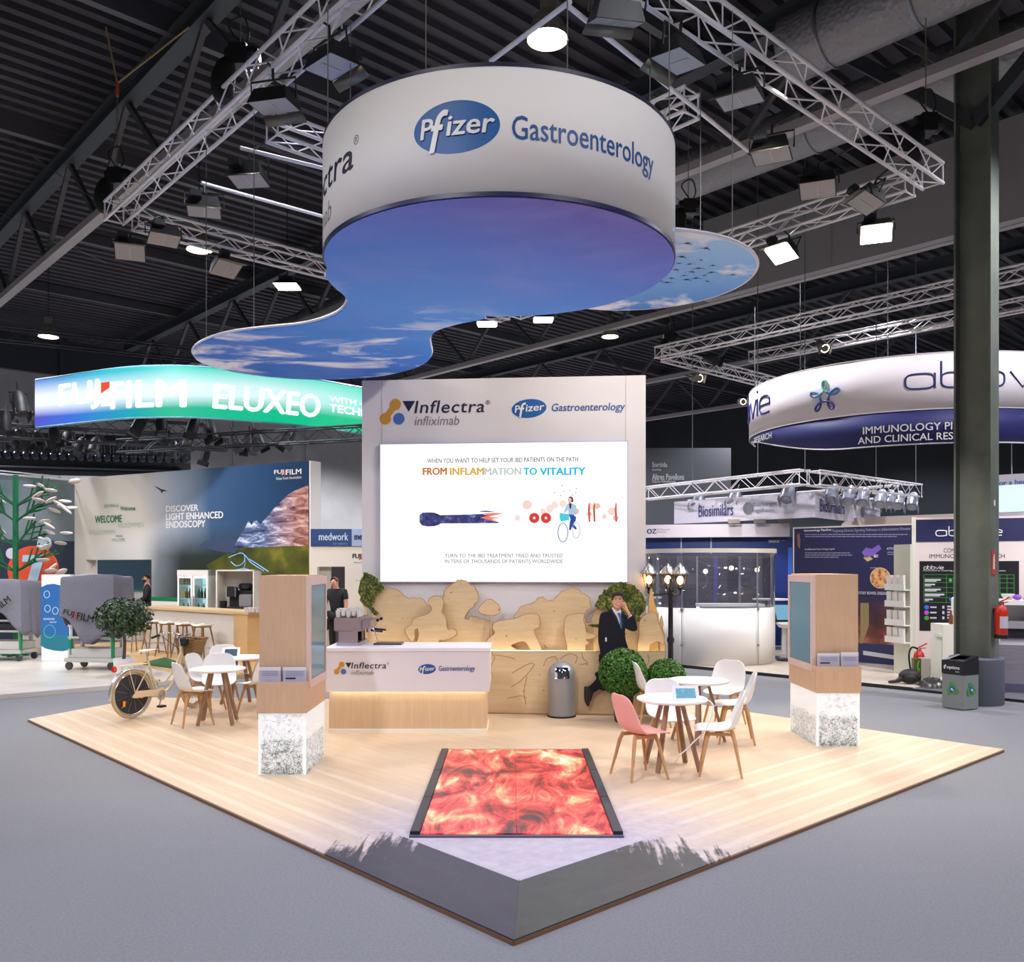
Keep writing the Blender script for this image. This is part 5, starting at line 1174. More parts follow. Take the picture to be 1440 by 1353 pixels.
# thin wires and cables seen against the roof
random.seed(12)
for (x0, y0, z0, x1, y1, z1), lb in (((0,187,11,160,300,8), 'thin steel wire from the roof down to the outer corner of the rigging'), ((0,300,11,150,370,9), 'thin slack wire crossing the dark roof below the rigging corner'), ((590,70,11,632,90,8), 'thin cable dropping diagonally onto the top of the drum'),
        ((1080,160,11,1062,180,8.2), 'short thin wire above the truss going to the column')):
    p = HT(x0,y0,z0); q = HT(x1,y1,z1); b = MB(); b.tube([(0,0,0), q-p], .008, 5); tag(b.build('steel_wire', STEEL, None, loc=p), lb, 'wire')
# ------------------------------------------------------------------ neighbouring stand beyond the bicycle: lit banner, mural wall, bar
FZ0 = 0.08
def GF(px, py): return G(px, py, FZ0)
# raised floors
p0 = GF(0, 977); p1 = GF(240, 957)
d = (p1-p0).normalized(); pe = p1 + d*5.5; ps = p0 - d*4
fl = thing('neighbour_floor', 'raised white glossy floor under the covered carts', 'platform', (0,0,0))
b = MB(); nn = Vector((-d.y, d.x, 0)); pm = p1 + nn*0.3
m, t = new('white_laminate', 0.25, 0.5); t.color(t.ramp(t.noise(1.2, 3), [(0.3, (206, 196, 184)), (0.7, (222, 214, 204))]))
b.slab([(p.x, p.y) for p in (ps, p1 + d*0.4, p1 + d*0.4 + nn*6, ps + nn*9)], 0.0, FZ0); b.build('floor_panel', m, fl)
m2, t = new('tan_laminate', 0.35, 0.4); t.color(t.ramp(t.noise(2, 4), [(0.3, (196, 156, 104)), (0.7, (212, 174, 122))]))
b = MB(); b.slab([(p.x, p.y) for p in (p1 + d*0.4, pe, pe + nn*9, p1 + d*0.4 + nn*9)], 0.0, FZ0); tag(b.build('cafe_floor', m2, None), 'tan wooden floor under the bar stools', 'platform')
b = MB(); q0, q1, q2, q3 = GF(196, 934), GF(268, 943.5), GF(262, 930), GF(212, 925)
b.slab([(q.x, q.y) for q in (q0, q1, GF(300, 948), GF(232, 925))], 0.0, 0.012); tag(b.build('turf_mat', M((44, 92, 48), 0.9, bump=0.6, bscale=200), None, loc=(0,0,FZ0)), 'strip of green turf beside the bicycle handlebar', 'mat')

# luminous S-shaped banner
BP = [(49,23.2),(85,22.75),(120,22.3),(160,21.85),(200,21.6),(250,21.55),(300,21.75),(350,22.15),(400,22.6),(455,23.3),(509,24.2),(560,25.1),(620,26.2)]
bp = path([Vector(((px-CX)*Y/F, Y, 0)) for px, Y in BP], 4)
BZ = 5.75; bf = Sf([(p.x, p.y) for p in bp], BZ)
bn = thing('luminous_banner', 'curved glowing blue and green banner hanging over the mural wall stand', 'banner', bf.o)
m, t = new('backlit_banner', 0.5); x, y, z = t.xyz(); t.color((0,0,0))
fx = t.math('MULTIPLY', x, 1/9.0); fz = t.math('MULTIPLY', z, 1/1.2)
top = t.ramp(fx, [(0, (92, 130, 214)), (0.25, (60, 190, 214)), (0.5, (60, 214, 196)), (1, (40, 206, 170))])
mid = t.ramp(fx, [(0, (236, 244, 255)), (0.35, (226, 242, 252)), (0.7, (206, 236, 240)), (1, (120, 224, 206))])
low = t.ramp(fx, [(0, (84, 86, 196)), (0.14, (60, 110, 214)), (0.3, (30, 150, 190)), (0.45, (0, 176, 138)), (1, (0, 190, 130))])
wv = t.math('ADD', fz, t.math('MULTIPLY', t.math('SINE', t.math('MULTIPLY', x, 0.6)), 0.06))
k1 = t.mapr(wv, 0.20, 0.46, 0, 1); k2_ = t.mapr(wv, 0.66, 1.0, 0, 1)
t.emit(t.mix(k2_, t.mix(k1, low, mid), top), 1.15)
b = MB(); vs = []; fs = []; n = len(bf.p)
for i in range(n):
    for v in (0, 1.2): vs.append(bf.loc(bf.c[i], v, 0))
for i in range(n-1): fs.append((2*i, 2*i+2, 2*i+3, 2*i+1))
b.add(vs, fs); b.build('glowing_panel', m, bn, smooth=True)
b = MB()
for v in (-.02, 1.22): b.tube([bf.loc(c, v, -.03) for c in bf.c], .03, 6)
b.build('banner_frame', M((120, 190, 200), 0.4), bn)
b = MB(); b.add([bf.loc(c, v, -.2) for c in bf.c for v in (0, 1.2)], [(2*i, 2*i+2, 2*i+3, 2*i+1) for i in range(n-1)]); b.build('banner_back', M((70, 90, 100), 0.6), bn)
WG = E((255, 255, 255), 1.5)
for tx, x0, x1, y0, y1 in (('FUJ', 84, 140, 538, 577), ('FILM', 157, 261, 535, 572)):
    write(bn, tx, bf, (x0, y0, x1, y1), WG, .02, .03)
ua, va = bf.uv(143, 572); ub, vb = bf.uv(155, 537); b = MB(); 
b.add([bf.loc(ua, va, .02), bf.loc(ub, va, .02), bf.loc(ub, va+(vb-va)*.62, .02), bf.loc(ua, va+(vb-va)*.45, .02)], [(0,1,2,3)]); b.build('lettering', WG, bn)
b = MB(); b.add([bf.loc(ua, va+(vb-va)*.55, .02), bf.loc(ub, va+(vb-va)*.75, .02), bf.loc(ub, vb, .02), bf.loc(ua, vb, .02)], [(0,1,2,3)]); b.build('lettering', E((232, 76, 40), 1.1), bn)
write(bn, 'ELUXEO', bf, (300, 547, 449, 580), WG, .02, .03, .1)
write(bn, 'WITH 4-LED', bf, (463, 563, 540, 571), WG, .02, .02); write(bn, 'TECHNOLOGY', bf, (463, 577, 575, 587), WG, .02, .03)

# mural wall with opening
MW = Pl((-13.06*25.6/26.6, 25.6), (-4.99*21.2/22, 21.2), FZ0)
mw = thing('mural_wall', 'big printed wall with mountain picture, bird and greeting words', 'exhibition wall', MW.o, MW.rot)
m, t = new('mural_print', 0.6, 0.2); x, y, z = t.xyz(); L = MW.L
fx = t.math('MULTIPLY', x, 1/L); fx = t.math('ADD', fx, t.math('MULTIPLY', t.math('SUBTRACT', t.noise(0.5, 4), 0.5), 0.12)); fz = t.math('MULTIPLY', z, 1/4.6)
sky_ = t.ramp(fx, [(0.0, (212, 204, 192)), (0.30, (206, 200, 192)), (0.46, (150, 160, 176)), (0.62, (58, 86, 120)), (0.85, (34, 64, 98)), (1, (28, 54, 86))])
lowc = t.ramp(fx, [(0.0, (206, 200, 188)), (0.31, (196, 194, 192)), (0.40, (112, 120, 126)), (0.50, (44, 54, 52)), (0.66, (36, 44, 30)), (0.85, (76, 78, 36)), (1, (110, 104, 40))])
t.color(t.mix(t.mapr(fz, 0.50, 0.68, 0, 1), lowc, sky_))
ox0, oz0 = MW.uv(121, 858); ox1, oz1 = MW.uv(213, 787); H = 4.55
b = MB(); 
for bx in ((0, 0, ox0, H), (ox1, 0, L, H), (ox0, oz1, ox1, H), (ox0, 0, ox1, oz0)): b.box(bx[0], 0, bx[1], bx[2], 0.35, bx[3])
b.build('mural_panel', m, mw)
b = MB(); b.box(L-.015, -.004, 0, L+.02, .36, H); b.build('end_edge', OFFW, mw)
b = MB(); u, v = MW.uv(300, 845); b.box(ox1, -.006, v-.05, L, -.002, v+.06); b.build('green_stripe', M((16, 116, 72), .5), mw)
b = MB(); b.box(ox1, -.006, 0, L, -.002, v-.05); b.build('white_skirting', OFFW, mw)
mo = .008
def mshape(name, pts, mat, o=mo, sm=0): return shape(mw, name, MW, pts, mat, o, 0, 0, 1.0, sm)
m, t = new('snow_mountain_print', 0.7, 0.2); v = t.map((1, 1, 1.0), (0, R(35), 0)); n_ = t.noise(2.2, 8, t.map((0.6, 1, 2.6), (0, R(-40), 0)), 0.7, 0.6)
t.color(t.mix(t.mapr(t.xyz()[0], 7.4, 8.6, 0, 1), t.ramp(n_, [(0.36, (30, 40, 70)), (0.5, (92, 110, 150)), (0.62, (214, 220, 235))]), t.ramp(n_, [(0.34, (66, 36, 34)), (0.46, (146, 92, 84)), (0.56, (196, 150, 140)), (0.68, (240, 226, 222))])))
mshape('mountain_print', [(328,770),(336,757),(344,744),(350,732),(354,739),(360,730),(366,738),(375,728),(385,716),(395,706),(405,696),(415,690),(425,686),(434,682),(434,768),(400,768),(360,770)], m)
mm = M((44, 60, 88), .7); mshape('mountain_print', [(280,768),(290,760),(298,762),(306,752),(314,758),(322,752),(330,760),(336,770),(330,778),(305,775)], mm, mo-.002)
m, t = new('meadow_print', .7, .2); t.color(t.ramp(t.noise(1.5, 5), [(.3, (36, 46, 20)), (.55, (84, 86, 30)), (.75, (140, 128, 44))])); mshape('meadow_print', [(330,772),(360,769),(434,767),(434,806),(300,808),(290,795)], m, mo-.003)
GLO = M((120, 176, 220), .5); b = MB()
for pts in ([(322,784),(332,780),(340,778),(346,782),(352,790),(360,796),(372,803)], [(344,781),(345,790),(343,800),(338,805)], [(318,803),(330,802),(343,800),(352,802),(366,806)], [(325,790),(333,796),(342,792),(345,784)], [(350,786),(360,792),(378,804)]):
    b.tube([MW.loc(*MW.uv(q.x, q.y), mo) for q in path(pts, 4)], .013, 5)
b.build('river_print', GLO, mw)
mshape('bird_print', [(217,683.5),(223,685.5),(227,688),(230,688.3),(237,691.2),(231,690.6),(229,692.3),(227,693.5),(226.5,691),(223,688)], M((40, 40, 46), .6))
for tx, bx, c, bo in (('DISCOVER', (234,710.5,279,719), OFFW, .03), ('LIGHT ENHANCED', (234,720.8,314,730), OFFW, .03), ('ENDOSCOPY', (234,732.5,289,741.8), OFFW, .03),
                      ('WELCOME', (134,725,171.5,735), M((20,110,72),.5), .03), ('Welcome', (169.5,712,190.5,718), M((30,110,78),.5), .02), ('BIENVENUE', (147,709,167,713.5), M((96,140,120),.6), 0),
                      ('VELKOMMEN', (166,735,202,742), M((150,172,158),.6), 0), ('WILLKOMMEN', (125,745,162,752), M((168,182,168),.6), 0), ('WELCOME', (157,757,176,761.5), M((110,150,126),.6), 0), ('MERHABA', (163,753,173,755), M((60,70,66),.6), 0)):
    write(mw, tx, MW, bx, c, mo, bo)
for tx, bx in (('FUJ', (386,661,399,668)), ('FILM', (402.5,660,424,667))): write(mw, tx, MW, bx, OFFW, mo, .03)
b = MB(); 
ua, va = MW.uv(400, 668); ub, vb = MW.uv(402, 661); b.add([MW.loc(ua, va, mo), MW.loc(ub, va, mo), MW.loc(ub, vb, mo), MW.loc(ua, vb, mo)], [(0,1,2,3)]); b.build('lettering', M((214, 70, 50), .5), mw)
write(mw, 'Value from Innovation', MW, (388, 670, 424, 674), OFFW, mo, 0)
# room behind the opening
RB = Pl(MW.a - MW.n*2.2, MW.a + MW.d*MW.L - MW.n*2.2, FZ0)
rb = thing('back_room_panel', 'dark teal curved picture panel seen through the opening of the mural wall', 'panel', RB.o, RB.rot)
m, t = new('teal_print', .4); t.color(t.ramp(t.xyz()[2], [(.0, (196, 180, 170)), (.2, (190, 176, 166)), (.22, (26, 84, 80)), (1.0, (18, 46, 62))])) 
z = t.xyz()[2]; u0_, v0_ = RB.uv(136, 830)
t.color(t.ramp(t.math('MULTIPLY', z, .25), [(v0_*.25-.02, (196, 182, 170)), (v0_*.25, (36, 104, 88)), (v0_*.25+.02, (20, 58, 70)), (.9, (18, 40, 58))]))
ua, _ = RB.uv(137, 830); ub, _ = RB.uv(240, 830); b = MB(); b.box(ua, 0, 0, ub, .1, 3.0); b.build('picture_panel', m, rb)
b = MB(); b.box(ua-2.2, -.0, 0, ua, .1, 3.0); b.build('plain_panel', OFFW, rb)

# people in the background
def figure(name, label, loc, rotz, pose, cols, hgt=1.78):
    """one skinned body; clothes are children grown on the same joints"""
    o = thing(name, label, 'person', loc, rotz); s = hgt/1.78
    J = dict(pel=(0,0,.95), waist=(0,.0,1.10), chest=(0,0,1.32), neck=(0,.0,1.50), head0=(0,.01,1.56), head=(0,.02,1.64), top=(0,.01,1.73),
             shl=(-.19,0,1.43), shr=(.19,0,1.43), ell=(-.24,.02,1.15), elr=(.24,.02,1.15), wrl=(-.24,.10,.92), wrr=(.24,.10,.92), hal=(-.23,.14,.84), har=(.23,.14,.84),
             hipl=(-.10,0,.92), hipr=(.10,0,.92), knl=(-.11,.02,.50), knr=(.11,.02,.50), anl=(-.11,-.02,.09), anr=(.11,-.02,.09), tol=(-.12,.17,.04), tor=(.12,.17,.04))
    J.update(pose)
    def grow(nm, bones, rad, mat, sub=2, extra=None):
        ks = []; 
        for a, b_ in bones:
            for k in (a, b_):
                if k not in ks: ks.append(k)
        me = bpy.data.meshes.new(nm); me.from_pydata([Vector(J[k])*s for k in ks], [(ks.index(a), ks.index(b_)) for a, b_ in bones], [])
        ob = bpy.data.objects.new(nm, me); COL.objects.link(ob); ob.parent = o
        md = ob.modifiers.new('k', 'SKIN'); md.use_smooth_shade = True
        for i, k in enumerate(ks):
            r_ = rad[k]; sv = me.skin_vertices[0].data[i]; sv.radius = (r_[0]*s, r_[1]*s) if isinstance(r_, tuple) else (r_*s, r_*s); sv.use_root = (i == 0)
        q = ob.modifiers.new('s', 'SUBSURF'); q.levels = sub; q.render_levels = sub; bake(ob); ob.data.materials.clear(); ob.data.materials.append(mat); return ob
    body = [('pel','waist'),('waist','chest'),('chest','neck'),('neck','head0'),('head0','head'),('head','top'),('chest','shl'),('shl','ell'),('ell','wrl'),('wrl','hal'),('chest','shr'),('shr','elr'),('elr','wrr'),('wrr','har'),
            ('pel','hipl'),('hipl','knl'),('knl','anl'),('anl','tol'),('pel','hipr'),('hipr','knr'),('knr','anr'),('anr','tor')]
    rb_ = dict(pel=(.115,.085), waist=(.115,.085), chest=(.16,.11), neck=.058, head0=.070, head=(.082,.098), top=(.05,.06), shl=.06, shr=.06, ell=.042, elr=.042, wrl=.03, wrr=.03, hal=(.042,.02), har=(.042,.02), hipl=.07, hipr=.07, knl=.058, knr=.058, anl=.042, anr=.042, tol=.035, tor=.035)
    grow('body', body, rb_, cols['skin'])
    rb_.update(pel=(.14,.10), waist=(.13,.10), hipl=.085, hipr=.085)
    up = {k: ((v[0]+.022, v[1]+.022) if isinstance(v, tuple) else v+.020) for k, v in rb_.items()}
    if cols.get('long'): up['neck'] = .085
    if cols.get('long'): bones = [('pel','waist'),('waist','chest'),('chest','neck'),('chest','shl'),('shl','ell'),('ell','wrl'),('chest','shr'),('shr','elr'),('elr','wrr')]
    else: 
        for q in 'lr': J['mid'+q] = tuple((Vector(J['sh'+q])*.35 + Vector(J['el'+q])*.65)); up['mid'+q] = .068
        bones = [('pel','waist'),('waist','chest'),('chest','neck'),('chest','shl'),('shl','midl'),('chest','shr'),('shr','midr')]
    grow('jacket' if cols.get('long') else 'shirt', bones, up, cols['top'])
    grow('trousers', [('pel','hipl'),('hipl','knl'),('knl','anl'),('pel','hipr'),('hipr','knr'),('knr','anr')], up, cols['legs'])
    for q in 'lr':
        a = Vector(J['an'+q])*s; c = Vector(J['to'+q])*s; b = MB(); b.tube([a + (a-c)*.3 - Vector((0,0,.03)), a - Vector((0,0,.03)), c], [.045, .052, .04], 8); b.build('shoe', RUBBER, o, smooth=True)
    h = Vector(J['head'])*s; fd = Vector((0, 1, 0)); tl = cols.get('look', 0); fd = Vector((math.sin(tl), math.cos(tl), 0)); sd = Vector((fd.y, -fd.x, 0))
    b = MB(); b.ball(h + Vector((0,0,.035)) - fd*.012, .105, 16, 10, (.88, 1.0, .92)); k_ = []
    vs = b.v; keep = [i for i, v in enumerate(vs) if (v-h).dot(fd) < .062 - max(0, (h.z+.05-v.z))*1.6]
    b.f = [f for f in b.f if all(i in keep for i in f)]; b.build('hair', cols['hair'], o, smooth=True)
    for q in (-1, 1):
        b = MB(); b.ball(h + fd*.088 + sd*.032*q + Vector((0,0,.012)), .011, 8, 6); b.build('eye', M((30,26,26), .3), o)
        b = MB(); b.ball(h + sd*.086*q, .022, 8, 6, (.6, .8, 1.2)); b.build('ear', cols['skin'], o, smooth=True)
        hn = Vector(J['ha' + ('l' if q < 0 else 'r')])*s; wr = Vector(J['wr' + ('l' if q < 0 else 'r')])*s; dd = (hn-wr).normalized(); sx = dd.orthogonal().normalized()
        for i in range(4):
            b = MB(); base = hn + sx*(i-1.5)*.018; b.tube([base, base + dd*.045, base + dd*.075 + Vector((0, .02, -.01))], [.010, .009, .007], 6); b.build('finger', cols['skin'], o, smooth=True)
        b = MB(); b.tube([hn - dd*.04 + sx*.03, hn + sx*.058, hn + dd*.035 + sx*.062], [.012, .011, .008], 6); b.build('thumb', cols['skin'], o, smooth=True)
    b = MB(); b.tube([h + fd*.088 + Vector((0,0,.01)), h + fd*.108 - Vector((0,0,.022)), h + fd*.092 - Vector((0,0,.03))], [.010, .016, .012], 8); b.build('nose', cols['skin'], o, smooth=True)
    b = MB(); b.tube([h + fd*.084 - sd*.025 - Vector((0,0,.055)), h + fd*.094 - Vector((0,0,.056)), h + fd*.084 + sd*.025 - Vector((0,0,.055))], .007, 6); b.build('mouth', M((150,84,76), .5), o, smooth=True)
    if cols.get('beard'):
        b = MB(); b.ball(h + fd*.018 - Vector((0,0,.062)), .078, 14, 8, (.95, 1.0, .66)); b.build('beard', cols['hair'], o, smooth=True)
    return o
pm = P(207, 850, 24.6)
figure('person', 'bearded person in a dark high-collared jacket standing behind the bar, looking sideways', (pm.x, pm.y, FZ0), R(115), dict(wrl=(-.16,.26,1.02), ell=(-.26,.06,1.14), hal=(-.12,.33,1.03), neck=(0,.0,1.52)),
       dict(skin=M((186,136,108),.5), top=M((22,24,30),.8), legs=M((26,28,34),.8), hair=M((30,24,22),.8), long=True, beard=True), 1.84)
pm = P(474, 860, 19.6)
figure('person', 'person in a black short-sleeved shirt leaning out of the doorway, hand on a dark bag', (pm.x, pm.y, FZ0), R(158), dict(head=(.03,.06,1.62), top=(.03,.05,1.71), head0=(.02,.04,1.55), neck=(.01,.02,1.49), elr=(.27,.04,1.16), wrr=(.16,.22,1.0), har=(.12,.28,.95)),
       dict(skin=M((206,150,126),.5), top=M((24,26,34),.8), legs=M((26,28,36),.8), hair=M((96,80,70),.8)), 1.84)
b = MB(); q = P(458, 880, 19.35); b.cbox((0,0,.12), (.10,.34,.26)); tag(b.build('hand_bag', M((28,28,32),.7), None, loc=(q.x, q.y, q.z-.1), bevel=.03), 'dark bag held by the person in the doorway', 'bag')

# bar counter
BA = Pl(GF(203, 914), GF(331, 929), FZ0)
br = thing('bar_counter', 'long bar with pale front and wooden top under the mural wall', 'counter', BA.o, BA.rot); L = BA.L; bh = 1.06
b = MB(); b.box(0, 0, .02, L, .06, bh-.06); b.build('front_panel', M((208, 200, 192), .6), br)
b = MB(); b.box(-.1, -.05, bh-.06, L+.55, .7, bh); b.build('bar_top', M((204, 174, 130), .4), br, bevel=.006)
b = MB(); b.box(L, -.04, .0, L+.5, .7, bh-.06); b.build('end_block', m2, br)
b = MB(); b.box(-.05, .1, .02, 0, .65, bh-.06); b.build('end_panel', OFFW, br)
def make_stool():
    t = thing('bar_stool', '', 'stool', (0,0,0), 0, 'bar stools along the bar')
    b = MB(); vs = []; fs = []
    for i in range(9):
        for j in range(9):
            x = -.2 + .05*i; y = -.18 + .045*j; k = (x/.2)**2; vs.append((x*(1-.1*(y/.18)**2), y*(1-.1*k), .74 + .035*k*k + .012*abs(y/.18)**3))
    for i in range(8): fs += [(9*i+j, 9*i+j+1, 9*i+j+10, 9*i+j+9) for j in range(8)]
    b.add(vs, fs); b.build('seat', M((226, 214, 200), .5), t, smooth=True, solid=.02)
    SW = M((146, 112, 62), .5)
    for sx in (-1,1):
        for sy in (-1,1): b = MB(); b.tube([(sx*.12, sy*.10, .735), (sx*.23, sy*.21, 0)], [.020, .013], 8); b.build('leg', SW, t, smooth=True)
    b = MB(); k = .26/.74; x_, y_ = .23-.11*k, .21-.11*k
    b.tube([(-x_,-y_,.26),(x_,-y_,.26),(x_,y_,.26),(-x_,y_,.26)], .008, 6, closed=True); b.build('foot_ring', STEEL, t)
    b = MB(); b.box(-.15,-.13,.715,.15,.13,.735); b.build('seat_support', SW, t); return t
st0 = make_stool()
for i, (px, lb) in enumerate(((212, 'bar stool half hidden by the leafy potted tree'), (240, 'bar stool above the bicycle handlebar, second from the potted tree'), (262, 'bar stool in the middle of the row, third from the potted tree'), (284, 'bar stool fourth from the potted tree, above the white chairs'), (309, 'bar stool nearest the wooden end block of the bar'))):
    u = BA.uv(px, 900)[0]; w_ = BA.a + BA.d*u + BA.n*.42; o = st0 if i == 0 else dup(st0, (0,0,0)); o.location = (w_.x, w_.y, FZ0); o.rotation_euler = (0,0,BA.rot + R((4,-8,6,-3,5)[i])); o['label'] = lb
# fridge
fq = Vector((P(249,0,22.1).x, 22.1, 0)); fd_ = Vector((math.cos(R(-6)), math.sin(R(-6)), 0)); fn_ = Vector((fd_.y, -fd_.x, 0))
fg = thing('drinks_fridge', 'white double-door glass fridge lit inside against the mural wall', 'fridge', (fq.x, fq.y, FZ0), R(-6)); W = .80; Hh = 1.94
b = MB(); b.box(0,.02,0,.03,.58,Hh); b.box(W-.03,.02,0,W,.58,Hh); b.box(W/2-.02,.04,0,W/2+.02,.58,Hh); b.box(0,.55,0,W,.58,Hh); b.box(0,.02,0,W,.58,.12); b.build('cabinet', WHITE, fg)
b = MB(); b.box(0,0,Hh-.14,W,.58,Hh); b.build('top_panel', M((210,206,204),.4), fg)
b = MB(); b.box(.04,.52,.13,W-.04,.54,Hh-.15); b.build('lit_back', m_led('fridge_glow',(190, 240, 232),1.2), fg)
b = MB(); b.tube([(W*.55,.1,Hh-.18),(W-.06,.1,Hh-.18)], .025, 8); b.build('tube_light', m_led('fridge_tube',(240,255,250),3.0), fg)
for z in (.45,.85,1.22,1.55): b = MB(); b.box(.03,.08,z,W-.03,.52,z+.02); b.build('shelf', M((190,220,215),.4), fg)
for s in (0,1):
    x0 = s*W/2; b = MB()
    for bx in ((x0+.01,.12,x0+.05,Hh-.15),(x0+W/2-.05,.12,x0+W/2-.01,Hh-.15),(x0+.05,.12,x0+W/2-.05,.17),(x0+.05,Hh-.2,x0+W/2-.05,Hh-.15)): b.box(bx[0],0,bx[1],bx[2],.02,bx[3])
    dr_ = b.build('door', WHITE, fg); b = MB(); b.box(x0+.05,.006,.17,x0+W/2-.05,.012,Hh-.2); b.build('door_glass', GLASS, dr_)
    b = MB(); b.tube([(W/2+(.04 if s else -.04),-.03,.9),(W/2+(.04 if s else -.04),-.03,1.3)], .01, 6); b.build('handle', STEEL, dr_)
random.seed(4); bc = None
for z in (.47,.87,1.24,1.57):
    for i in range(8):
        if z > 1.5 and i > 3: continue
        x = .085 + i*.082 + (.04 if i > 3 else 0)
        b = MB(); b.lathe([(.032,0),(.034,.14),(.014,.20),(.013,.245),(0,.25)], 10)
        o = b.build('bottle', random.choice([M((40,70,30),.2), M((120,30,30),.3), M((90,40,40),.3), M((200,180,60),.3), M((60,50,44),.3), M((210,214,210),.3)]), None, smooth=True)
        wq = fd_*x - fn_*(.16 + .1*random.random()); o.location = (fq.x+wq.x, fq.y+wq.y, FZ0+z); tag(o, 'small bottle standing on a lit shelf of the drinks fridge', 'bottle', 'bottles in the drinks fridge')
# white niche with coffee machine
nq = Vector((P(303.5,0,21.35).x, 21.35, 0))
nc = thing('white_niche', 'white boxed niche in the mural wall sheltering a black coffee machine', 'cabinet', (nq.x, nq.y, FZ0), R(-6))
b = MB(); b.box(0,0,0,.03,.48,1.95); b.box(.92,0,0,.95,.48,1.95); b.box(0,0,1.92,.95,.48,1.95); b.box(0,.45,0,.95,.48,1.95); b.box(.03,.0,0,.92,.45,1.0); b.build('cabinet_shell', M((214,208,202),.5), nc)
wq = nq + fd_*.26 - fn_*.02
cm = thing('coffee_machine', 'black coffee machine on the shelf of the white niche behind the bar', 'coffee machine', (wq.x, wq.y, FZ0+1.002), R(-6))
b = MB(); b.box(0,0,0,.62,.40,.06); b.build('drip_base', DARK, cm); b = MB(); b.box(0,.16,.06,.62,.40,.45); b.build('body', BLACK, cm, bevel=.01); b = MB(); b.box(0,0,.30,.22,.16,.55); b.build('brew_head', BLACK, cm, bevel=.01)
b = MB(); b.box(.20,-.01,.30,.24,0,.55); b.build('trim_strip', CHROME, cm); b = MB(); b.box(.3,0,.06,.62,.15,.36); b.build('milk_cooler', M((120,118,122),.4), cm, bevel=.02)
b = MB(); b.lathe([(.12,.45),(.17,.50),(.17,.58),(.13,.62),(0,.62)], 20, (.36,.28,0)); b.build('bean_hopper', BLACK, cm, smooth=True)
wq = nq + fd_*.14 - fn_*.12
b = MB(); b.lathe([(.07,0),(.085,.20),(.08,.20),(.065,.01),(0,.01)], 16); tag(b.build('black_tub', BLACK, None, loc=(wq.x,wq.y,FZ0+1.0), smooth=True), 'black tub beside the black coffee machine in the niche', 'tub')
# cups at the bar's near end
cu = BA.a + BA.d*(BA.uv(350, 860)[0]); 
b = MB(); b.lathe([(.028,0),(.04,.10),(.037,.10),(.026,.01),(0,.01)], 14); c0 = b.build('glass_cup', M((226,222,222),.3), None, smooth=True); k = 0
for i in range(4):
    for j in range(3):
        o = c0 if k == 0 else c0.copy()
        if k: COL.objects.link(o)
        wq = cu + BA.d*(i*.09-.15) - BA.n*(j*.09+.02); o.location = (wq.x, wq.y, FZ0+bh); tag(o, 'white cup standing at the end of the long bar', 'cup', 'cups on the bar end'); k += 1

# white and navy partitions beyond the covered carts
W2 = Pl(P(-130,0,22).xy, P(108,0,26.0).xy, FZ0)
m, t = new('blue_grey_film', .3); t.color(t.ramp(t.noise(.8,4), [(.3,(92,108,118)),(.7,(128,142,148))]))
gp = thing('film_partition', 'tall blue-grey partition above navy panel behind the green tree', 'partition', W2.o, W2.rot); uz = W2.uv(60, 760)[1]; ut = W2.uv(60, 672)[1]
b = MB(); b.box(0,0,uz,W2.L,.06,ut); b.build('upper_panel', m, gp); b = MB(); b.box(0,.0,0,W2.L,.06,uz); b.build('lower_panel', M((40,52,68),.5), gp)
b = MB(); b.tube([(0,-.03,ut),(W2.L,-.03,ut)], .03, 6); b.tube([(0,-.3,ut+.06),(W2.L,-.2,ut+.06)], .02, 6); b.build('top_rail', M((210,214,220),.4), gp)
pw = P(47, 880, 20.6)
wp = thing('white_partition', 'plain cream partition between the covered cart and the lit graphic panel', 'partition', (P(22,0,20.9).x, 20.9, FZ0)); 
b = MB(); 
for i in range(3): b.box(i*.34,.0+.05*(i % 2),0,i*.34+.33,.08+.05*(i % 2),1.55); 
b.build('panel_board', M((206,198,186),.6), wp)
# round orange sign with slanted letter
oc = P(47, 803, 21.4)
og = thing('orange_sign', 'round orange sign with a pale slanted letter behind the covered carts', 'sign', (oc.x, oc.y, FZ0))
zc = oc.z - FZ0; ORG = M((206, 74, 36), .5); PALE = M((168, 190, 210), .5)
b = MB(); b.lathe([(0,-.04),(.60,-.04),(.60,.04),(0,.04)], 48, (0,0,zc), ZY); b.build('disc', ORG, og)
b = MB(); b.prism([(-.22,zc+.38),(.30,zc+.38),(.08,zc-.42),(.12,zc-.52),(-.42,zc-.52),(-.36,zc-.40),(-.16,zc-.40),(.02,zc+.22),(-.24,zc+.22)], -.06, -.045); b.build('letter', PALE, og)
b = MB(); b.lathe([(0,-.03),(.16,-.03),(.16,.03),(0,.03)], 28, (.28,-.03,zc+.66), ZY); b.build('letter_dot', PALE, og)
b = MB(); b.lathe([(0,-.03),(.13,-.03),(.13,.03),(0,.03)], 28, (-.50,-.03,zc+.42), ZY); b.build('letter_dot', M((190,186,206),.5), og)
b = MB(); b.box(-.45,-.02,0,-.40,.02,zc-.3); b.box(.40,-.02,0,.45,.02,zc-.3); b.build('post', STEEL, og)
b = MB(); b.box(-.62,-.10,zc-.62,.62,.02,zc-.50); b.build('base_band', M((120,46,24),.6), og)
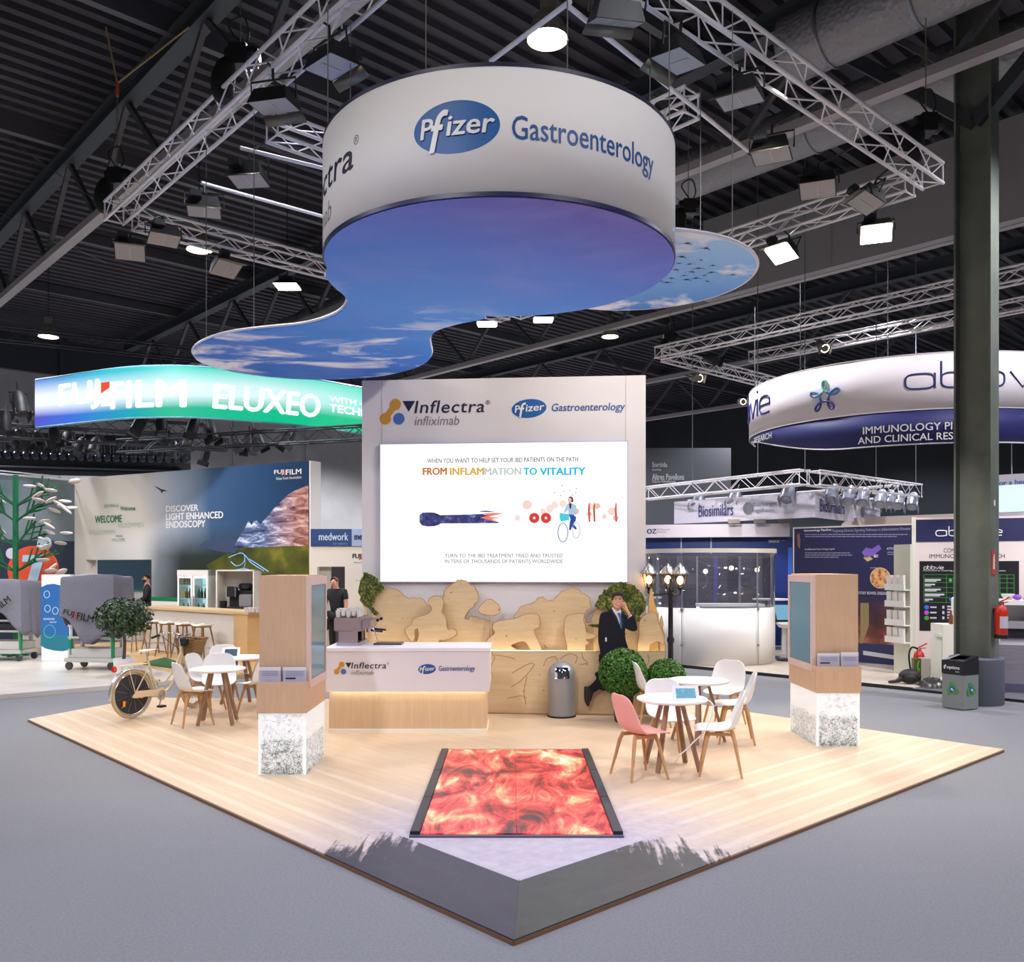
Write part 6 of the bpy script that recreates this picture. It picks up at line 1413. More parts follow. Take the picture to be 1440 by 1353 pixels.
# decorative green tree with white oval leaves
tc = P(22, 800, 20.3)
dt = thing('metal_tree', 'green pole tree with straight twigs and white oval leaves', 'decoration', (tc.x, tc.y, FZ0)); ht = P(0, 668, 20.3).z
b = MB(); b.bar((0,0,0), (0,0,ht-FZ0), .09); b.bar((-.3,0,.02),(.3,0,.02),.06); b.bar((0,-.3,.02),(0,.3,.02),.06); b.build('trunk', M((18,112,70),.5), dt)
random.seed(8); lv = []
for z in (1.9, 2.5, 3.05, 3.4):
    for s in (-1, 1):
        for rep in range(2):
            ln = random.uniform(.6, 1.0); a = R(random.uniform(25, 50)); y = random.uniform(-.4,.4)
            e = Vector((s*ln*math.cos(a), y, z + ln*math.sin(a))); b = MB(); b.bar((0,0,z), e, .035)
            for f in (.45,.7): q = Vector((0,0,z)).lerp(e, f); b.bar(q, q + Vector((s*.10, 0, .34)), .028); b.bar(q, q + Vector((s*.34, .02, .08)), .028)
            b.build('twig', M((22,104,60),.5), dt); lv += [e, Vector((0,0,z)).lerp(e,.6) + Vector((s*.2,-.05,.1)), e + Vector((s*.15,-.1,-.2))]
for q in lv + [Vector((.9,0,3.35)), Vector((1.15,-.1,3.45)), Vector((1.25,0,3.2)), Vector((.6,-.1,1.7)), Vector((-.4,-.1,1.6))]:
    b = MB(); q = q + Vector((random.uniform(-.35,.35), random.uniform(-.2,.2), random.uniform(-.35,.2))); b.ball((0,0,0), .15, 12, 6, (1, .6, .25)); b.moved(Matrix.Translation(q) @ Euler((random.uniform(-.6,.2), random.uniform(-.7,.7), 0)).to_matrix().to_4x4()); o = b.build('oval_leaf', M((226,212,206),.5), dt, smooth=True)
# lit graphic panel
lp = P(58, 0, 19.1); 
lg = thing('lit_graphic_panel', 'white lit box with round blue graphic beside the covered cart', 'light box', (lp.x, 19.1, FZ0)); W = .62; Hh = 1.86
b = MB(); b.box(0,.012,0,W,.16,Hh); b.build('box_frame', WHITE, lg); b = MB(); b.box(.01,0,.01,W-.01,.012,Hh-.01); b.build('lit_face', m_led('panel_glow',(250,250,244),1.1), lg)
LP_ = Pl((lp.x, 19.1), (lp.x+W, 19.1), FZ0)
BG = E((38, 112, 186), .9); shape(lg, 'blue_graphic', LP_, [(57.5,826),(66,822),(76,821),(88,824),(97,828),(98,914),(88,916),(76,915),(64,912),(57.5,908)], BG, .004)
shape(lg, 'blue_graphic', LP_, [(57.5,890),(70,893),(98,893),(98,914),(76,915),(57.5,908)], E((30,130,150),.9), .006)
for cx, cy in ((66,836),(67,856),(78,859)): loop(lg, 'graphic_icon', LP_, cx, cy, 4, 5, .006, E((220,235,250),.9), .006, 14)
write(lg, 'ADVANCING', LP_, (61,869,77,872), E((240,245,250),1), .007); write(lg, 'ENDOSCOPY', LP_, (70,874,80,876), E((240,245,250),1), .007)
loop(lg, 'graphic_icon', LP_, 70, 888, 8, 9, .008, E((80,190,190),.9), .007, 20)
# covered carts
def cart(label, px, py, px2, top, seed, logo):
    p = GF(px, py); W = (px2-px)*p.y/F; Hh = EH + (HZ-top)*p.y/F - FZ0; D = .75
    c = thing('covered_cart', label, 'cart', (p.x, p.y, FZ0), R(-6))
    b = MB(); b.box(.05,.05,.16,W-.05,D-.05,.24); b.box(.10,.10,.24,W-.10,D-.1,.42); b.build('cart_base', M((206,204,198),.4), c, bevel=.01)
    for x in (.12, W-.16):
        for y in (.15, D-.25): b = MB(); b.box(x,y,.42,x+.05,y+.07,Hh-.1); b.build('cart_post', M((200,198,194),.4), c)
    for z in (.62,.85): b = MB(); b.box(.1,.1,z,W-.1,D-.1,z+.04); b.build('cart_shelf', M((196,194,190),.4), c)
    b = MB(); b.box(.18,.14,.66,W-.2,.5,.80); b.build('equipment_box', DARK, c)
    b = MB(); b.box(.14,.10,.30,.18,.145,.60); b.box(W-.1,.08,.1,W-.05,.13,1.0); b.build('green_post', M((20,130,84),.5), c)
    for x in (.12, W-.12):
        for y in (.12, D-.12): b = MB(); b.lathe([(0,-.025),(.07,-.025),(.08,-.012),(.08,.012),(.07,.025),(0,.025)], 18, (x,y,.08), ZY); b.build('caster', M((70,70,74),.5), c, smooth=True)
    # draped cloth: rings that fall from the top edge in folds
    rr = random.Random(seed); n = 64; vs = []; fs = []; lev = 12
    ph = [rr.uniform(0,6.28) for _ in range(4)]
    for l in range(lev+1):
        f = l/lev
        for i in range(n):
            a = 2*math.pi*i/n; q = max(abs(math.cos(a)), abs(math.sin(a))); rx, ry = math.cos(a)/q, math.sin(a)/q
            rx = max(-1, min(1, rx*.97)); ry = max(-1, min(1, ry*.97))
            fold = (math.sin(a*7+ph[0])*.5 + math.sin(a*12+ph[1])*.35 + math.sin(a*4+ph[2])*.4)*.045*f
            drop = (.60 + .13*math.sin(a*2+ph[3]) + .07*math.sin(a*5+ph[1]))*Hh
            e = 1 + .06*f + fold
            vs.append((W/2 + rx*W/2*e*(.96 if l == 0 else 1), D/2 + ry*D/2*e*(.96 if l == 0 else 1), Hh - drop*max(0,(f-.04)) - (.02 if l == 0 else .0) + (0 if l else .02) - .05*math.sin(a+1)**2))
    for l in range(lev): fs += [(l*n+i, l*n+(i+1) % n, (l+1)*n+(i+1) % n, (l+1)*n+i) for i in range(n)]
    fs.append(tuple(range(n))); b = MB(); b.add(vs, fs); cl = b.build('cloth_cover', CLOTH, c, smooth=True, solid=.012)
    rt = R(logo[1])
    class T_:
        def loc(s, u, v, o): return Vector((logo[2] + u*math.cos(rt) - v*math.sin(rt), -.075-o, logo[3] + u*math.sin(rt) + v*math.cos(rt)))
    for tx, x0, x1, mt in (('FUJ', 0, .22, M((22,22,26),.6)), ('I', .245, .265, M((196,56,44),.5)), (logo[0], .29, .29+.085*len(logo[0]), M((22,22,26),.6))): write(c, tx, T_(), (x0, 0, x1, .13), mt, .012, .03, uvbox=True)
    return c
cart('grey-covered equipment cart between the lit graphic panel and the potted tree', 84, 943, 164, 808, 3, ('FILM', -12, .12, 1.08))
cart('grey-covered equipment cart at the edge beside the cream partition', -42, 930, 34, 815, 6, ('FILM', 38, .50, .92))
# small leafy potted tree
tp = GF(174, 948)
pt = thing('potted_tree', 'small round-crowned leafy tree in a white pot behind the bicycle', 'tree', (tp.x, tp.y, FZ0))
b = MB(); b.lathe([(.13,0),(.16,.02),(.19,.30),(.17,.30),(.16,.26),(0,.26)], 24); b.build('pot', WHITE, pt, smooth=True)
zc = P(0, 868, tp.y).z - FZ0
b = MB(); b.tube(path([(0,0,.25),(.02,0,.6),(-.02,.02,.85),(0,0,zc)],4), [.035,.033,.031,.03,.029,.028,.027,.026,.025,.024,.022,.02,.015], 8)
for a in range(5): b.tube([(0,0,zc-.3), (.28*math.cos(a*1.26), .28*math.sin(a*1.26), zc+.05*(a-2))], [.014,.006], 6)
b.build('trunk', BARK, pt, smooth=True)
lv = leaves((0,0,zc), .54, 1700, .048, 31, .72, .35); lv.build('leaves', TREELEAF, pt)

# wall beyond the doorway with printed sign band
DWL = Pl(P(436,0,20.6).xy, P(520,0,20.6).xy, 0)
dw = thing('doorway_wall', 'white wall with dark doorway and a navy name band on top', 'exhibition wall', DWL.o, DWL.rot); H = 2.55; T3 = DWL.uv(440, 744)[1]; T2 = DWL.uv(440, 768)[1]
x0, _ = DWL.uv(446, 800); x1, zt = DWL.uv(485, 797); b = MB()
for bx in ((0,0,x0,T2),(x1,0,DWL.L,T2),(x0,zt,x1,T2)): b.box(bx[0],0,bx[1],bx[2],.08,bx[3])
b.build('wall_panel', M((214,206,196),.6), dw)
b = MB(); b.box(x0,.5,0,x1,.55,zt+.1); b.build('dark_interior', M((62,60,60),.7), dw)
b = MB(); b.box(x0+.02,.1,0,x0+.30,.14,zt); b.build('open_door', M((170,164,158),.5), dw)
xm, _ = DWL.uv(495, 750); b = MB(); b.box(.02,-.03,T2,xm,.05,T3); b.build('name_band', M((30,60,112),.5), dw); b = MB(); b.box(xm,-.03,T2,DWL.L,.05,T3); b.build('name_band', M((150,166,196),.5), dw)
write(dw, 'medwork', DWL, (449,749.5,490,760), M((190,206,224),.5), .036, .01); write(dw, 'for medicine', DWL, (469,763,489,766), M((120,150,190),.5), .036)
write(dw, 'med', DWL, (499,750,514,759), NAVY, .036, .03)
write(dw, 'FUJ', DWL, (496,779,507,787), M((30,30,34),.5), .004, .03); write(dw, 'I', DWL, (508.2,779,509.4,787), M((190,60,50),.5), .004, .03); write(dw, 'Value from', DWL, (497,790,515,792), M((40,40,44),.5), .004)
write(dw, 'Therapy', DWL, (500,815.5,512,818), M((110,140,60),.5), .004)

# dark trusses and spotlights over the neighbouring stand, lamp wall
DKT = M((54,58,66),.4,.4)
g3 = 'dark trusses over the mural wall stand'
for (x0,y0,x1,y1,z), lb in (((-30,586,300,606,6.2), 'dark truss under the curved luminous banner, the upper one'), ((-30,604,320,626,5.7), 'dark truss under the curved luminous banner, the lower one'), ((170,628,520,608,5.4), 'dark truss under the luminous banner running towards the screen wall'),
                            ((-30,466,320,504,8.2), 'dark truss over the far end of the curved luminous banner')):
    truss(lb, HT(x0,y0,z), HT(x1,y1,z), DKT, .34, None, .5, 'dark_truss', .024, .011)
random.seed(9); g4 = 'dark spotlights over the mural wall stand'
for px, py, z in ((20,618,5),(38,616,5),(60,620,5),(78,612,5),(96,620,5),(108,626,5),(130,625,5),(30,572,6),(190,598,5.4),(228,598,5.4),(268,600,5.4),(300,608,5.4),(338,622,5.2),(350,625,5.2),(368,618,5.3),(400,616,5.3),(286,640,4.6),(8,596,5.2),(240,630,4.9),(262,618,5.1)):
    p = HT(px, py + 10, 5.45); spot(sp_dark, p, (p.x + random.uniform(-3,3), p.y - random.uniform(0,4), 0), 'dark stage spotlight hanging under the curved luminous banner', g4, random.uniform(1.3, 1.6))
LWL = Pl(P(-60,0,31).xy, P(267,0,33).xy, 0); zt, zb = LWL.uv(200, 612)[1], LWL.uv(200, 670)[1]
lw = thing('black_lamp_drape', 'black hanging drape band behind a row of glinting lamps', 'drape', LWL.o, LWL.rot)
b = MB(); b.box(0,.3,zb,LWL.L,.4,zt); b.build('drape_cloth', M((12,12,18),.8), lw)
b = MB(); 
for z in (zb+.25, zt-.25): b.tube([(0,.2,z),(LWL.L,.2,z)], .04, 6)
b.build('drape_rail', DKT, lw)
r0 = None; nL = 26
for i in range(nL):
    u = LWL.L*(i+.5)/nL; w_ = LWL.a + LWL.d*u + LWL.n*.1
    if r0 is None:
        r0 = thing('par_lamp', '', 'stage lamp'); b = MB(); b.lathe([(.10,.18),(.17,.10),(.18,-.10),(.15,-.12)], 14, (0,0,0), ZY); b.build('lamp_can', M((50,52,60),.25,.7), r0, smooth=True)
        b = MB(); b.lathe([(0,.0),(.15,.0),(.15,.02),(0,.02)], 14, (0,-.08,0), ZY); b.build('lens', M((150,156,170),.08,.9), r0)
        b = MB(); b.tube([(-.2,0,0),(-.2,0,.45),(.2,0,.45),(.2,0,0)], .015, 5); b.build('yoke', M((110,112,120),.3,.7), r0); o = r0
    else: o = dup(r0, (0,0,0))
    o.location = (w_.x, w_.y, (zb+zt)/2 - .1); o.rotation_euler = (R(12), 0, LWL.rot); o['label'] = 'silver-rimmed stage lamp in the long row on the black drape'; o['group'] = 'row of lamps on the black drape'
# ------------------------------------------------------------------ neighbouring stands on the column side
S0 = 0.06
e0 = G(937, 937, 0); e1 = G(1416, 987, 0); ed = (e1-e0).normalized(); en = Vector((-ed.y, ed.x, 0)); en = en if en.dot(Vector((1, 1, 0))) > 0 else -en
fl = thing('glass_booth_floor', 'pale raised floor under the glass booth and poster wall, dark edge', 'platform', (0,0,0)); a = e0 - ed*4; c = G(1284, 972, 0)
m, t = new('pale_plank_floor', .35); t.color(t.ramp(t.noise(2.5,4,t.map((6,.5,1),(0,0,R(47)))), [(.3,(196,182,166)),(.7,(214,202,186))]))
b = MB(); b.slab([(p.x,p.y) for p in (a, c, c + en*9, a + en*9)], .02, S0); b.build('floor_panel', m, fl)
b = MB(); b.bar((a.x,a.y,.03), (c.x,c.y,.03), .03, .06); b.build('edge_strip', M((36,34,32),.5), fl)
f2 = thing('dark_booth_floor', 'grey carpeted low floor behind the recycling bin and column', 'platform', (0,0,0))
b = MB(); d_ = e1 + ed*4; b.slab([(p.x,p.y) for p in (c, d_, d_ + en*8, c + en*8)], .0, .045); b.build('floor_panel', M((96,92,100),.8), f2)
b = MB(); b.bar((c.x,c.y,.02), (d_.x,d_.y,.02), .03, .045); b.build('edge_strip', M((30,28,32),.5), f2)
def GS(px, py): return G(px, py, S0)

# glass booth
gc = Vector(((998-CX)*19.5/F, 19.5, S0))
gb = thing('glass_booth', 'rounded white booth with tall clear glass screens and pale top rail', 'booth', gc)
def oval(a, b_, n0, n1, n=40):
    return [(a*math.copysign(abs(math.cos(R(x)))**.85, math.cos(R(x))), b_*math.sin(R(x))) for x in [n0 + (n1-n0)*i/n for i in range(n+1)]]
OV = oval(1.38, 1.12, 180, 360)
def sheet(pts, z0, z1): 
    b = MB(); b.add([(x,y,z) for x,y in pts for z in (z0,z1)], [(2*i,2*i+2,2*i+3,2*i+1) for i in range(len(pts)-1)]); return b
for i0, i1 in ((0,13),(13,27),(27,40)): sheet(OV[i0:i1+1], 0.02, 1.19).build('front_panel', M((232,228,224),.35), gb, smooth=True, solid=.02)
b = MB()
for i in (13,27): b.tube([(OV[i][0],OV[i][1]-.012,.02),(OV[i][0],OV[i][1]-.012,1.19)], .004, 5)
b.build('panel_gap', M((120,114,108),.5), gb)
for i in (13,27):
    for z in (.42, 1.17): b = MB(); b.ball((OV[i][0],OV[i][1]-.02,z), .028, 10, 6); b.build('clamp', STEEL, gb, smooth=True)
sheet([(x*1.0,y*1.0) for x,y in OV], 1.20, 2.34).build('glass_screen', GLASS, gb, smooth=True, solid=.008)
b = MB(); o2 = [(x*1.03,y*1.03) for x,y in OV]; i2 = [(x*.93,y*.93) for x,y in OV][::-1]; b.slab(o2 + i2, 2.34, 2.43); b.build('top_rail', M((226,216,198),.5), gb)
b = MB(); b.slab([(x*.99,y*.99) for x,y in OV] + [(x*.72,y*.62) for x,y in OV][::-1], 1.13, 1.16); b.build('inner_counter', M((150,140,136),.4), gb)
b = MB()
for i in (6,13,27,34): b.tube([(OV[i][0]*.985,OV[i][1]*.985,1.19),(OV[i][0]*.985,OV[i][1]*.985,2.35)], .018, 8)
b.tube([(1.36,0,0),(1.36,0,2.35)], .03, 8); b.tube([(-1.36,0,0),(-1.36,0,2.35)], .03, 8); b.build('glass_post', M((190,190,196),.3,.6), gb)
b = MB()
for x, z in ((-.75,2.0),(-.2,1.95),(.35,2.02),(.9,1.98)): b.ball((x,-.5,z), .05)
b.build('booth_lamp', m_led('booth_glow',(255,220,170),5), gb)
# furniture inside and beside the booth
b = MB(); b.box(-.35,-.3,0,.35,.3,.42); b.box(-.35,.18,.42,.35,.32,.78); b.box(-.35,-.3,.42,-.25,.3,.6); b.box(.25,-.3,.42,.35,.3,.6)
q = Vector((gc.x-.05, gc.y+1.7, S0)); lc = thing('lounge_chair', 'pale lounge armchair seen through the glass booth', 'armchair', q); b.build('upholstery', M((196,186,178),.7), lc, bevel=.04)
q = Vector((gc.x+.9, gc.y+1.9, S0)); dk = thing('white_desk', 'pale desk with white top seen through the glass booth', 'desk', q); b = MB(); b.box(-.7,-.3,.0,.7,.3,1.1); b.build('desk_body', M((188,180,176),.6), dk); b = MB(); b.box(-.75,-.34,1.1,.75,.34,1.16); b.build('desk_top', WHITE, dk)
q = Vector((gc.x-1.0, gc.y+2.2, S0)); bt = thing('high_table', 'slim high table seen through the glass booth near the lamp post', 'table', q); b = MB(); b.lathe([(0,1.28),(.32,1.28),(.32,1.31),(0,1.31)], 28); b.build('tabletop', WHITE, bt, smooth=True); b = MB(); b.lathe([(.22,0),(.22,.02),(.03,.04),(.03,1.28)], 16); b.build('pedestal', STEEL, bt, smooth=True)
q = GS(1098, 903); q = P(1101, 0, 19.2); bt = thing('bistro_table', 'round white high table between the glass booth and the poster wall', 'table', (q.x, 20.0, S0)); b = MB(); b.lathe([(0,1.30),(.42,1.30),(.43,1.33),(0,1.34)], 32); b.build('tabletop', WHITE, bt, smooth=True); b = MB(); b.lathe([(.28,0),(.28,.02),(.04,.05),(.035,1.30)], 18); b.build('pedestal', CHROME, bt, smooth=True)
st = thing('white_stool', 'white swivel stool with dark foot under the round high table', 'stool', (q.x+.18, 19.45, S0)); b = MB(); b.lathe([(0,.72),(.18,.72),(.25,.80),(.24,.83),(0,.77)], 24); b.build('seat', WHITE, st, smooth=True); b = MB(); b.lathe([(.03,.03),(.03,.72)], 12); b.build('stem', CHROME, st, smooth=True); b = MB(); b.lathe([(0,0),(.24,0),(.24,.02),(.04,.05)], 24); b.build('foot', DARK, st, smooth=True)
q = GS(1103, 915); tk = thing('tablet_stand', 'slanted touch screen on a white stand beside the wooden kiosk', 'terminal', (q.x, q.y, S0))
b = MB(); b.box(-.06,-.03,0,.30,.05,.72); b.build('stand_leg', WHITE, tk)
T4 = Matrix.Translation((.08,0,.92)) @ Matrix.Rotation(R(-38),4,'X')
b = MB(); b.box(-.34,-.02,-.26,.34,.02,.26); b.moved(T4); b.build('bezel', BLACK, tk, bevel=.01); b = MB(); b.box(-.30,-.024,-.22,.30,-.021,.22); b.moved(T4); b.build('display', m_led('blue_page',(120,186,222),.8), tk)
b = MB(); b.slab([(.9*math.cos(a)+0, .45*math.sin(a)) for a in [2*math.pi*i/40 for i in range(40)]], 0, .006); q = GS(1112, 912); tag(b.build('round_mat', M((56,58,76),.8), None, loc=(q.x,q.y,S0)), 'dark round mat on the pale floor near the touch screen', 'mat')

q0 = P(902,0,22.4); dd = Pl(q0.xy, P(1088,0,21.9).xy, S0)
dw2 = thing('added_dark_backdrop', 'dark plum backdrop added behind the glass booth', 'exhibition wall', dd.o, dd.rot); b = MB(); b.box(0,0,0,dd.L,.08,2.36); b.build('wall_board', M((72,66,76),.35), dw2)  # backdrop added so that the booth glass looks dark
for i, f in enumerate((.12,.27,.42,.55,.66,.74,.88)): b = MB(); b.box(dd.L*f,-.03,.1,dd.L*f+(.05,.16,.04,.10,.22,.05,.12)[i],-.004,2.3); b.build('reflection_strip', M(((120,114,120),(92,86,100),(130,124,126),(74,74,120),(58,54,64),(110,106,120),(96,90,96))[i],.3), dw2)  # strips painted as streaks reflected in the booth glass
# blue stand with pale fascia
BS = Pl(P(890,0,24).xy, P(1118,0,23).xy, 0)
bw = thing('blue_stand_wall', 'deep blue stand wall with pale fascia behind the glass booth', 'exhibition wall', BS.o, BS.rot); zt = BS.uv(1000,738)[1]; zm = BS.uv(1000,756)[1]
b = MB(); b.box(0,0,0,BS.L,.1,zm); b.build('blue_panel', M((18,48,120),.45), bw); b = MB(); b.box(0,-.3,zm,BS.L-.15,.1,zt); b.build('fascia', M((206,198,206),.5), bw)
write(bw, 'OZ', Pl(BS.a+BS.n*.3, BS.a+BS.d*5+BS.n*.3), (910,744,923,750.5), NAVY, .31, .03); write(bw, 'A Novartis', BS, (925,743.5,943,746.5), GREYINK, .304); write(bw, 'Division', BS, (925,747,938,750), GREYINK, .304)
write(bw, 'SANDOZ', BS, (1081,759.5,1096,763), OFFW, .004, .03); write(bw, 'A Novartis', BS, (1097,759.5,1106,761), OFFW, .004)
for x0, x1, c in ((1085,1090,(70,96,170)),(1108,1114,(50,100,200))): ua, ub = BS.uv(x0,800)[0], BS.uv(x1,800)[0]; b = MB(); b.box(ua,-.012,.4,ub,-.004,2.6); b.build('light_edge', M(c,.5), bw)
for px in (958, 1000): ua = BS.uv(px,760)[0]; b = MB(); b.box(ua-.02,-.02,1.2,ua+.02,-.004,zm); b.build('panel_joint', M((160,166,190),.5), bw)
for px in (1032,1068,1104):
    u, v = BS.uv(px,737,.3); b = MB(); b.cbox((u,-.5,v+.06),(.30,.14,.10)); b.tube([(u,-.3,v+.05),(u,-.5,v+.06)],.02,6); b.build('arm_lamp', M((120,110,100),.4,.4), bw)

# hanging square banner and its rigging
def sq_banner(name, label, ca, cb, cc, z0, z1, marks):
    t = thing(name, label, 'banner', (ca.x, ca.y, z0))
    for p, q, mk in ((ca, cb, marks[0]), (cb, cc, marks[1])):
        pl = Pl(p.xy, q.xy, z0); o = p - ca; b = MB(); d = pl.d; n = pl.n
        class L_: 
            def loc(s, u, v, off, o=o, d=d, n=n): w_ = o + d*u + n*off; return Vector((w_.x, w_.y, v))
        l = L_(); L = pl.L; b.add([l.loc(0,0,0), l.loc(L,0,0), l.loc(L,z1-z0,0), l.loc(0,z1-z0,0), l.loc(0,0,-.06), l.loc(L,0,-.06), l.loc(L,z1-z0,-.06), l.loc(0,z1-z0,-.06)], [(0,1,2,3),(4,7,6,5),(0,4,5,1),(3,2,6,7),(0,3,7,4),(1,5,6,2)])
        b.build('banner_panel', M((214,208,218),.6), t)
        for tx, f0, f1, g0, g1, mt in mk: write(t, tx, l, (L*f0, (z1-z0)*g0, L*f1, (z1-z0)*g1), mt, .02, .01, uvbox=True)
        for tx, f0, f1, g0, g1, mt in mk:
            if tx == 'Biosimilars': continue
            b = MB(); blob(l, (L*(f0-.035), (z1-z0)*.5), .16, .16, .02, b, 20); b.build('round_mark', GREYINK, t)
            break
    return t
ca = P(948,0,25); cb = P(1146,0,21.5); cc = P(1238,0,25.5)
gi = M((140,140,152),.5); nb = M((52,62,120),.5)
sq_banner('square_banner', 'pale hanging banner square lettered in navy, under the far silver rigging', ca, cb, cc, 3.30, 3.92, ([('Biosimilars',.20,.46,.25,.75,nb),('Boehringer',.60,.76,.52,.72,gi),('Ingelheim',.60,.74,.26,.46,gi)], [('Biosimilars',.06,.40,.25,.75,nb),('Boehringer',.72,.97,.52,.72,gi),('Ingelheim',.72,.94,.26,.46,gi)]))
tz = 4.22; ta, tb_, tc_ = P(905,0,26), P(1132,0,21.0), P(1288,0,25); 
tb2 = tb_ + (tc_-tb_).normalized()*.4
for p, q, lb in ((ta,tb_,'far silver truss above the square banner, side towards the screen wall'), (tb2,tc_,'far silver truss above the square banner, side towards the steel column'), (Vector((ta.x+2.4,ta.y+5,0)),tc_ + Vector((-.5,.15,0)),'far silver truss above the square banner, rear side')):
    truss(lb, (p.x,p.y,tz), (q.x,q.y,tz), ALU, .34, None, .45)
for q in (ta.lerp(tb_,.35), tb_, tb_.lerp(tc_,.6), tc_, ta.lerp(tb_,.75)):
    b = MB(); b.tube([(0,0,0),(0,0,7.6)], .012, 5); tag(b.build('rigging_cable', M((120,124,130),.4,.5), None, loc=(q.x,q.y,tz+.1)), 'thin steel cable lifting the far silver rigging of the square banner', 'cable', 'cables of the far silver rigging')
g5 = 'grey spotlights under the far silver rigging'
for i,(px,py,Y) in enumerate(((1168,708,22),(1192,709,22.5),(1212,711,23),(1237,712,23.6),(1249,716,23.8),(1262,712,24.2),(1282,710,24.6),(978,714,24.5),(1030,712,23.5),(1106,706,21.8))):
    p = P(px,py,Y); p.z = 3.75; spot(sp_grey, p, (p.x-2, p.y-3, 0), 'grey spotlight clamped under the far silver rigging of the square banner', g5, 1.5)

# round white and navy sign
RC_ = Vector((8.5, 19.1)); RR = 3.29
rs = Sf([(RC_.x + RR*math.sin(a), RC_.y - RR*math.cos(a)) for a in [R(-130 + 260*i/130) for i in range(131)]], 4.93)
rg = thing('round_sign', 'huge round hanging sign, white band above sloping navy band, behind the column', 'hanging sign', rs.o); oo = Vector((RC_.x, RC_.y, 4.93)) - rs.o
def arc(pr, n=110):                                   # the ring is open at the back
    b = MB(); m_ = len(pr); vs = [(oo.x + r_*math.sin(R(-118+190*i/n)), oo.y - r_*math.cos(R(-118+190*i/n)), oo.z + z_) for i in range(n+1) for r_, z_ in pr]
    return b.add(vs, [(i*m_+j, (i+1)*m_+j, (i+1)*m_+j+1, i*m_+j+1) for i in range(n) for j in range(m_-1)])
arc([(RR,0),(RR,1.0)]).build('white_band', M((232,222,222),.6), rg, smooth=True, solid=.03)
RL = 2.82; dz = -.48
b = MB(); vs = []                                      # the navy band narrows towards its end
for i in range(111):
    ph = -118 + 190*i/110; a = R(ph); f_ = max(0, min(1, (ph+108)/66)); h_ = .04 + .56*f_*f_*(3-2*f_)
    for r_, z_ in ((RR, 0), (RR-.04, -h_)): vs.append((oo.x + r_*math.sin(a), oo.y - r_*math.cos(a), z_))
b.add(vs, [(2*i, 2*i+2, 2*i+3, 2*i+1) for i in range(110)]); b.build('navy_band', M((30,34,96),.6), rg, smooth=True, solid=.02)
nv = vs
b = MB(); b.tube([Vector(v) for v in vs[1::2]], .016, 5); b.build('band_rim', M((214,206,206),.4), rg, smooth=True)
if True:
  for pr in ([(RR+.02,0),(RR+.02,.015),(RR-.02,.015),(RR-.02,0),(RR+.02,0)], [(RR+.02,1.0),(RR+.02,1.02),(RR-.02,1.02),(RR-.02,1.0),(RR+.02,1.0)]): arc(pr).build('band_rim', M((214,206,206),.4), rg, smooth=True)
for a in range(150,330,30): b = MB(); b.tube([(oo.x+RR*math.cos(R(a)),oo.y+RR*math.sin(R(a)),1.0),(oo.x+RR*math.cos(R(a)),oo.y+RR*math.sin(R(a)),2.75)], .008, 5); b.build('hanging_wire', M((96, 94, 94), 0.6), rg)
AB = M((34,42,104),.5)
def abbv(par, sf, u0, v0, h, mat, off, k=1.0, wd=.10):
    """rounded letters drawn with a pen line: a b b v i e; u0, v0 bottom left, h the height of the low letters"""
    W = h*1.25*k; x = u0; b = MB(); r_ = h*wd*.5
    def pen(pts, closed=False): b.tube([sf.loc(x + px_*W, v0 + py_*h, off) for px_, py_ in pts], r_, 5, closed=closed)
    rr_ = [(.5+.5*math.copysign(abs(math.cos(a))**.6, math.cos(a)), .5+.5*math.copysign(abs(math.sin(a))**.6, math.sin(a))) for a in [2*math.pi*i/28 for i in range(28)]]
    for ch in 'abbvie':
        if ch in 'ab':
            pen(rr_, True); pen([(1,1),(1,0)] if ch == 'a' else [(0,.5),(0,1.75)]); x += W*1.22
        elif ch == 'v': pen([(0,1),(.5,0),(1,1)]); x += W*1.18
        elif ch == 'i': pen([(0,0),(0,1)]); b.ball(sf.loc(x, v0+h*1.4, off), r_*1.3, 8, 6); x += W*.25
        else: pen([(0,.5),(1,.5),(.97,.78),(.8,.95),(.5,1),(.2,.95),(.03,.75),(0,.5),(.03,.25),(.2,.05),(.5,0),(.95,.02)])
    return b.build('lettering', mat, par)
ua, va = rs.uv(1273, 559); ub, vb = rs.uv(1318, 535); hh = vb - va
abbv(rg, rs, ua, .38, hh*1.0, AB, .02, (ub-ua)/(hh*1.25)*.92, .13)
ua, va = rs.uv(1084, 600); abbv(rg, rs, ua-2.82, .36, .37, AB, .02, 1.0, .13)
# knot emblem
uc, vc = rs.uv(1160, 558); ur = rs.uv(1181, 558)[0] - uc; kn = 120
for k_, cc_ in enumerate(((120,190,176),(60,120,160),(44,60,120),(40,46,100),(44,100,150))):
    b = MB(); pts = []
    for i in range(kn//5 + 1):
        th = 2*math.pi*(k_/5 + i/kn) + R(54); pts.append(rs.loc(uc + ur*(.66*math.cos(th) + .36*math.cos(-4*th + R(90)*5)), vc + ur*(.66*math.sin(th) + .36*math.sin(-4*th + R(90)*5)), .02))
    b.tube(pts, .024, 6); b.build('knot_emblem', M(cc_,.5), rg, smooth=True)
write(rg, 'IMMUNOLOGY PIPELINE', rs, (1214, 595, 1388, 605.5), OFFW, .02, .01)
write(rg, 'AND CLINICAL RESEARCH', rs, (1207, 609.5, 1388, 619.5), OFFW, .02, .01)
ue, ve = rs.uv(1086, 616); write(rg, 'RESEARCH', rs, (ue-.85, ve, ue, ve+.12), OFFW, .02, .01, uvbox=True)

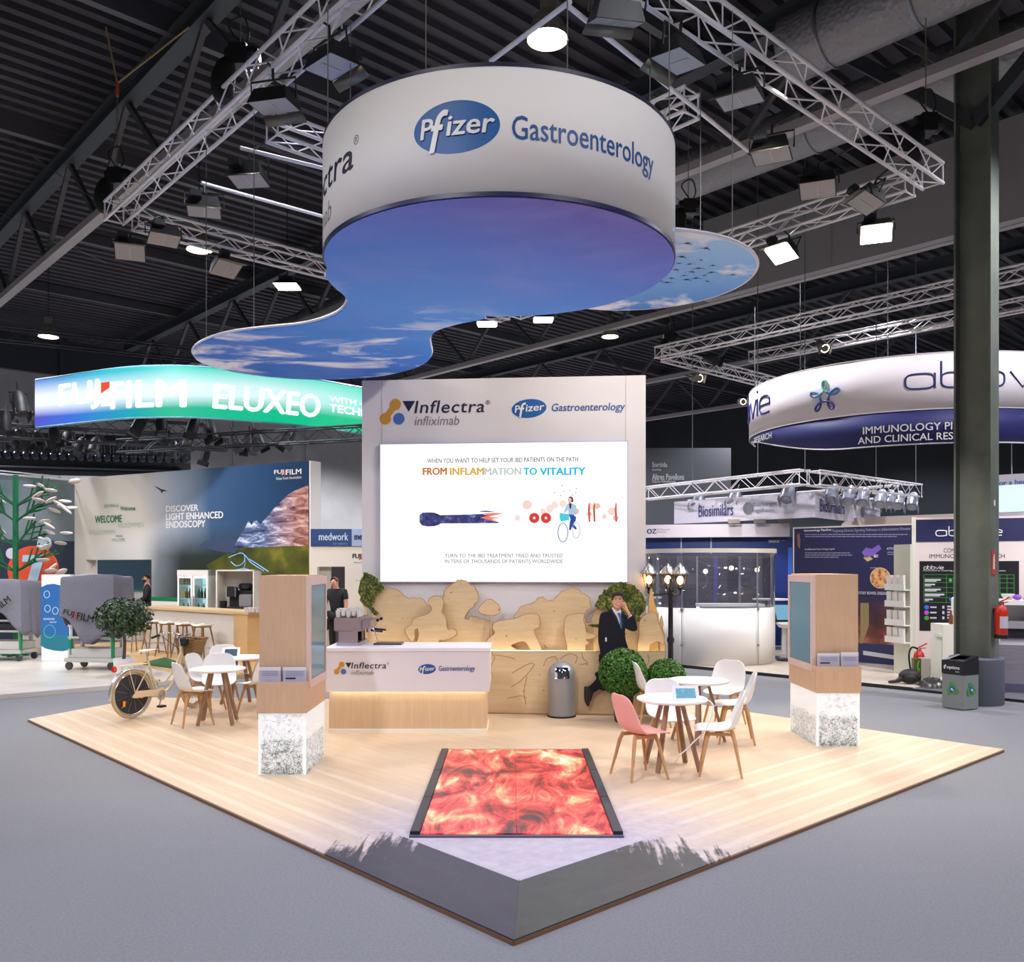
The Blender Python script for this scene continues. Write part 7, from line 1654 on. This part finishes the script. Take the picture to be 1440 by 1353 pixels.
# poster wall
PW = Pl(GS(1117,930).xy, P(1286,0,18.6).xy, S0); PW = Pl(P(1117,0,20.2).xy, P(1290,0,18.2).xy, S0)
pw = thing('poster_wall', 'dark navy poster wall with purple and round brown pictures behind the kiosk', 'exhibition wall', PW.o, PW.rot); zt = PW.uv(1200,741)[1]
m, t = new('navy_poster', .45); x, y, z = t.xyz(); n_ = t.noise(1.4,5)
br_ = t.mix(t.mapr(t.math('ADD', z, t.math('MULTIPLY', n_, .35)), .95, 1.6, 1, 0), (34,34,76), t.ramp(n_, [(.3,(40,24,30)),(.5,(110,56,44)),(.64,(176,110,90)),(.72,(214,160,140))]))
t.color(t.mix(t.math('LESS_THAN', z, .42), br_, (38,48,92)))
b = MB(); b.box(0,0,0,PW.L,.12,zt); b.build('poster_panel', m, pw)
b = MB(); b.box(-.03,-.01,0,0,.13,zt+.02); b.box(-.03,-.01,zt,PW.L,.13,zt+.03); b.build('panel_frame', M((196,188,182),.5), pw)
for tx, bx, c_, bo in (('Immunology Pipeline', (1131,744,1169,748), (220,216,226), .02), ('Targeting Diverse Signaling Pathways in Inflammatory Disease', (1170,743,1280,748), (150,148,170), 0), ('A collaborative disease biology program', (1132,771,1174,774), (206,204,220), .01), ('ATOPY', (1247,770,1262,773), (210,208,220), .02), ('INFLAMMATORY BOWEL DISEASE', (1190,832,1248,836), (206,206,216), .02)):
    write(pw, tx, PW, bx, M(c_,.5), .004, bo)
random.seed(2); b = MB()
for y, x0, x1 in ((751,1132,1278),(754,1132,1262),(777,1132,1196),(780,1132,1200),(783,1132,1180),(776,1248,1270),(779,1248,1268),(798,1224,1240)):
    x = x0
    while x < x1:
        q = min(x1, x + random.uniform(3,9)); u0_, v0_ = PW.uv(x,y+1.3); u1_, v1_ = PW.uv(q-.8,y); patch(PW,u0_,v0_,u1_,v1_,.004,b); x = q
b.build('small_print', M((140,138,166),.6), pw)
for pts, c_ in (([(1212,777),(1218,770),(1226,772),(1236,766),(1240,772),(1232,778),(1236,784),(1226,782),(1218,785)],(118,86,176)), ([(1214,784),(1222,782),(1228,786),(1220,790)],(190,168,110)), ([(1229,780),(1235,780),(1235,784),(1229,784)],(206,196,214)), ([(1121,752),(1124,750),(1126,760),(1125,772),(1122,768)],(130,86,70)), ([(1210,848),(1222,848),(1222,880),(1213,905),(1210,905)],(150,130,90)), ([(1214,915),(1260,922),(1262,928),(1214,921)],(210,204,212))): shape(pw,'picture',PW,pts,M(c_,.5),.006)
b = MB(); c_ = PW.uv(1238,813); blob(PW,c_,.22,.22,.006,b); b.build('round_picture', M((214,190,150),.5), pw); m, t = new('cell_picture',.5); t.color(t.ramp(t.vor(14), [(.2,(150,70,40)),(.5,(206,150,96)),(.8,(226,180,120))])); b = MB(); blob(PW,c_,.20,.20,.009,b); b.build('round_picture', m, pw)

# info panel with navy header, brochure rack on its edge
IP = Pl(P(1284,0,17.2).xy, P(1500,0,16.2).xy, S0)
ip = thing('info_wall', 'white info panel with navy header and black chart, partly behind the column', 'exhibition wall', IP.o, IP.rot); zt = IP.uv(1290,731)[1]; zh = IP.uv(1290,762)[1]
b = MB(); b.box(0,0,0,IP.L,.16,zt+.04); b.build('panel_board', M((226,212,210),.5), ip); b = MB(); b.box(-.02,-.02,0,.05,.18,zt+.05); b.build('panel_edge', M((222,220,206),.5), ip)
b = MB(); b.box(.05,-.012,zh,IP.L,-.002,zt); b.build('navy_header', M((32,34,82),.5), ip)
ua, va = IP.uv(1316, 754); ub, vb = IP.uv(1331, 746); abbv(ip, IP, ua, va, (vb-va)*1.0, WHITE, .02, (ub-ua)/((vb-va)*1.25), .2)
write(ip, 'COMMITMENT TO', IP, (1327,771,1388,777), M((70,64,84),.5), .004); write(ip, 'IMMUNOLOGY RESEARCH', IP, (1307,779,1413,785), M((70,64,84),.5), .004)
shape(ip, 'black_chart', IP, [(1293,790.5),(1433,789),(1433,833),(1293,887)], M((22,20,30),.4), .004) if False else None
ua, va = IP.uv(1293,887); ub, vb = IP.uv(1433,789); b = MB(); patch(IP,ua,va,ub,vb,.005,b); b.build('black_chart', M((22,20,30),.4), ip)
ua, va = IP.uv(1299,800.5); abbv(ip, IP, ua, va, .045, WHITE, .009, 1.0, .2); write(ip, 'Committed to restoring patients lives through scientific innovation', IP, (1298,801.5,1414,804), OFFW, .008, .01)
GRN = M((60,150,60),.5); b = MB()
for y in (808,813,819,826,833,840,847): u0_, v0_ = IP.uv(1299,y); u1_, _ = IP.uv(1426,y); patch(IP,u0_,v0_-.004,u1_,v0_+.004,.008,b)
for x in (1299,1331,1341,1352,1362,1373,1384,1395,1406,1416,1426): u0_, v1_ = IP.uv(x,808); _, v0_ = IP.uv(x,847); patch(IP,u0_-.004,v0_,u0_+.004,v1_,.008,b)
b.build('chart_grid', GRN, ip); b = MB()
for y, x1 in ((815.5,1323),(822,1315),(829,1323),(836,1328),(843,1312)): u0_, v0_ = IP.uv(1300.5,y+1); u1_, v1_ = IP.uv(x1,y-1); patch(IP,u0_,v0_,u1_,v1_,.008,b); u0_, v0_ = IP.uv(1300.5,y+2.6); u1_, v1_ = IP.uv(x1-6,y+1.4); patch(IP,u0_,v0_,u1_,v1_,.008,b)
for y in (854,861.5,869): u0_, v0_ = IP.uv(1308,y+1); u1_, v1_ = IP.uv(1317,y-1); patch(IP,u0_,v0_,u1_,v1_,.008,b); u0_, v0_ = IP.uv(1325,y+2); u1_, v1_ = IP.uv(1328,y-2); patch(IP,u0_,v0_,u1_,v1_,.008,b)
for y in (853,857,861,865,869): u0_, v0_ = IP.uv(1332,y+1); u1_, v1_ = IP.uv(1341,y-1); patch(IP,u0_,v0_,u1_,v1_,.008,b)
b.build('small_print', M((200,196,206),.6), ip)
for x, y, c_, r_ in ((1336.5,816,(70,190,80),.03),(1346,816,(70,190,80),.03),(1346,823,(70,190,80),.03),(1337,843,(70,110,230),.03),(1303,854,(60,110,220),.042),(1303,861.5,(196,80,206),.042),(1303,869,(70,160,50),.042)): b = MB(); blob(IP,IP.uv(x,y),r_,r_,.011,b,20); b.build('chart_dot', M(c_,.5), ip)
# rack
rk = P(1257,0,17.25); ra = P(1280,0,16.85); rp = Pl(rk.xy, ra.xy, S0)
rx = thing('brochure_rack', 'white brochure rack with stepped pockets at the edge of the info panel', 'rack', rp.o, rp.rot); zt = rp.uv(1262,766)[1]
b = MB(); b.box(0,.0,0,rp.L,.06,zt); b.build('rack_board', M((206,206,190),.5), rx)
rk_pos = []
for i,(y0,y1) in enumerate(((808,830),(832,853),(857,879),(880,903))):
    zb_ = rp.uv(1262,y1)[1]; b = MB(); b.box(-.06,-.16,zb_,rp.L+.02,-.01,zb_+.02); b.box(-.06,-.17,zb_,rp.L+.02,-.16,zb_+.12); b.build('pocket', M((230,228,222),.4), rx); rk_pos.append(zb_)
r0 = None; k = 0
for zb_ in rk_pos:
    for j in range(3):
        if r0 is None: b = MB(); b.box(0,0,0,.12,.05,.27); r0 = b.build('brochure', M((228,222,216),.5), None); o = r0
        else: o = r0.copy(); COL.objects.link(o)
        u = -.05 + j*(rp.L+.05)/3; w_ = rp.a + rp.d*u + rp.n*.13; o.location = (w_.x, w_.y, S0+zb_+.021); o.rotation_euler = (0,0,rp.rot); tag(o, 'white brochure bundle in a pocket of the rack by the info panel', 'brochure', 'brochures in the rack')
# pale fascia far behind
BF = Pl(P(1180,0,24).xy, P(1520,0,20).xy, 0); zb_, zt = BF.uv(1300,741)[1], BF.uv(1300,724)[1]
bfw = thing('pale_fascia', 'long pale rounded fascia behind the poster wall and info panel', 'exhibition wall', BF.o, BF.rot); b = MB(); b.prism([(0,zb_-.1),(BF.L,zb_-.1),(BF.L,zt),(.5,zt),(.25,zt-.04),(.08,zt-.15)],0,.2); b.build('fascia_board', M((206,190,176),.6), bfw); b = MB(); b.box(.3,.05,0,BF.L,.15,zb_); b.build('backing_panel', M((176,166,158),.6), bfw)
# screen sign at the right edge
SG = Pl(P(1390,0,17.5).xy, P(1500,0,16.6).xy, 0); ss = thing('lit_screen_sign', 'pale sign with glowing white screen showing past the column', 'sign', SG.o, SG.rot)
z = [SG.uv(1420,y)[1] for y in (727,720,682,667)]; b = MB(); b.box(0,0,z[0]-.3,SG.L,.1,z[3]); b.build('sign_board', M((196,192,202),.5), ss); b = MB(); b.box(0,-.01,z[1],SG.L,-.002,z[2]); b.build('screen_face', m_led('pale_screen',(222,242,250),1.1), ss); write(ss,'for a healthier world', SG, (1402,673,1500,680.5), M((50,110,180),.5), .006, .02)
b = MB(); b.tube([(.4,.05,z[3]),(.4,.05,z[3]+2)],.012,6); b.tube([(1.4,.05,z[3]),(1.4,.05,z[3]+2)],.012,6); b.build('hanging_wire', STEEL, ss)
# counters behind the column
ct = thing('snack_counter', 'long white counter with black band at the edge behind the fire extinguisher', 'counter', (P(1398,0,15.4).x, 15.2, .045), R(-12)); 
b = MB(); b.box(0,0,0,2.2,.7,.86); b.build('counter_body', M((206,202,210),.5), ct); b = MB(); b.box(-.02,-.03,.86,2.2,.72,1.02); b.build('dark_band', M((30,28,34),.4), ct); b = MB(); b.box(-.04,-.06,1.02,2.2,.74,1.14); b.build('metal_top', M((176,172,178),.3,.4), ct); b = MB(); b.box(-.06,-.08,1.42,2.2,.76,1.50); b.box(0,.5,1.14,2.2,.6,1.42); b.build('upper_shelf', M((232,228,226),.4), ct)
bz = .045 + 1.50; cp = Matrix.Rotation(R(-12),3,'Z')
def on_ct(x, y): q = cp @ Vector((x,y,0)); return (ct.location.x+q.x, ct.location.y+q.y, bz)
b = MB(); b.lathe([(.05,0),(.10,.06),(.11,.10),(.09,.08),(0,.02)],20); o = b.build('white_bowl', WHITE, None, loc=on_ct(.18,.2), smooth=True); tag(o,'small white bowl on the counter behind the column','bowl')
b = MB(); b.ball((0,0,.05),.07,10,6,(1,1,.7)); tag(b.build('purple_flower', M((130,70,170),.6), None, loc=on_ct(.28,.05), smooth=True),'purple flower ball beside the white bowl','flower')
b = MB(); b.lathe([(.14,0),(.11,.05),(.05,.10),(0,.12)],14); tag(b.build('pastry_heap', M((206,160,110),.7), None, loc=on_ct(.55,.2), smooth=True),'heap of tan pastry on the counter behind the column','food')
gp_ = thing('grey_wood_wall', 'low grey wood-grain wall at the edge beyond the column foot', 'partition', (P(1404,0,14.7).x, 14.75, .045), R(-20)); b = MB(); b.box(0,0,.15,2.2,.05,.78); b.build('wood_panel', wood('grey_wood',(128,120,132),(156,148,158),(1,1,12)), gp_); b = MB(); b.box(0,-.02,0,2.2,.06,.15); b.build('plinth', M((96,92,118),.5), gp_)
# white plinth with paper roll and bottles
pq = P(1333,0,15.5); pl_ = thing('white_plinth', 'plain white plinth holding bottles between info panel and column', 'plinth', (pq.x, 15.5, .045)); b = MB(); b.box(-.2,-.2,0,.25,.22,1.08); b.build('plinth_body', M((222,218,204),.5), pl_, bevel=.006); b = MB(); b.box(-.23,-.21,.86,-.2,.0,.92); b.build('side_hook', M((214,210,196),.5), pl_)
b = MB(); b.lathe([(.07,0),(.075,.44),(.05,.46),(0,.46)],20); tag(b.build('paper_roll', WHITE, None, loc=(pq.x+.14,15.5,1.126), smooth=True),'tall white roll standing on the white plinth','roll')
k = 0
for x, y, c_ in ((-.02,-.10,(120,70,40)),(.09,-.13,(196,190,150)),(.18,-.12,(90,150,80))):
    b = MB(); b.lathe([(.035,0),(.036,.13),(.016,.18),(.015,.23),(0,.232)],12); tag(b.build('bottle', M(c_,.2), None, loc=(pq.x+x,15.45+y,1.126), smooth=True),('brown bottle on the white plinth','pale bottle on the white plinth','green-labelled bottle on the white plinth')[k],'bottle'); k += 1
# extinguishers
def ext(label, loc, s=1.0, tilt=0, hose=True):
    o = thing('fire_extinguisher', label, 'fire extinguisher', loc, tilt); b = MB(); b.lathe([(.075,0),(.08,.02),(.08,.36),(.065,.42),(.03,.45),(.025,.48),(0,.48)],24); b.build('cylinder', REDP, o, smooth=True)
    b = MB(); b.lathe([(.082,.0),(.084,.05),(.08,.055)],24); b.build('base_ring', BLACK, o, smooth=True)
    b = MB(); b.bar((-.02,0,.49),(.12,0,.56),.025,.014); b.bar((-.02,0,.48),(.10,0,.49),.022,.012); b.build('lever', REDP, o); b = MB(); b.cbox((0,0,.47),(.05,.05,.05)); b.build('valve', CHROME, o)
    b = MB(); vs = [(.0815*math.sin(R(a)), -.0815*math.cos(R(a)), z) for a in range(-50,51,10) for z in (.14,.30)]; b.add(vs, [(2*i,2*i+2,2*i+3,2*i+1) for i in range(10)]); b.build('label_plate', M((206,196,206),.5), o, smooth=True)
    if hose: b = MB(); b.tube(path([(-.02,0,.48),(-.12,-.02,.50),(-.17,-.04,.38),(-.15,-.05,.15)],5), .014, 8); b.build('hose', RUBBER, o, smooth=True)
    o.scale = (s,)*3; return o
ev = CC + E2*0; xl = Matrix.Rotation(R(-47.3),3,'Z') @ Vector((.38,-.06,0)); ext('red fire extinguisher hung on the side of the steel column', (CC.x+xl.x, CC.y+xl.y, 1.03), 1.12, R(10), False)
b = MB(); b.box(0,-.03,0,.12,.03,.06); b.build('wall_hook', DARK, bpy.data.objects['steel_column'], loc=(.27,-.06,1.42))
# clutter on the dark floor
q = P(1283,0,16.0); ext('red fire extinguisher with hose standing behind the white cardboard box', (q.x+.22, q.y+.22, .045), 1.2)
cb_ = thing('cardboard_box', 'white cardboard box with a green leaf print near the column', 'box', (q.x-.02, q.y-.15, .045), R(-14))
b = MB(); b.box(.10,0,0,.52,.22,.44); b.build('box_body', M((214,206,196),.6), cb_); b = MB(); b.box(-.02,.0,0,.10,.22,.43); b.build('printed_side', M((92,96,52),.6), cb_); b = MB(); b.tube(path([(.03,-.003,.03),(.06,-.003,.18),(.04,-.003,.30),(.07,-.003,.40)],4),.012,5); b.tube(path([(.02,-.003,.12),(.05,-.003,.22),(.08,-.003,.26)],4),.010,5); b.build('leaf_print', M((120,206,60),.6), cb_)
class BX:
    def loc(s,u,v,o): return Vector((.12+u,-o,v))
write(cb_,'Cadera',BX(),(.12,.22,.34,.34),M((180,160,150),.6),.004,0,.3,uvbox=True)
b = MB(); b.ball((.02,0,.13),.17,18,12,(1.15,.8,.76)); b.ball((.0,-.08,.10),.11,14,10,(1.1,.7,.8)); b.tube(path([(-.12,-.02,.10),(-.22,-.03,.05),(-.32,-.02,.035),(-.36,0,.03)],4),[.05,.05,.045,.04,.035,.03,.03,.028,.026,.024,.022,.02,.018],10)
o = b.build('backpack', M((30,26,26),.6), None, loc=(q.x-.22,q.y-.35,.062), smooth=True); tag(o,'dark limp bag lying on the pale floor beside the white cardboard box','bag')
random.seed(6); b = MB(); n = 14; vs = []
for i in range(n+1):
    for j in range(n+1):
        x, y = -.45+.9*i/n, -.25+.5*j/n; h = max(0, .24*(1-(x/.45)**2)*(1-(y/.25)**2)*(.7+.5*math.sin(x*17+y*9)*math.cos(y*21+x*5))); vs.append((x,y,.006+h))
b.add(vs,[(i*(n+1)+j,(i+1)*(n+1)+j,(i+1)*(n+1)+j+1,i*(n+1)+j+1) for i in range(n) for j in range(n)]); m, t = new('striped_coat',.8); t.color(t.ramp(t.noise(7,2,t.map((3,1,1),(0,0,.6))), [(.42,(36,34,36)),(.5,(96,90,88)),(.6,(196,190,184))],'CONSTANT')); o = b.build('crumpled_coat', m, None, loc=(q.x+.28,q.y-.62,.047), smooth=True); tag(o,'crumpled dark and white coat heaped beside the recycling bin','coat')
# recycling bin
bq = Vector((6.70, 13.32, 0))
rb = thing('recycling_bin', 'square grey recycling bin with black top and green emblems beside the column', 'bin', (bq.x,bq.y,0), R(-63))
w2 = .175; b = MB(); b.box(-w2,-w2,.012,w2,w2,.52); b.build('bin_body', M((134,140,136),.5), rb, bevel=.004)
b = MB(); b.box(-w2-.004,-w2-.004,.52,w2+.004,w2+.004,.72); b.add([(-w2,-w2,.72),(w2,-w2,.72),(w2,w2,.79),(-w2,w2,.79),(-w2,-w2,.70),(w2,-w2,.70),(w2,w2,.70),(-w2,w2,.70)],[(0,1,5,4),(1,2,6,5),(2,3,7,6),(3,0,4,7),(4,7,6,5)]); b.box(-w2,-w2,.715,w2,-w2+.06,.725); b.add([(-w2,-w2,.72),(-w2+.07,-w2+.06,.732),(-w2+.07,w2-.06,.778),(-w2,w2,.79)],[(0,1,2,3)]); b.add([(w2,-w2,.72),(w2-.07,-w2+.06,.732),(w2-.07,w2-.06,.778),(w2,w2,.79)],[(0,1,2,3)]); b.add([(-w2,w2,.79),(w2,w2,.79),(w2-.07,w2-.06,.778),(-w2+.07,w2-.06,.778)],[(0,1,2,3)]); b.build('bin_top', M((24,24,28),.35), rb)
class FN:
    def loc(s,u,v,o): return Vector((-w2+u,-w2-.004-o,v))
    uv = None
class SD:
    def loc(s,u,v,o): return Vector((w2+.004+o,-w2+u,v))
write(rb,'optima',FN(),(.09,.585,.30,.645),WHITE,.004,.03,uvbox=True); write(rb,'facility',FN(),(.23,.555,.30,.572),WHITE,.004,.02,uvbox=True); b = MB()
for a in (100,140,180,220): blob(FN(),(.072+.026*math.cos(R(a)),.618+.026*math.sin(R(a))),.016,.009,.004,b,12,R(a))
b.build('logo_mark', WHITE, rb)
for sf in (FN(), SD()):
    for k_,(cc_,r_) in enumerate((((70,150,60),.0),((40,100,170),.3))):
        b = MB()
        for i in range(3):
            a = R(90+i*120) + r_; rad = .062 if k_ == 0 else .03; blob(sf,(.175+rad*math.cos(a),.30+rad*math.sin(a)),.058 if k_ == 0 else .032,.036 if k_ == 0 else .022,.004+k_*.003,b,20,a+R(60))
        b.build('recycling_emblem', M(cc_,.5), rb)
    b = MB(); blob(sf,(.175,.30),.016,.016,.011,b,14); blob(sf,(.2,.285),.01,.01,.011,b,12); b.build('recycling_emblem', WHITE, rb)
# grey hall signboard with exit directions
HS = Pl(P(890,0,38).xy, P(1028,0,38).xy, 0); hs = thing('hall_signboard', 'grey hall signboard with white direction words behind the screen wall', 'sign', HS.o); zt = HS.uv(960,630)[1]; b = MB(); b.box(0,0,0,HS.L,.1,zt); b.build('board', M((92,94,98),.7), hs)
for tx, bx in (('Sortida',(917,650,938,657)),('Salida',(917,659,930,662)),('Altres Pavellons',(917,666.5,962,675)),('Otros Pabellones',(917,675,950,679))): write(hs,tx,HS,bx,M((206,206,206),.5),.02,.02)
